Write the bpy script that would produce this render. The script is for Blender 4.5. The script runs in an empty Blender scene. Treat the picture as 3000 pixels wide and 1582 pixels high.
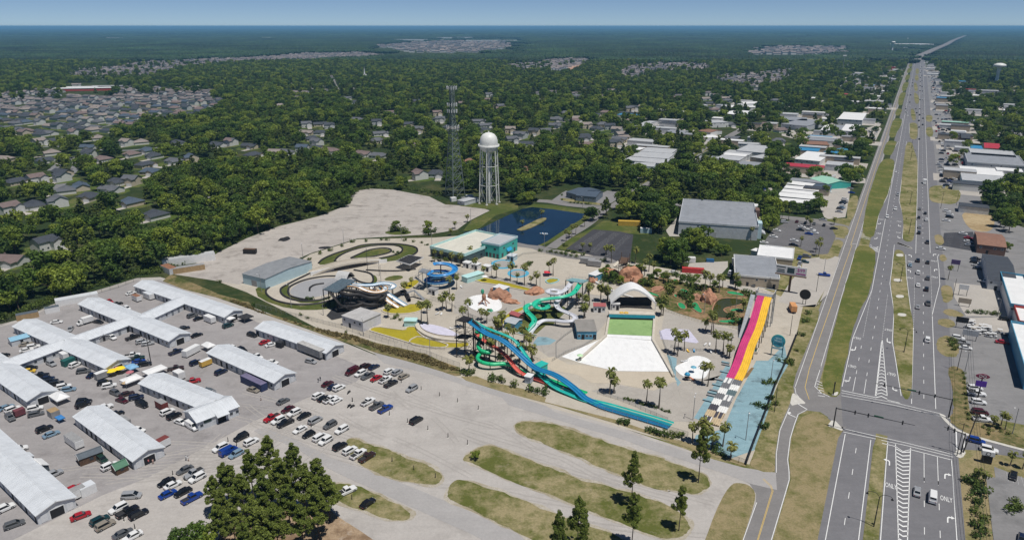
import bpy,bmesh,math,random
import numpy as np
from mathutils import Vector,Matrix,noise as mnoise
random.seed(7)
S = bpy.context.scene
COL = S.collection
R = math.radians
# ------------------------------------------------------------------ camera
CAM_H = 120.0
PITCH = math.atan(714.0 / 2083.0)
cd = bpy.data.cameras.new('camera'); cam = bpy.data.objects.new('camera',cd); COL.objects.link(cam)
cam.location = (0,0,CAM_H); cam.rotation_euler = (math.pi/2 - PITCH,0,0)
cd.sensor_width = 36; cd.lens = 36 * 2083.0 / 3000.0
cd.clip_start = 1; cd.clip_end = 200000
S.camera = cam
S.render.resolution_x = 1024; S.render.resolution_y = 539
# ------------------------------------------------------------------ light
SUN_EL,SUN_AZ = 70.0,-48.0          # azimuth from +X,counter-clockwise
W = bpy.data.worlds.new('World'); S.world = W; W.use_nodes = True
nt = W.node_tree; nt.nodes.clear()
sk = nt.nodes.new('ShaderNodeTexSky'); sk.sky_type = 'NISHITA'; sk.sun_disc = False
sk.sun_elevation = R(SUN_EL); sk.sun_rotation = R(90 - SUN_AZ)
sk.altitude = 800; sk.air_density = 0.42; sk.dust_density = 0.0; sk.ozone_density = 5.0
bg = nt.nodes.new('ShaderNodeBackground'); bg.inputs[1].default_value = 0.072
wo = nt.nodes.new('ShaderNodeOutputWorld')
nt.links.new(sk.outputs[0],bg.inputs[0]); nt.links.new(bg.outputs[0],wo.inputs[0])
sl = bpy.data.lights.new('sun','SUN'); sl.energy = 4.1; sl.angle = R(0.5); sl.color = (1.0,.965,.91)
so = bpy.data.objects.new('sun',sl); COL.objects.link(so)
sd = Vector((math.cos(R(SUN_EL))*math.cos(R(SUN_AZ)),math.cos(R(SUN_EL))*math.sin(R(SUN_AZ)),math.sin(R(SUN_EL))))
so.rotation_euler = sd.to_track_quat('Z','Y').to_euler(); so.location = (0,0,400)
S.view_settings.view_transform = 'Standard'; S.view_settings.look = 'None'
S.view_settings.exposure = 0.0; S.view_settings.gamma = 1
try: S.view_settings.use_curve_mapping = False
except Exception: pass
# ------------------------------------------------------------------ survey: picture point -> place on the ground
F,CX,CY = 2083.0,1500.0,791.0
def P(x,y,z=0.0):
    u,v = x - CX,y - CY
    dn = v*math.cos(PITCH) + F*math.sin(PITCH); fw = F*math.cos(PITCH) - v*math.sin(PITCH)
    t = (CAM_H - z) / dn
    return Vector((u*t,fw*t,z))
VS = dict(R1=(0,780,3.395),R2=(500,780,3.395),R3=(0,1180,3.378),R4=(500,1180,3.378),R5=(1000,1000,3.395),R6=(1300,1180,3.3786),R7=(1900,1180,3.378),R8=(2400,1080,2.705),R9=(700,640,3.0867),R10=(1200,660,3.2333),R11=(1300,880,3.396),R12=(1700,720,3.395),R13=(1750,980,3.395),R14=(2300,700,2.8286),R15=(1900,480,3.573),R16=(1200,380,3.574),R17=(0,60,2.862),R18=(800,60,2.862),R19=(1600,60,3.22),R20=(2300,60,3.394),R21=(0,380,3.233),R22=(600,320,3.394),R23=(1700,280,3.22),R24=(2400,300,2.952),S=(0,0,1.0),F=(0,0,1/1.16465))
def Q(r,x,y,z=0.0):
    a,b,s = VS[r]; return P(a + x/s,b + y/s,z)
def QL(r,pts,z=0.0): return [Q(r,x,y,z) for x,y in pts]
def mix(a,b,t): return a + (b - a)*t
# road frame: s along the highway,t across
RYAW = R(28.589); RSX,RSY = math.sin(RYAW),math.cos(RYAW)
def ST(s,t,z=0.0): return Vector((s*RSX + t*RSY,s*RSY - t*RSX,z))
ROADRZ = math.pi/2 - RYAW         # heading of the highway,from +X
# ------------------------------------------------------------------ materials
MATS = {}
def newmat(name):
    m = bpy.data.materials.new(name); m.use_nodes = True
    n = m.node_tree; b = n.nodes['Principled BSDF']
    return m,n,b
def L(n,a,b): n.links.new(a,b)
def nnode(n,t,**k):
    x = n.nodes.new(t)
    for a,v in k.items(): setattr(x,a,v)
    return x
def pos(n,sc=1.0):
    g = nnode(n,'ShaderNodeNewGeometry'); return g.outputs['Position']
def noise(n,vec,scale,detail=4,rough=.55):
    t = nnode(n,'ShaderNodeTexNoise'); t.inputs['Scale'].default_value = scale; t.inputs['Detail'].default_value = detail
    t.inputs['Roughness'].default_value = rough; L(n,vec,t.inputs['Vector']); return t.outputs['Fac']
def ramp(n,fac,stops):
    r = nnode(n,'ShaderNodeValToRGB'); e = r.color_ramp.elements
    while len(e) < len(stops): e.new(.5)
    for i,(p,c) in enumerate(stops):
        e[i].position = p; e[i].color = (c[0],c[1],c[2],1) if not isinstance(c,(int,float)) else (c,c,c,1)
    L(n,fac,r.inputs[0]); return r.outputs[0]
def mixc(n,fac,a,b,mode='MIX'):
    m = nnode(n,'ShaderNodeMix',data_type='RGBA',blend_type=mode)
    for s,v in ((0,fac),(6,a),(7,b)):
        if isinstance(v,(int,float)): m.inputs[s].default_value = v
        elif isinstance(v,tuple): m.inputs[s].default_value = (*v,1)
        else: L(n,v,m.inputs[s])
    return m.outputs[2]
def stretch(n,vec,rz,sx,sy):
    mp = nnode(n,'ShaderNodeMapping'); mp.inputs['Rotation'].default_value = (0,0,rz); mp.inputs['Scale'].default_value = (sx,sy,1)
    L(n,vec,mp.inputs['Vector']); return mp.outputs[0]
def bump(n,b,fac,dist,strength=.5):
    k = nnode(n,'ShaderNodeBump'); k.inputs['Strength'].default_value = strength; k.inputs['Distance'].default_value = dist
    L(n,fac,k.inputs['Height']); L(n,k.outputs[0],b.inputs['Normal'])
def M(name,c=None,rough=.6,var=.12,scale=.8,metal=0.0,spec=.4,dirt=0.0,coat=0.0):
    """plain painted / sheet / cloth surface with slight mottling and optional dirt"""
    if name in MATS: return MATS[name]
    m,n,b = newmat(name)
    g = nnode(n,'ShaderNodeTexCoord').outputs['Object']
    f = noise(n,g,scale,5)
    lo = tuple(max(0,v*(1-var)) for v in c); hi = tuple(min(1,v*(1+var)) for v in c)
    col = ramp(n,f,[(.3,lo),(.7,hi)])
    if dirt:
        f2 = noise(n,stretch(n,g,0,1,.35),scale*2.3,6,.7)
        k = ramp(n,f2,[(.48,0.0),(.7,dirt)])
        col = mixc(n,k,col,tuple(v*.45 for v in c))
    L(n,col,b.inputs['Base Color'])
    b.inputs['Roughness'].default_value = rough; b.inputs['Metallic'].default_value = metal
    b.inputs['Specular IOR Level'].default_value = spec
    if coat: b.inputs['Coat Weight'].default_value = coat; b.inputs['Coat Roughness'].default_value = .08
    MATS[name] = m; return m
def mat_pave(name,base,dark,streak_rz=None,stain=.5,sc=1.0,light=None,crack=False,rough=.9,oil=None):
    """old asphalt / gravel / concrete with patches, wheel streaks and stains"""
    if name in MATS: return MATS[name]
    m,n,b = newmat(name); p = pos(n)
    big = noise(n,p,.035*sc,4,.6); fine = noise(n,p,1.3*sc,6,.75); mid = noise(n,p,.22*sc,5,.65)
    c = ramp(n,mid,[(.3,tuple(mix(a,d,.30) for a,d in zip(base,dark))),(.5,base),(.72,light or tuple(v*1.12 for v in base))])
    c = mixc(n,ramp(n,big,[(.35,0.0),(.65,.75)]),c,tuple(v*.84 for v in base))
    c = mixc(n,.35,c,ramp(n,fine,[(.25,tuple(v*.62 for v in base)),(.75,tuple(min(1,v*1.35) for v in base))]))
    if streak_rz is not None:
        st = noise(n,stretch(n,p,-streak_rz,.05*sc,.30*sc),1.0,6,.7)
        c = mixc(n,ramp(n,st,[(.47,0.0),(.70,.5)]),c,tuple(mix(a,d,.6) for a,d in zip(base,dark)))
    if stain:
        s2 = noise(n,p,.09*sc,6,.72)
        c = mixc(n,ramp(n,s2,[(.53,0.0),(.68,stain)]),c,dark)
    if oil is not None:
        c = mixc(n,ramp(n,noise(n,stretch(n,p,-oil,.03,.11),1.0,6,.75),[(.54,0.0),(.68,.55)]),c,dark)
    if crack:
        v = nnode(n,'ShaderNodeTexVoronoi',feature='DISTANCE_TO_EDGE'); v.inputs['Scale'].default_value = .14
        wv = mixc(n,.12,p,nnode(n,'ShaderNodeTexNoise').outputs['Color'],'ADD'); L(n,wv,v.inputs['Vector'])
        c = mixc(n,ramp(n,v.outputs['Distance'],[(.0,.28),(.012,0.0)]),c,tuple(v_*.4 for v_ in base))
    L(n,c,b.inputs['Base Color']); b.inputs['Roughness'].default_value = rough; b.inputs['Specular IOR Level'].default_value = .2
    bump(n,b,fine,.04,.35)
    MATS[name] = m; return m
def mat_grass(name,green,dry,bal=.5,sc=1.0,soil=None):
    if name in MATS: return MATS[name]
    m,n,b = newmat(name); p = pos(n)
    a = noise(n,p,.05*sc,5,.65); f = noise(n,p,1.6*sc,6,.8); md = noise(n,p,.3*sc,5,.7)
    s = nnode(n,'ShaderNodeMath',operation='ADD'); L(n,a,s.inputs[0]); L(n,md,s.inputs[1])
    c = ramp(n,s.outputs[0],[(2*bal-.25 if bal < .62 else .99,green),(min(1.,2*bal+.22),dry)]) if False else \
        mixc(n,ramp(n,mixc(n,.45,a,md),[(max(0.,bal-.08),0.0),(min(1.,bal+.08),1.0)]),green,dry)
    c = mixc(n,.45,c,mixc(n,1.0,c,ramp(n,f,[(.25,.35),(.75,1.75)]),'MULTIPLY'))
    if soil: c = mixc(n,ramp(n,noise(n,p,.12*sc,6,.75),[(.6,0.0),(.72,.8)]),c,soil)
    L(n,c,b.inputs['Base Color']); b.inputs['Roughness'].default_value = .95; b.inputs['Specular IOR Level'].default_value = .1
    bump(n,b,f,.12,.6)
    MATS[name] = m; return m
def mat_leaf(name,c1,c2,c3,trans=.25):
    """foliage: each leaf cluster and each tree has its own tone"""
    if name in MATS: return MATS[name]
    m,n,b = newmat(name)
    oi = nnode(n,'ShaderNodeObjectInfo'); g = nnode(n,'ShaderNodeNewGeometry')
    tone = ramp(n,oi.outputs['Random'],[(0.0,c1),(.42,c2),(1.0,c3)])
    v = ramp(n,g.outputs['Random Per Island'],[(0.0,.62),(1.0,1.38)])
    c = mixc(n,1.0,tone,v,'MULTIPLY')
    L(n,c,b.inputs['Base Color']); b.inputs['Roughness'].default_value = .6; b.inputs['Specular IOR Level'].default_value = .25
    tr = nnode(n,'ShaderNodeBsdfTranslucent'); L(n,c,tr.inputs['Color'])
    mx = nnode(n,'ShaderNodeMixShader'); mx.inputs[0].default_value = trans
    out = n.nodes['Material Output']; L(n,b.outputs[0],mx.inputs[1]); L(n,tr.outputs[0],mx.inputs[2]); L(n,mx.outputs[0],out.inputs[0])
    MATS[name] = m; return m
def glassy(name,c,rough=.08):
    if name in MATS: return MATS[name]
    m,n,b = newmat(name)
    g = nnode(n,'ShaderNodeTexCoord').outputs['Object']
    L(n,ramp(n,noise(n,g,2.0),[(.3,tuple(v*.8 for v in c)),(.7,tuple(v*1.2 for v in c))]),b.inputs['Base Color'])
    b.inputs['Roughness'].default_value = rough; b.inputs['Specular IOR Level'].default_value = .6
    MATS[name] = m; return m
# ------------------------------------------------------------------ mesh builder
class MB:
    def __init__(s): s.v = []; s.f = []; s.m = []; s.sm = []
    def add(s,vs,fs,mi=0,smooth=False):
        k = len(s.v); s.v += [tuple(q) for q in vs]
        for f in fs: s.f.append(tuple(i+k for i in f)); s.m.append(mi); s.sm.append(smooth)
        return s
    def poly(s,pts,mi=0): return s.add(pts,[tuple(range(len(pts)))],mi)
    def hexa(s,b,t,mi=0):
        return s.add(list(b)+list(t),[(3,2,1,0),(4,5,6,7),(0,1,5,4),(1,2,6,5),(2,3,7,6),(3,0,4,7)],mi)
    def box(s,c,sz,rz=0,mi=0,taper=1.0):
        ca,sa = math.cos(rz),math.sin(rz); hx,hy,hz = sz[0]/2,sz[1]/2,sz[2]/2
        def q(x,y,z): return (c[0]+x*ca-y*sa,c[1]+x*sa+y*ca,c[2]+z)
        lo = [q(-hx,-hy,-hz),q(hx,-hy,-hz),q(hx,hy,-hz),q(-hx,hy,-hz)]
        hi = [q(-hx*taper,-hy*taper,hz),q(hx*taper,-hy*taper,hz),q(hx*taper,hy*taper,hz),q(-hx*taper,hy*taper,hz)]
        return s.hexa(lo,hi,mi)
    def prism(s,pts,z0,z1,mi=0,cap=True):
        n = len(pts); vs = [(p[0],p[1],z0) for p in pts] + [(p[0],p[1],z1) for p in pts]
        fs = [(i,(i+1) % n,n+(i+1) % n,n+i) for i in range(n)]
        if cap: fs += [tuple(range(n,2*n)),tuple(range(n-1,-1,-1))]
        return s.add(vs,fs,mi)
    def bar(s,a,b,r,n=6,mi=0,r2=None,smooth=True):
        a,b = Vector(a),Vector(b); d = b-a
        if d.length < 1e-6: return s
        q = d.to_track_quat('Z','Y'); r2 = r if r2 is None else r2; vs = []
        for p,rr in ((a,r),(b,r2)):
            for i in range(n):
                an = 2*math.pi*i/n + math.pi/n; vs.append(p + q @ Vector((rr*math.cos(an),rr*math.sin(an),0)))
        fs = [(i,(i+1) % n,n+(i+1) % n,n+i) for i in range(n)]
        s.add(vs,fs,mi,smooth and n > 4); s.add([vs[i] for i in range(n)],[tuple(range(n-1,-1,-1))],mi); s.add(vs[n:],[tuple(range(n))],mi)
        return s
    def tube(s,pts,r,n=8,mi=0,closed=False,smooth=True):
        return s.sweep(pts,[(r*math.cos(2*math.pi*i/n),r*math.sin(2*math.pi*i/n)) for i in range(n)],True,mi,closed,smooth)
    def sweep(s,pts,prof,pclosed=False,mi=0,closed=False,smooth=True):
        """prof: (across, up) pairs carried along pts with up staying upright"""
        pts = [Vector(p) for p in pts]; N = len(pts); k = len(prof); vs = []
        for i,p in enumerate(pts):
            a = pts[i-1] if (i or closed) else p; b = pts[(i+1) % N] if (i < N-1 or closed) else p
            t = (b-a).normalized(); side = t.cross(Vector((0,0,1)))
            side = side.normalized() if side.length > 1e-4 else Vector((1,0,0)); up = side.cross(t).normalized()
            vs += [p + side*x + up*y for x,y in prof]
        fs = []
        for i in range(N if closed else N-1):
            j = (i+1) % N
            for a in range(k if pclosed else k-1):
                b = (a+1) % k; fs.append((i*k+a,i*k+b,j*k+b,j*k+a))
        return s.add(vs,fs,mi,smooth)
    def lathe(s,prof,c,n=16,mi=0,smooth=True):
        k = len(prof); vs = []
        for i in range(n):
            an = 2*math.pi*i/n; vs += [(c[0]+r*math.cos(an),c[1]+r*math.sin(an),c[2]+z) for r,z in prof]
        fs = [(i*k+a,((i+1) % n)*k+a,((i+1) % n)*k+a+1,i*k+a+1) for i in range(n) for a in range(k-1)]
        return s.add(vs,fs,mi,smooth)
    def mesh(s,name,mats=()):
        me = bpy.data.meshes.new(name); me.from_pydata(s.v,[],s.f)
        for m in (mats if isinstance(mats,(list,tuple)) else [mats]): me.materials.append(m)
        me.polygons.foreach_set('material_index',s.m); me.polygons.foreach_set('use_smooth',s.sm); me.update()
        return me
    def obj(s,name,mat,parent=None,clean=False):
        me = s.mesh(name,mat)
        if clean:
            bm = bmesh.new(); bm.from_mesh(me); bmesh.ops.recalc_face_normals(bm,faces=bm.faces); bm.to_mesh(me); bm.free()
        return link(name,me,parent)
def link(name,data,parent=None,loc=None,rz=None):
    o = bpy.data.objects.new(name,data); COL.objects.link(o)
    if parent is not None: o.parent = parent
    if loc is not None: o.location = loc
    if rz is not None: o.rotation_euler = (0,0,rz)
    return o
def thing(name,label,cat,loc=(0,0,0),rz=0.0,group=None):
    o = link(name,None,None,loc,rz); o.empty_display_size = .5
    return tag(o,label,cat,group)
def tag(o,label=None,cat=None,group=None,kind=None):
    if label: o['label'] = label
    if cat: o['category'] = cat
    if group: o['group'] = group
    if kind: o['kind'] = kind
    return o
def struct(o): o['kind'] = 'structure'; return o
def stuff(o,label=None,cat=None): return tag(o,label,cat,kind='stuff')
def copy_tree(o,parent=None):
    c = o.copy(); COL.objects.link(c); c.parent = parent
    for ch in o.children: copy_tree(ch,c)
    return c
def tri_fill(pts,z):
    """flat sheet from an outline that may be concave"""
    bm = bmesh.new(); vs = [bm.verts.new((p[0],p[1],z)) for p in pts]
    es = [bm.edges.new((vs[i],vs[(i+1) % len(vs)])) for i in range(len(vs))]
    bmesh.ops.triangle_fill(bm,use_beauty=True,use_dissolve=False,edges=es)
    for f in bm.faces:
        if f.normal.z < 0: f.normal_flip()
    return bm
def sheet(name,pts,z,mat,parent=None):
    bm = tri_fill(pts,z); me = bpy.data.meshes.new(name); bm.to_mesh(me); bm.free(); me.materials.append(mat)
    return link(name,me,parent)
def rounded(pts,it=2):
    """corner cutting of a closed outline"""
    for _ in range(it):
        q = []
        for i in range(len(pts)):
            a,b = pts[i],pts[(i+1) % len(pts)]; q += [mix(a,b,.25),mix(a,b,.75)]
        pts = q
    return pts
def smooth_line(pts,n=6,closed=False):
    """Catmull-Rom through pts"""
    pts = [Vector(p) for p in pts]; N = len(pts); out = []
    for i in range(N if closed else N-1):
        if closed: a,b,c,d = (pts[(i+k) % N] for k in (-1,0,1,2))
        else: a,b,c,d = pts[max(i-1,0)],pts[i],pts[i+1],pts[min(i+2,N-1)]
        for k in range(n):
            t = k/n; out.append(.5*((2*b)+(c-a)*t+(2*a-5*b+4*c-d)*t*t+(3*b-a-3*c+d)*t**3))
    if not closed: out.append(pts[-1])
    return out
def ribbon_pts(line,w,z):
    """left and right rims of a band of width w along line"""
    l,r = [],[]
    for i,p in enumerate(line):
        a,b = line[max(i-1,0)],line[min(i+1,len(line)-1)]; t = (b-a); t.z = 0; t.normalize(); s = Vector((t.y,-t.x,0))
        l.append(Vector((*(p - s*w/2)[:2],z))); r.append(Vector((*(p + s*w/2)[:2],z)))
    return l,r
def ribbon(mb,line,w,z,mi=0):
    l,r = ribbon_pts(line,w,z); n = len(l)
    mb.add(l + r,[(i,n+i,n+i+1,i+1) for i in range(n-1)],mi)
def inside(p,poly):
    c = False; j = len(poly)-1
    for i in range(len(poly)):
        a,b = poly[i],poly[j]
        if (a[1] > p[1]) != (b[1] > p[1]) and p[0] < (b[0]-a[0])*(p[1]-a[1])/(b[1]-a[1])+a[0]: c = not c
        j = i
    return c
ORD = ['first','second','third','fourth','fifth','sixth','seventh','eighth','ninth','tenth','eleventh','twelfth','thirteenth','fourteenth','fifteenth','sixteenth','seventeenth','eighteenth','nineteenth','twentieth']
def ordn(i): return ORD[i] if i < 20 else ('%d%s' % (i+1,{1:'st',2:'nd',3:'rd'}.get((i+1) % 10,'th')))
# ================================================================== ground,lots,roads
TAN = (.36,.315,.265)
g_floor = mat_grass('forest_floor',(.028,.045,.014),(.085,.085,.035),.56,.5)
g_lawn = mat_grass('lawn',(.070,.092,.022),(.15,.14,.05),.55)
g_isl = mat_grass('island_grass',(.10,.112,.028),(.29,.245,.135),.505,1.0,(.33,.28,.21))
g_dry = mat_grass('dry_verge',(.13,.13,.045),(.27,.22,.12),.46,1.2)
g_green = mat_grass('mown_verge',(.092,.112,.026),(.19,.17,.06),.54,1.0)
g_weed = mat_grass('weeds',(.07,.085,.025),(.25,.19,.10),.5,2.0,(.33,.27,.19))
g_needle = mat_grass('pine_straw',(.20,.135,.085),(.36,.265,.175),.5,1.5,(.44,.38,.32))
p_gravel = mat_pave('gravel_lot',(.435,.408,.38),(.25,.23,.215),R(37),.45,1.0,(.51,.48,.45))
p_market = mat_pave('market_lot',(.318,.300,.296),(.175,.163,.16),R(37),.55,1.0,(.385,.365,.358))
p_lane = mat_pave('lane_asphalt',(.37,.355,.345),(.27,.26,.255),R(37),.2,1.0)
p_old = mat_pave('cracked_lot',(.43,.395,.36),(.15,.13,.115),None,.6,1.1,(.50,.46,.42),True,.9,R(25))
p_conc = mat_pave('park_concrete',(.47,.425,.355),(.30,.26,.21),None,.35,1.2,(.55,.50,.43),True)
p_deck = mat_pave('pool_deck',(.40,.37,.33),(.27,.245,.22),None,.4,1.5,(.46,.43,.385),True)
p_sand = mat_pave('beach_concrete',(.52,.455,.36),(.40,.34,.26),None,.3,1.5)
p_asph = mat_pave('road_asphalt',(.180,.177,.186),(.11,.11,.117),ROADRZ,.25,1.0,(.22,.215,.224))
p_asph2 = mat_pave('frontage_asphalt',(.225,.215,.21),(.14,.135,.13),ROADRZ,.3,1.0,(.27,.26,.25))
p_lot = mat_pave('commercial_lot',(.24,.235,.235),(.12,.12,.12),ROADRZ,.6,.8,(.28,.27,.265))
p_pale = mat_pave('pale_concrete_lot',(.43,.40,.36),(.27,.25,.23),None,.4,.8)
p_dark = mat_pave('sealed_asphalt',(.06,.06,.068),(.03,.03,.035),None,.3,.8,(.08,.08,.085))
p_curb = M('kerb_concrete',(.55,.53,.48),.85,.1)
paint = M('road_paint',(.74,.74,.72),.7,.14,3.0)
paint_y = M('road_paint_yellow',(.60,.42,.12),.7,.14,3.0)

NOTREE = []          # outlines where no wood grows
def lot(name,pts,z,mat,keep=True,parent=None):
    o = sheet(name,pts,z,mat,parent)
    if parent is None: struct(o)
    if keep: NOTREE.append([(p[0],p[1]) for p in pts])
    return o
def QQ(*segs):
    out = []
    for r,pts in segs: out += QL(r,pts)
    return out
# base terrain to the horizon: ring grid so that it stays one sheet
gm = MB(); rings = [0,300,900,2500,7000,20000,60000,110000]; NA = 48
vs = [(0,400,0)]
for r_ in rings[1:]: vs += [(r_*math.cos(2*math.pi*i/NA),400 + r_*math.sin(2*math.pi*i/NA),0) for i in range(NA)]
fs = [(0,1+i,1+(i+1) % NA) for i in range(NA)]
for k in range(len(rings)-2):
    a = 1+k*NA; fs += [(a+i,a+NA+i,a+NA+(i+1) % NA,a+(i+1) % NA) for i in range(NA)]
gm.add(vs,fs); struct(gm.obj('ground',g_floor))

lot('roadside_grass',QL('S',[(2250,720),(2420,640),(2900,640),(3500,900),(4200,2600),(1400,2600),(1800,1330),(2200,1000)]),.01,g_isl,False)
market_pts = QQ(('S',[(-420,1010),(-60,965),(60,935),(150,893),(280,852),(400,815),(470,812),(560,838),(700,885),(950,980),(1100,1040),(1340,1092),(1700,1212),(2000,1312),(2185,1380),(2262,1425),(2200,1570),(2120,1780),(1500,2400),(0,2400),(-900,1800)]))
lot('gravel_lot',market_pts,.02,p_gravel)
lot('market_yard',QQ(('S',[(-400,1020),(-60,972),(60,942),(150,900),(280,860),(400,822),(470,820),(700,920),(950,1028),(1085,1085),(1040,1120),(900,1165),(740,1235),(600,1310),(430,1400),(300,1450),(150,1525),(0,1600),(-300,1800),(-800,1700)])),.035,p_market)
lane = QQ(('R4',[(900,235),(1290,385),(1620,560),(2027,690)]),('R6',[(0,960),(440,1160),(850,1358),(1200,1560),(1000,1750),(700,1560),(370,1340),(0,1175)]),('R4',[(2027,865),(1700,720),(1490,610),(1200,420),(800,290)]))
lot('lot_lane',rounded(lane,1),.05,p_lane)
lot('fence_lane',QQ(('R5',[(300,90),(900,270),(1400,440),(2037,640)]),('R6',[(1100,90),(1700,260),(2365,470)]),('R7',[(500,520),(940,640),(1260,690),(1270,860),(1010,800),(860,740),(450,600),(0,455)]),('R6',[(1800,370),(1300,220),(640,20)]),('R5',[(1600,560),(900,330),(420,215)])),.05,p_lane)
islands = [
 ('R6',[(695,230),(720,195),(800,182),(900,182),(1060,205),(1300,280),(1600,380),(1900,480),(2200,560)],'R7',[(130,560),(350,625),(500,680),(580,720),(608,780),(600,830),(560,870),(480,905),(330,880),(160,850)],'R6',[(2237,880),(2000,820),(1760,720),(1480,610),(1200,480),(960,395),(850,350),(750,310)]),
 ('R6',[(190,560),(240,500),(390,420),(520,430),(700,510),(1000,620),(1300,740),(1500,800),(1850,880),(2100,970)],'R7',[(0,945),(150,990),(240,1050),(330,1100),(400,1180),(410,1240),(370,1300),(280,1340),(130,1340),(0,1300)],'R6',[(1900,1240),(1500,1100),(1200,970),(900,850),(620,760),(400,650),(250,590)]),
 ('R6',[(40,880),(100,780),(200,760),(420,830),(700,930),(1000,1050),(1300,1180),(1600,1270),(1800,1358),(2000,1480),(1900,1560),(1500,1600),(1150,1500)],'R6',[(870,1345),(600,1220),(440,1145),(200,1020),(30,950)]),
 ('R5',[(50,980),(150,965),(280,1030),(420,1060),(560,1110),(640,1150),(780,1200),(900,1240),(980,1300),(1010,1358),(960,1430),(820,1420)],'R5',[(480,1360),(300,1280),(150,1200),(70,1080)]),
 ('F',[(830,1215),(900,1222),(960,1250),(1030,1285),(1036,1300),(1000,1314),(930,1290),(850,1262),(828,1240)]),
]
g_worn = mat_grass('worn_soil',(.30,.26,.18),(.42,.385,.33),.5,1.5)
for isl in islands:
    pts = []
    for i in range(0,len(isl),2): pts += QL(isl[i],isl[i+1])
    pts = rounded(pts,2)
    fine_ = []
    for i in range(len(pts)):
        a,b = pts[i],pts[(i+1) % len(pts)]; k = max(1,int((b-a).length/1.2)); fine_ += [mix(a,b,j/k) for j in range(k)]
    SGN = 1 if sum(a.x*b.y-b.x*a.y for a,b in zip(fine_,fine_[1:]+fine_[:1])) > 0 else -1
    for nm,off,z,m in (('worn_edge',1.5,.058,g_worn),('grass_island',0,.068,g_isl)):
        q = []
        for i,p in enumerate(fine_):
            t = fine_[(i+1) % len(fine_)]-fine_[i-1]; s_ = Vector((t.y,-t.x,0)).normalized();
            q.append(p + s_*SGN*(off*.5 + (1.0 if off else .8)*mnoise.noise(Vector((p.x*.22,p.y*.22,off)))+.35*mnoise.noise(Vector((p.x*.9,p.y*.9,off)))))
        lot(nm,q,z,m)
lot('pine_straw_bed',rounded(QQ(('F',[(560,1330),(620,1280),(720,1255),(810,1265),(850,1300),(900,1330),(960,1372),(1000,1440),(700,1560),(520,1500),(530,1400)])),2),.065,g_needle)
# weedy bank between market and water park,and the verge further along the fence
lot('weedy_bank',QQ(('R2',[(0,80),(300,200),(480,280),(780,360),(850,440),(1100,510),(1350,590),(1560,640),(1800,680),(2037,760)]),('R5',[(560,60),(850,130),(1000,200),(1180,260),(1190,340),(1130,345),(1000,300),(700,210),(400,130)]),('R2',[(2037,860),(1850,790),(1560,700),(1400,640),(1000,500),(800,430),(450,310),(130,230),(-80,150)])),.08,g_weed)
lot('fence_verge',QQ(('R5',[(1190,350),(1340,345),(1480,400),(1800,470),(2037,560)]),('R6',[(1000,-10),(1700,165),(2365,390)]),('R7',[(200,330),(540,450),(960,600),(960,630),(540,500),(0,310)]),('R6',[(1700,205),(1050,10)]),('R5',[(2037,615),(1600,500),(1240,390)])),.08,g_dry)

# ---- water park paving
park = QQ(('F',[(500,690),(620,735),(720,785),(830,842),(1000,915),(1160,962),(1560,1075),(1885,1168),(1990,900),(2020,770),(1950,740),(1900,715),(1700,680),(1480,640),(1300,615),(1200,590),(1090,598),(900,602),(780,640),(700,690)]))
lot('park_paving',park,.03,p_conc)
lot('empty_lot',QQ(('F',[(436,690),(520,650),(620,600),(700,570),(800,545),(865,520),(882,512),(880,490),(900,480),(930,475),(990,478),(1080,495),(1120,515),(1200,520),(1232,530),(1180,556),(1150,578),(1080,590),(900,600),(780,638),(640,700),(600,716),(540,706)])),.045,p_old)
# ---- highway
hw = MB()
def band(mb,s0,s1,t0,t1,z,mi=0): mb.add([ST(s0,t0,z),ST(s0,t1,z),ST(s1,t1,z),ST(s1,t0,z)],[(0,1,2,3)],mi)
band(hw,40,224,-2.9,7.2,.02); band(hw,40,224,10.4,29.2,.02); band(hw,224,3120,-7.0,31,.02)
hw.poly([*QL('S',[(2397,1215),(2440,1130),(2470,1135),(2480,1260),(2430,1262)])]) if False else None
# far bend over the bridge
far = [ST(3080,12),Q('R20',1330,375),Q('R20',1420,345),Q('R20',1540,290),Q('R20',1600,262),Q('R20',1660,225),Q('R20',1700,205),Q('R20',1790,165)]
highway = struct(hw.obj('highway',p_asph)); NOTREE.append([(p.x,p.y) for p in (ST(40,-8),ST(40,31),ST(3100,31),ST(3100,-8))])
l_,r_ = ribbon_pts(smooth_line(far,4),90,0); NOTREE.append([(p.x,p.y) for p in l_ + r_[::-1]])
NOTREE.append([(p.x,p.y) for p in QL('R20',[(1380,430),(1325,380),(1420,335),(1600,253),(1800,155),(1800,205),(1640,305),(1480,395),(1425,450)])])
ov = MB(); ov.sweep([Vector((p.x,p.y,min(14,.1+i*1.6))) for i,p in enumerate(smooth_line(far,4))],[(-15,-3),(-15,1),(-14,1),(-14,0),(14,0),(14,1),(15,1),(15,-3)],smooth=False)
struct(ov.obj('highway_overpass',p_asph2))
fr = MB()
band(fr,243,3000,-20.7,-12.3,.025)
frontage = struct(fr.obj('frontage_road',p_asph2)); NOTREE.append([(p.x,p.y) for p in (ST(225,-26),ST(225,-6),ST(3000,-6),ST(3000,-26))])
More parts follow.
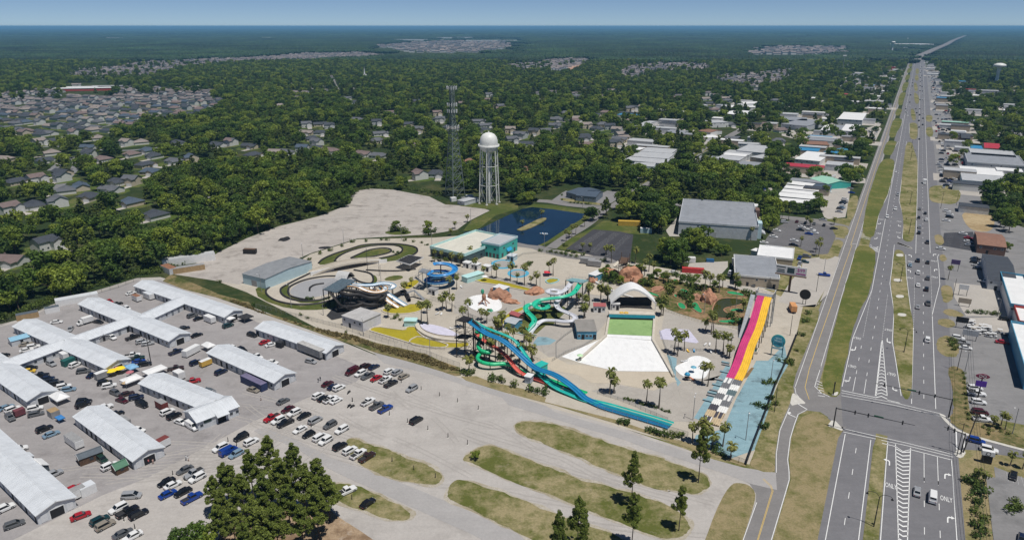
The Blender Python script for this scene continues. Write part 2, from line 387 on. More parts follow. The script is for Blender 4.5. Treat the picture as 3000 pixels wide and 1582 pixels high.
# curved lower frontage road and the mouth of the junction
curve = QQ(('R14',[(70,1225),(75,1290)]),('R7',[(1340,130),(1290,270),(1255,500),(1250,690),(1140,690),(960,640),(870,735),(1000,800),(1065,900),(1060,990),(925,1358),(850,1600),(1120,1700),(1225,1358),(1360,900),(1400,760),(1400,680),(1385,560),(1410,350),(1450,220),(1490,115),(1570,75),(1700,90),(1790,150),(1900,240),(1960,230)]),('R8',[(190,500),(170,190),(90,215),(30,195),(-60,150)]),('R14',[(380,1310),(300,1270),(255,1225)]))
lot('junction_road',curve,.03,p_asph2)
lot('side_street',QQ(('R8',[(950,365),(1010,400),(1085,490),(1200,530),(1400,575),(1623,640),(2000,740),(2000,850),(1623,705),(1420,680),(1250,645),(1110,640),(1050,720),(960,700)])),.03,p_asph)
# ---- verges between the roads
def isle(name,r,pts,mat,z=.06,curb=True):
    q = rounded(QL(r,pts),2); q = [p + Vector((random.uniform(-.25,.25),random.uniform(-.25,.25),0)) for p in q] if 'verge' in name else q; o = lot(name,q,z,mat,False)
    return o
isle('verge','R14',[(590,60),(650,53),(700,62),(748,105),(752,180),(735,260),(715,400),(640,560),(572,700),(545,830),(500,1040),(468,1200),(455,1295),(400,1312),(350,1290),(308,1230),(320,1100),(370,870),(420,690),(480,450),(540,260)],g_green)
isle('verge','R24',[(375,1100),(382,1030),(430,800),(480,640),(540,490),(645,488),(652,540),(620,700),(590,810),(520,950),(490,1100),(470,1160),(440,1172),(390,1152)],g_green)
isle('verge','R24',[(552,450),(560,400),(590,333),(675,335),(660,380),(630,455),(600,462)],g_green)
isle('verge','R24',[(598,292),(640,138),(720,140),(712,200),(672,260),(655,307),(620,307)],g_green)
isle('verge','R24',[(653,112),(670,55),(718,58),(712,90),(690,118)],g_green)
for q in ([(1115,848),(1145,715),(1212,715),(1175,800),(1168,848)],[(1155,706),(1180,615),(1232,615),(1226,650),(1195,708)],[(1186,608),(1205,540),(1247,540),(1237,584)],[(1205,532),(1222,475),(1264,475),(1256,514)],[(1225,467),(1240,430),(1270,430),(1263,463)]):
    isle('verge','R20',q,g_green)
isle('median','R14',[(905,95),(940,88),(985,105),(1000,200),(1003,300),(1030,540),(1060,680),(1062,740),(1058,1000),(1048,1325),(968,1330),(922,1000),(895,850),(905,600),(872,370),(888,250)],g_isl)
isle('median','R24',[(752,345),(735,480),(720,600),(705,760),(693,860),(720,960),(730,1060),(718,1180),(750,1205),(800,1205),(822,1170),(837,1000),(847,800),(852,560),(846,480),(815,400),(806,345)],g_isl)
isle('median','R24',[(790,322),(780,270),(785,220),(778,178),(848,178),(852,240),(849,322)],g_isl)
isle('median','R24',[(800,157),(788,58),(816,58),(832,100),(838,157)],g_isl)
for q in ([(1285,705),(1280,620),(1305,620),(1322,680),(1316,706)],[(1290,832),(1280,720),(1300,720),(1332,760),(1332,832)],[(1290,602),(1292,545),(1326,545),(1329,602)],[(1297,537),(1300,480),(1331,480),(1331,537)]):
    isle('median','R20',q,g_isl)
sm_ = [ST(40,7.2),ST(120,7.0),ST(190,6.9),ST(215,6.8),ST(221,7.4),ST(222,8.6),ST(216,9.6),ST(195,10.3),ST(120,10.6),ST(40,10.6)]
lot('median',sm_,.06,g_isl,False)
lot('verge',QQ(('R7',[(1235,1358),(1370,900),(1410,760),(1400,640),(1395,560),(1420,350),(1465,215),(1530,130),(1620,100),(1740,120),(1880,250),(1925,270)])) + [ST(215,-2.9),ST(160,-2.9),ST(90,-2.9)] + QL('R7',[(1000,2000),(1100,1700)]),.045,g_dry)
lot('verge',rounded(QQ(('R7',[(560,1358),(660,1080),(760,880),(830,800),(880,790),(985,805),(1060,880),(1050,990),(935,1340),(840,1640),(440,1640)])),1),.07,g_dry)
lot('verge',rounded(QQ(('R7',[(985,600),(1060,535),(1160,560),(1250,610),(1248,688),(1100,680)])),1),.055,g_dry)
lot('verge',QQ(('R13',[(1990,0),(2030,-80)]),('R14',[(205,570),(285,600),(270,680),(90,1120)]),('R7',[(1390,30),(1290,250),(1240,470),(1040,460),(1010,470),(1080,290),(1190,40)])),.05,g_isl)
# right-hand roadside: dry verge,lots
lot('verge',[ST(40,29.2),ST(217,29.2),ST(224,33)] + QL('R8',[(1250,650),(1420,685),(1700,730),(2000,860),(2200,1900),(1300,2100)]),.03,g_dry)
lot('corner_lot',QQ(('R8',[(1385,775),(1623,865),(2000,930),(2200,1500),(1400,1700),(1375,1300),(1335,960),(1322,850),(1395,862)])),.05,p_lot)
lot('strip_lot',[ST(252,29.5),ST(340,30),ST(500,30),ST(700,31),ST(2600,31),ST(2600,52),ST(560,58),ST(500,100),ST(252,130)],.035,p_lot)
isle('verge','R8',[(1005,10),(1050,100),(1062,240),(1062,345),(1020,400),(1090,470),(1200,520),(1400,570),(1623,630),(1900,690),(1900,640),(1580,545),(1480,460),(1340,432),(1200,430),(1165,70),(1140,10),(1060,-30)],g_weed,.07)
isle('pavement','R8',[(960,355),(1010,400),(1085,478),(1200,523),(1400,578),(1623,638),(1900,700),(1900,722),(1623,652),(1400,594),(1180,536),(1060,480),(970,392)],p_curb,.10)
isle('verge','R14',[(1265,830),(1330,795),(1400,820),(1440,880),(1445,960),(1380,985),(1290,960),(1250,900)],g_dry)
isle('verge','R14',[(1255,690),(1280,660),(1380,665),(1420,720),(1360,740),(1290,720)],g_dry)
isle('verge','R14',[(1290,380),(1385,390),(1400,500),(1320,540),(1300,480)],g_dry)
isle('verge','R14',[(1300,600),(1350,575),(1440,600),(1500,640),(1420,650),(1330,630)],g_dry)
isle('verge','R14',[(1275,130),(1330,130),(1340,180),(1290,190)],g_dry)
isle('verge','R24',[(985,1150),(1050,1140),(1080,1190),(1070,1240),(1010,1230)],g_dry)
isle('verge','R24',[(945,710),(1230,735),(1215,890),(990,870),(950,840)],g_isl)
isle('bare_dirt','R24',[(1220,940),(1520,960),(1510,1120),(1340,1120),(1260,1050)],mat_grass('bare_dirt',(.30,.22,.12),(.42,.33,.2),.5))
isle('verge','R24',[(920,215),(980,215),(990,300),(930,300)],g_isl)
isle('verge','R24',[(925,110),(985,115),(975,175),(920,165)],g_isl)
lot('pale_forecourt',QQ(('R14',[(1400,365),(1720,395),(1830,560),(1870,640),(1500,640),(1400,480)])),.05,p_pale)
lot('cart_forecourt',QQ(('R14',[(1490,655),(1870,645),(1920,740),(1900,780),(1500,740)])),.05,p_pale)
lot('sealed_lot',QQ(('R24',[(1080,1130),(1330,1120),(1370,1260),(1350,1290),(1060,1240)])),.055,p_dark)
lot('sealed_lot',QQ(('R10',[(1740,40),(1990,60),(2120,90),(2080,380),(1900,330),(1480,225)])),.05,p_dark)
lot('store_lot',QQ(('R15',[(1300,690),(1500,580),(1640,600),(1900,640),(1960,760),(1930,830),(1890,945),(1720,950),(1560,870),(1250,860),(1200,830)])),.05,mat_pave('store_asphalt',(.15,.145,.15),(.09,.09,.09),ROADRZ,.3,.8))
lot('store_yard',QQ(('R15',[(180,700),(300,560),(480,480),(560,400),(560,500),(330,760),(220,760)])),.05,p_pale)
lot('roadside_lot',QQ(('R15',[(1620,1000),(1930,960),(2000,980),(1880,1358),(1740,1500)]),('R14',[(330,420),(280,540),(120,560),(-60,520)]),('R15',[(1480,1240),(1600,1100)])),.05,p_pale)
lot('long_lot',QQ(('R15',[(1760,380),(1900,280),(1960,240),(2110,250),(2100,380),(2060,560),(1880,580),(1840,560)])),.05,p_pale)
lot('side_lane',QQ(('R15',[(1380,540),(1780,580),(2050,640),(2110,660),(2080,690),(1700,615),(1380,575)])),.055,p_asph2)
lot('side_lane',QQ(('R15',[(1960,770),(2080,790),(2040,830),(1950,800)])),.055,p_asph2)
isle('verge','R15',[(1960,790),(2010,800),(2050,830),(1960,960),(1880,1005),(1760,990),(1880,950),(1920,860)],g_isl,.07)
isle('verge','R15',[(1900,650),(2060,650),(2100,690),(2080,760),(2000,750),(1930,700)],g_isl,.07)
lot('dirt_lot',QQ(('R15',[(430,1040),(830,1020),(830,1080),(740,1180),(560,1190),(400,1100)])),.05,p_pale)
lot('side_lane',QQ(('R12',[(1300,310),(1540,380),(1750,420),(1800,500),(1750,480),(1520,430),(1250,350)])),.055,p_pale)
# streets behind the park
def street(line,w,mat=p_asph2,z=.04,name='street'):
    mb = MB(); ln = smooth_line(line,5); ribbon(mb,ln,w,z); o = struct(mb.obj(name,mat))
    l,r = ribbon_pts(ln,w+3,0); NOTREE.append([(p.x,p.y) for p in l + r[::-1]]); return o
street(QL('R16',[(1080,1200),(1300,1225),(1420,1260),(1700,1330)]) + QL('R12',[(200,130),(320,175)]),8,p_asph2,.06)
street(QL('R16',[(1480,1240),(1560,1180),(1680,1100),(1800,1030),(1900,960)]) + QL('R16',[(2010,860),(2070,810)]),6.5,p_asph2,.055)
street(QL('R16',[(1340,745),(1480,755),(1700,790),(2060,815),(2200,770),(2330,670),(2502,570)]),9,p_asph2,.05)
street(QL('R23',[(380,990),(470,930),(650,820),(800,720),(940,640),(1060,570),(1200,500),(1330,430),(1470,350),(1600,285)]),9,p_asph2,.045)
street(QL('R23',[(540,975),(740,1005),(900,1030),(1000,1045),(1100,1080)]),8,p_asph2,.04)
lot('clinic_lot',QQ(('R16',[(1490,740),(1600,660),(1640,640),(1780,700),(1960,690),(2070,640),(2230,660),(2240,690),(2060,800),(1800,780)])),.035,p_lot)
isle('verge','R16',[(1560,720),(1640,720),(1940,760),(2060,790),(1960,790),(1600,750)],g_isl,.07)
lot('lawn',QQ(('R16',[(520,800),(680,770),(1130,780),(1140,830),(900,900),(700,1060),(560,1060),(640,960),(860,840)])),.075,g_lawn)
lot('lawn',QQ(('R16',[(1300,780),(1500,790),(1900,850),(1970,860),(1950,930),(1800,1010),(1600,1130),(1360,1225),(1180,1200),(1060,1170),(700,1090),(760,1040),(1140,850)])),.03,g_lawn)
lot('lawn',QQ(('R16',[(1900,1040),(2020,960),(2200,990),(2420,1020),(2502,1100),(2300,1090),(1940,1045),(1700,1210),(1860,1260),(2000,1320),(1700,1290),(1540,1240),(1600,1180)])),.045,g_lawn)
lot('lawn',QQ(('R23',[(150,1230),(220,1180),(440,1190),(660,1250),(640,1310),(420,1290),(160,1250)])),.065,g_lawn)
isle('lawn','R16',[(1400,90),(1440,95),(1600,105),(1560,150),(1480,160)],g_lawn,.03)
isle('lawn','R16',[(1000,600),(1110,600),(1080,690),(990,700)],g_lawn,.03)
isle('lawn','R23',[(480,480),(580,400),(690,400),(690,460),(520,485)],g_lawn,.03)
for q in ([(1120,560),(1240,470),(1280,450),(1200,520)],[(1060,560),(1130,530),(1090,580)]): isle('verge','R23',q,g_green,.06)
lot('verge',QQ(('R23',[(480,900),(600,830),(680,790),(660,760),(560,850)])),.055,g_green)
lot('verge',QQ(('R23',[(540,950),(620,900),(700,960),(1060,990),(1040,1020),(760,1000)])),.03,g_green)
lot('depot_lot',QQ(('R23',[(490,720),(720,700),(920,560),(1000,560),(920,640),(700,760),(490,790)])),.03,p_pale)
lot('depot_lot',QQ(('R23',[(1100,440),(1200,360),(1330,380),(1280,440),(1180,470)])),.03,p_pale)
lot('depot_lot',QQ(('R23',[(1090,620),(1160,560),(1280,600),(1280,650),(1100,660)])),.03,p_pale)
lot('back_lot',QQ(('R23',[(1700,900),(1800,850),(1840,980),(1700,1000)])),.03,p_pale)
lot('back_lot',QQ(('R24',[(110,620),(250,640),(400,660),(400,700),(100,700)])),.03,p_pale)
lot('back_lot',QQ(('R24',[(0,240),(340,240),(500,200),(540,230),(490,330),(120,320),(0,330)])),.03,p_pale)
lot('back_lot',QQ(('R23',[(1900,330),(2120,330),(2250,350),(2330,400),(2100,430),(1900,380)])),.03,p_pale)
isle('verge','R24',[(260,805),(355,808),(290,1030),(230,1030)],g_isl,.07)

# ---- painted markings
mk = MB(); MZ = .055
def line_st(s0,s1,t0,t1=None,w=.16,z=MZ):
    t1 = t0 if t1 is None else t1; mk.add([ST(s0,t0-w/2,z),ST(s0,t0+w/2,z),ST(s1,t1+w/2,z),ST(s1,t1-w/2,z)],[(0,1,2,3)])
def dashes(s0,s1,t,ph=0,per=12.2,ln=3.1,w=.16):
    s = s0+ph
    while s < s1: line_st(s,min(s+ln,s1),t,None,w); s += per
def line_px(r,pts,w=.15,z=MZ,mb=None):
    ribbon(mb or mk,QL(r,pts),w,z)
line_st(60,219,-1.2,None,.2); line_st(60,219,6.0,None,.2); dashes(60,213,2.4,2.5)
line_st(60,219,27.35,None,.2); dashes(60,205,20.3,8.2); dashes(60,205,23.75,8.6); line_st(203,219,20.3); line_st(203,219,23.75)
line_st(60,220,11.1,10.6,.2)
line_st(150,220,15.6,12.7,.22); line_st(150,220,16.55,16.75,.22)
s = 152.0
while s < 218:
    tl = mix(15.6,12.7,(s-150)/70); tr = 16.65; tm = (tl+tr)/2
    for a,b in ((tl,tm),(tm,tr)):
        da = 0 if a == tl else -1.3; db = -1.3 if b == tm else 0
        mk.add([ST(s+da*(tr-tl)/4,a,MZ),ST(s+.55+da*(tr-tl)/4,a,MZ),ST(s+.55+db*(tr-tl)/4,b,MZ),ST(s+db*(tr-tl)/4,b,MZ)],[(0,3,2,1)])
    s += 2.1
# stop lines and crossings
line_px('R8',[(465,582),(605,615),(665,655),(722,640),(1050,722)],.3)
line_px('R8',[(190,475),(700,590),(1065,680)],.25); line_px('R8',[(190,500),(700,610),(1065,700)],.25)
line_px('R8',[(178,172),(450,228)],.35); line_px('R8',[(540,248),(640,272)],.35)
line_px('R8',[(175,190),(600,270),(960,355)],.25); line_px('R8',[(175,212),(600,290),(960,375)],.25)
line_px('R8',[(1085,490),(1090,640)],.3); line_px('R8',[(1148,530),(1148,625)],.3)
# north of the junction
line_st(252,299,-4.9,-4.9,.2); line_st(299,364,-4.9,-1.3,.2); line_st(364,2900,-1.3,None,.2)
line_st(250,262,-1.3); line_st(250,262,2.2); dashes(262,1700,2.2,3); dashes(262,300,-1.3,3)
sx_ = 302.0
while sx_ < 362: line_st(sx_,sx_+.7,-1.3); line_st(sx_,sx_+.7,5.6); sx_ += 2.0
line_st(250,300,5.7,5.5,.2); line_px('R14',[(962,1300),(915,1000),(888,850),(903,600),(868,370),(885,250),(905,50)],.2)
line_px('R14',[(846,1300),(806,835)],.22); line_px('R14',[(755,1300),(804,835)],.22)
for k in range(17):
    y = 1315 - k*27.5; f = (1310-y)/475; xl,xr = mix(752,804,f),mix(846,806,f)
    a,m_,b = Q('R14',xl,y,MZ),Q('R14',(xl+xr)/2,y-10*(1-f),MZ),Q('R14',xr,y+12*(1-f),MZ); e = Vector((RSX,RSY,0))*.55
    mk.add([a,m_,m_+e,a+e],[(0,1,2,3)]); mk.add([m_,b,b+e,m_+e],[(0,1,2,3)])
line_px('R14',[(1048,1325),(1060,740),(1005,300),(1000,130)],.18)
line_st(250,322,16.7,None,.2); dashes(250,1700,20.35,6); line_st(250,340,23.8,None,.2)
line_px('R14',[(1218,635),(1245,520),(1282,380),(1275,250),(1262,150),(1275,128)],.2)
sx_ = 322.0
while sx_ < 400: line_st(sx_,sx_+.8,16.7); line_st(sx_+18,sx_+18.8,23.8); sx_ += 2.2
line_st(445,2900,23.9,None,.2); line_st(440,2900,16.8,None,.2)
for q in ([(490,1100),(520,950),(590,810),(620,700),(655,540)],[(720,960),(690,850),(720,620),(755,340)],[(730,1060),(718,1180)],[(600,455),(650,400),(685,340)],[(670,265),(715,190),(722,140)],[(780,270),(778,180)]): line_px('R24',q,.2)
line_st(244,2500,-19.4,None,.16); line_st(262,2500,-13.3,None,.16)
# gore hatching by the frontage road
for k in range(6): line_px('R14',[(258+k*3,1172+k*25),(306+k*5,1195+k*22)],.3)
line_px('R14',[(250,1225),(300,1275),(370,1308)],.25); line_px('R14',[(245,1225),(262,1165),(300,1052)],.18)
for k in range(4): line_px('R14',[(700+k*8,62+k*9),(770+k*3,90+k*8)],.35)
for k in range(5): line_px('R24',[(345+k*4,1165-k*9),(440,1190-k*9+k)],.35)
for k in range(4): line_px('R24',[(440+k*14,1232+k*10),(512,1275-k*9)],.35)
line_px('R14',[(545,40),(592,42)],.35)
line_px('R7',[(935,1358),(1070,985)],.16); line_px('R7',[(1215,1358),(1350,905),(1392,760),(1390,680),(1376,560),(1402,350),(1440,222),(1480,112),(1560,72)],.18)
line_px('R7',[(1265,690),(1265,500),(1300,272),(1360,132),(1395,50)],.16)
line_px('R14',[(80,1228),(90,1280),(140,1340)],.16)
line_px('R7',[(1478,10),(1570,66)],.35)
mk.obj('painted_lines',paint,highway)
ym = MB()
line_px('R7',[(1075,1358),(1205,925),(1222,870),(1205,825),(1130,755)],.13,MZ,ym); line_px('R7',[(1085,1358),(1216,925),(1233,870),(1214,818),(1138,748)],.13,MZ,ym)
line_px('R14',[(200,1330),(165,1230),(200,1080),(290,810),(390,530),(480,260),(555,50)],.2,MZ,ym)
ym.add([ST(440,-16.5,MZ),ST(440,-16.3,MZ),ST(2500,-16.3,MZ),ST(2500,-16.5,MZ)],[(0,1,2,3)])
ym.obj('painted_lines',paint_y,frontage)
# turn arrows and ONLY legends
def arrow_mesh(left):
    k = -1 if left else 1
    p = [(-.13*k,-1.3),(.13*k,-1.3),(.16*k,.2),(.35*k,.55),(.7*k,.65),(.7*k,.3),(1.35*k,.85),(.7*k,1.45),(.7*k,1.05),(.2*k,.98),(-.08*k,.5)]
    if left: p = p[::-1]
    me = bpy.data.meshes.new('turn_arrow'); bm = tri_fill([Vector((x,y,0)) for x,y in p],0); bm.to_mesh(me); bm.free(); me.materials.append(paint); return me
arrL,arrR = arrow_mesh(True),arrow_mesh(False)
def text_mesh(t,size,depth=0.0,mat=None,al='CENTER'):
    c = bpy.data.curves.new('lettering','FONT'); c.body = t; c.size = size; c.extrude = depth; c.align_x = al; c.align_y = 'CENTER'; c.resolution_u = 2
    o = bpy.data.objects.new('lettering',c); COL.objects.link(o); bpy.context.view_layer.update()
    me = bpy.data.meshes.new_from_object(o.evaluated_get(bpy.context.evaluated_depsgraph_get())); bpy.data.objects.remove(o)
    me.materials.clear(); me.materials.append(mat or paint); return me
onl = text_mesh('ONLY',1.25)
def road_mark(me,name,r,x,y,towards_camera=False,sy=1.0):
    o = link(name,me,highway,Q(r,x,y,MZ+.004),ROADRZ - math.pi/2 + (math.pi if towards_camera else 0)); o.scale = (.85 if me is onl else 1.25,1.25*sy,1); return o
for r,x,y,left,tc in (('R8',558,742,True,False),('R8',995,845,False,False),('R8',1017,1188,False,False),('R8',240,88,False,True),('R8',583,155,True,True),('R14',583,910,False,True),('R14',845,840,True,True),('R14',535,1165,False,True),('R14',1040,268,True,False),('R14',1047,142,True,False),('R14',1237,258,False,False),('R14',1228,132,False,False),('R24',530,1048,False,True),('R24',500,1175,False,True),('R24',685,1065,True,True),('R24',680,1165,True,True)):
    road_mark(arrL if left else arrR,'turn_arrow',r,x,y,tc,1.0 if r == 'R8' else 1.5)
for r,x,y,tc in (('R8',568,928,0),('R8',1007,1032,0),('R8',572,42,1),('R14',598,820,1),('R14',855,752,1),('R14',555,1053,1),('R14',880,1117,1),('R14',1042,188,0),('R14',1036,323,0),('R14',1234,184,0),('R14',1240,317,0),('R24',535,1012,1),('R24',515,1133,1),('R24',690,1030,1),('R24',685,1125,1)):
    road_mark(onl,'lane_legend',r,x,y,bool(tc),2.2)
o = link('turn_arrow',arrR,frontage,Q('R7',1408,120,MZ+.004),R(40)); o.scale = (1.3,1.3,1)
# kerbed corner islands
def kerb_slab(r,pts,h=.14,name='traffic_island',lab=None):
    mb = MB(); q = rounded(QL(r,pts),1); mb.prism(q[::-1] if False else q,0.0,h); o = mb.obj(name,p_curb,None,True); return struct(o)
kerb_slab('R13',[(1912,715),(1935,590),(1960,585),(2037,650),(2080,690),(2000,690)])
kerb_slab('R8',[(110,395),(190,480),(180,495),(120,470),(60,455)])
kerb_slab('R8',[(95,212),(130,185),(155,185),(140,215)])
kerb_slab('R8',[(950,352),(1000,372),(1005,395),(960,385)])
kerb_slab('R8',[(1068,690),(1075,655),(1105,640),(1170,655),(1130,715)])
kerb_slab('R14',[(920,38),(935,30),(1050,72),(1055,84)],.14)
kerb_slab('R24',[(668,1222),(682,1212),(806,1262),(804,1272)],.14)
# pale catch-basin slabs in the median
for q in ([(922,124),(978,124),(982,148),(922,146)],[(900,328),(968,334),(962,357),(900,354)],[(918,464),(985,466),(983,490),(920,488)],[(932,614),(1006,620),(1002,645),(934,638)]):
    kerb_slab('R14',q,.12,'drain_slab')

def stripes(parent_name,r,rows):
    """parking bays: rows of (line start, line end, bay vector start, n)"""
    mb = MB()
    for a,b,c,n in rows:
        A,B,C_ = (Q(r,*q,.075) for q in (a,b,c))
        for i in range(n+1): ribbon(mb,[mix(A,B,i/n),mix(A,B,i/n)+(C_-A)],.14,.075)
    par = [o for o in COL.objects if o.name.startswith(parent_name)]; mb.obj('bay_lines',M('worn_paint',(.34,.34,.34),.8,.3,2),par[-1] if par else highway)
stripes('sealed_lot','R10',[((1560,205),(1800,55),(1625,220),22),((1700,245),(1925,70),(1765,262),22),((1840,285),(2040,95),(1900,300),20)])
stripes('store_lot','R15',[((1255,800),(1400,655),(1330,815),12),((1480,840),(1640,640),(1560,855),14),((1590,850),(1760,660),(1670,870),14),((1760,930),(1830,850),(1840,940),5)])
stripes('strip_lot','R8',[((1180,110),(1215,420),(1330,118),7)])
stripes('sealed_lot','R24',[((1075,1235),(1110,1120),(1140,1240),8),((1215,1250),(1230,1125),(1280,1255),7)])
stripes('corner_lot','R8',[((1480,810),(1600,850),(1500,890),3),((1560,1460),(1590,1340),(1640,1470),4)])

# tyre tracks worn into the gravel
tk = MB(); rg = random.Random(77)
for k in range(46):
    r,x0,y0,x1,y1 = rg.choice((('S',620,1180,1250,1420),('S',1000,1080,2100,1420),('S',250,1380,900,1330),('S',500,1560,900,1180),('S',1100,1180,1500,1300),('S',1150,1390,2050,1560),('S',1300,1250,2080,1500)))
    a,b = P(x0+rg.uniform(-120,120),y0+rg.uniform(-40,40)),P(x1+rg.uniform(-150,150),y1+rg.uniform(-40,40)); m_ = mix(a,b,rg.uniform(.3,.7)); d = b-a; pr_ = Vector((-d.y,d.x,0)).normalized(); ln = smooth_line([a,m_+pr_*rg.uniform(-9,9),b],14)
    f0 = rg.uniform(0,.6); ln = ln[int(f0*len(ln)):int((f0+.4)*len(ln))]
    for o_ in (-.8,.8): ribbon(tk,[p+pr_*o_ for p in ln],rg.uniform(.25,.5),.0525+k*.0001)
tyre = struct(tk.obj('tyre_tracks',mat_pave('rubbed_gravel',(.385,.36,.335),(.30,.28,.26),None,.3)))
# ================================================================== vegetation prototypes
lf_broad = mat_leaf('broadleaf_foliage',(.066,.118,.024),(.125,.20,.032),(.28,.34,.050),.40)
lf_pine = mat_leaf('pine_foliage',(.070,.098,.028),(.10,.14,.033),(.15,.19,.04),.38)
lf_hero = mat_leaf('pine_needles',(.165,.215,.042),(.195,.245,.048),(.22,.265,.056),.42)
lf_palm = mat_leaf('palm_fronds',(.17,.19,.045),(.20,.22,.055),(.26,.26,.07),.35)
lf_bush = mat_leaf('shrub_foliage',(.06,.105,.02),(.085,.135,.026),(.14,.17,.035),.3)
lf_weed = mat_leaf('dry_weed_foliage',(.10,.10,.03),(.19,.15,.065),(.26,.195,.095))
bark = M('bark',(.13,.095,.07),.95,.3,4); bark_d = M('dark_bark',(.06,.048,.04),.95,.3,4); palm_bark = M('palm_bark',(.17,.145,.115),.95,.3,4)
def leaf_mesh(name,clumps,per,size,mat,seed,flat=0.0,asp=1.0,bias=.9):
    """leaf-sized faces over the shells of many small clumps"""
    rg = np.random.default_rng(seed); P_,N_,S_ = [],[],[]
    for c,r in clumps:
        k = max(4,int(per*(r[0] if isinstance(r,tuple) else r)**2)); d = rg.normal(size=(k,3)); d /= np.linalg.norm(d,axis=1)[:,None]
        rad = rg.uniform(.55,1.05,(k,1)); rv = np.array(r if isinstance(r,tuple) else (r,r,r*(1-flat)))
        P_.append(np.array(c) + d*rad*rv); nn = d*bias + rg.normal(size=(k,3))*.55; nn[:,2] += .25
        N_.append(nn/np.linalg.norm(nn,axis=1)[:,None]); S_.append(rg.uniform(.65,1.3,k)*size)
    p = np.concatenate(P_); nrm = np.concatenate(N_); sz = np.concatenate(S_)[:,None]
    t = np.cross(nrm,rg.normal(size=p.shape)); t /= np.linalg.norm(t,axis=1)[:,None]; b = np.cross(nrm,t)
    t = t*sz*.5*asp; b = b*sz*.5; n = len(p)
    v = np.stack([p-t-b*.6,p+t*.7-b,p+t+b*.6,p-t*.6+b],1).reshape(-1,3)
    me = bpy.data.meshes.new(name); me.from_pydata(v.tolist(),[],np.arange(4*n).reshape(-1,4).tolist()); me.materials.append(mat); me.update(); return me
def trunk_mesh(name,h,r,mat,limbs=(),bend=0.0,seed=0,n=7):
    rg = random.Random(seed); mb = MB(); pts = [Vector((bend*math.sin(z/h*2)*h*.1,bend*math.cos(z/h*3)*h*.06 - bend*h*.06,z)) for z in [h*i/5 for i in range(6)]]
    for i in range(5): mb.bar(pts[i],pts[i+1],r*(1-.17*i),n,0,r*(1-.17*(i+1)))
    for a,b,rr in limbs: mb.bar(a,b,rr,5,0,rr*.4)
    return mb.mesh(name,mat)
def proto_broad(i):
    rg = random.Random(100+i); h = rg.uniform(10.5,14); rx = rg.uniform(4.6,6.4); cl = []; cz = h*.60
    for k in range(rg.randint(20,26)):
        a = rg.uniform(0,6.283); e = rg.uniform(-.55,1.0); q = math.sqrt(max(0,1-min(1,abs(e))**2)); rr = rg.uniform(.45,1.0)
        cl.append(((rx*q*rr*math.cos(a)+rg.uniform(-.6,.6),rx*q*rr*math.sin(a)+rg.uniform(-.6,.6),cz + e*h*.37),rg.uniform(1.3,2.3)))
    me = leaf_mesh('crown',cl,19,.80,lf_broad,i,.15)
    limbs = [((0,0,h*.3),(c[0][0]*.8,c[0][1]*.8,c[0][2]),.14) for c in cl[:6]]
    return me,trunk_mesh('trunk',h*.6,.32,bark,limbs,.4,i),h
def proto_pine(i,hero=False):
    rg = random.Random(300+i+(50 if hero else 0)); h = rg.uniform(16,20) if not hero else rg.uniform(14.5,18.5); cl = []; limbs = []
    lev = 9 if not hero else 13
    for k in range(lev):
        f = k/(lev-1); z = h*(.46 + .52*f); w = (3.7 if not hero else 3.5)*(1-f**1.7)*rg.uniform(.7,1.1)+.5
        for j in range((rg.randint(3,5) if not hero else rg.randint(5,7)) if f < .85 else 2):
            a = rg.uniform(0,6.283); d = w*rg.uniform(.35,1.0); r = rg.uniform(.8,1.5)*(1.15-.4*f)*(.68 if hero else 1)
            c = (d*math.cos(a),d*math.sin(a),z+rg.uniform(-.6,.6)); cl.append((c,(r,r,r*(.62 if not hero else .8)))); limbs.append(((0,0,z-1.2),c,.09))
    if hero: me = leaf_mesh('crown',cl,190,.25,lf_hero,i+40,0,1.9,.5)
    else: me = leaf_mesh('crown',cl,24,.72,lf_pine,i+20,0,1.3,.8)
    return me,trunk_mesh('trunk',h*.97,.26 if not hero else .24,bark_d,limbs,.12,i,6),h
def proto_palm(i):
    rg = random.Random(500+i); h = [5.2,6.4,4.2,7.4][i]; mb = MB()
    for k in range(34):
        a = rg.uniform(0,6.283); e = rg.uniform(-.75,1.25); ln = rg.uniform(1.8,2.5); pts = []; q = Vector((0,0,h))
        for s_ in range(6):
            pts.append(q.copy()); el = e - .38*s_*s_*.32; q = q + Vector((math.cos(a)*math.cos(el),math.sin(a)*math.cos(el),math.sin(el)))*ln/5
        for s_ in range(2,6):      # fan of leaf blades along the outer half
            w = .30*(1.2-abs(s_-3.6)*.22); sd_ = Vector((-math.sin(a),math.cos(a),0))
            A,B = pts[s_-1],pts[s_]; dr = Vector((0,0,-.12*w))
            mb.add([A,B,B+sd_*w+dr,A+sd_*w*.7+dr],[(0,1,2,3)]); mb.add([A,B,B-sd_*w+dr,A-sd_*w*.7+dr],[(0,1,2,3)])
        mb.bar(pts[0],pts[2],.03,3)
    return mb.mesh('crown',lf_palm),trunk_mesh('trunk',h,.24,palm_bark,(),.25,i),h
def proto_shrub(i):
    rg = random.Random(700+i); cl = [((rg.uniform(-.7,.7),rg.uniform(-.7,.7),rg.uniform(.35,.95)),rg.uniform(.4,.65)) for k in range(8)]
    return leaf_mesh('foliage',cl,60,.26,lf_bush,i+60)
BROAD = [proto_broad(i) for i in range(6)]; PINE = [proto_pine(i) for i in range(4)]; HERO = [proto_pine(i,True) for i in range(4)]
PALM = [proto_palm(i) for i in range(4)]; SHRUB = [proto_shrub(i) for i in range(3)]
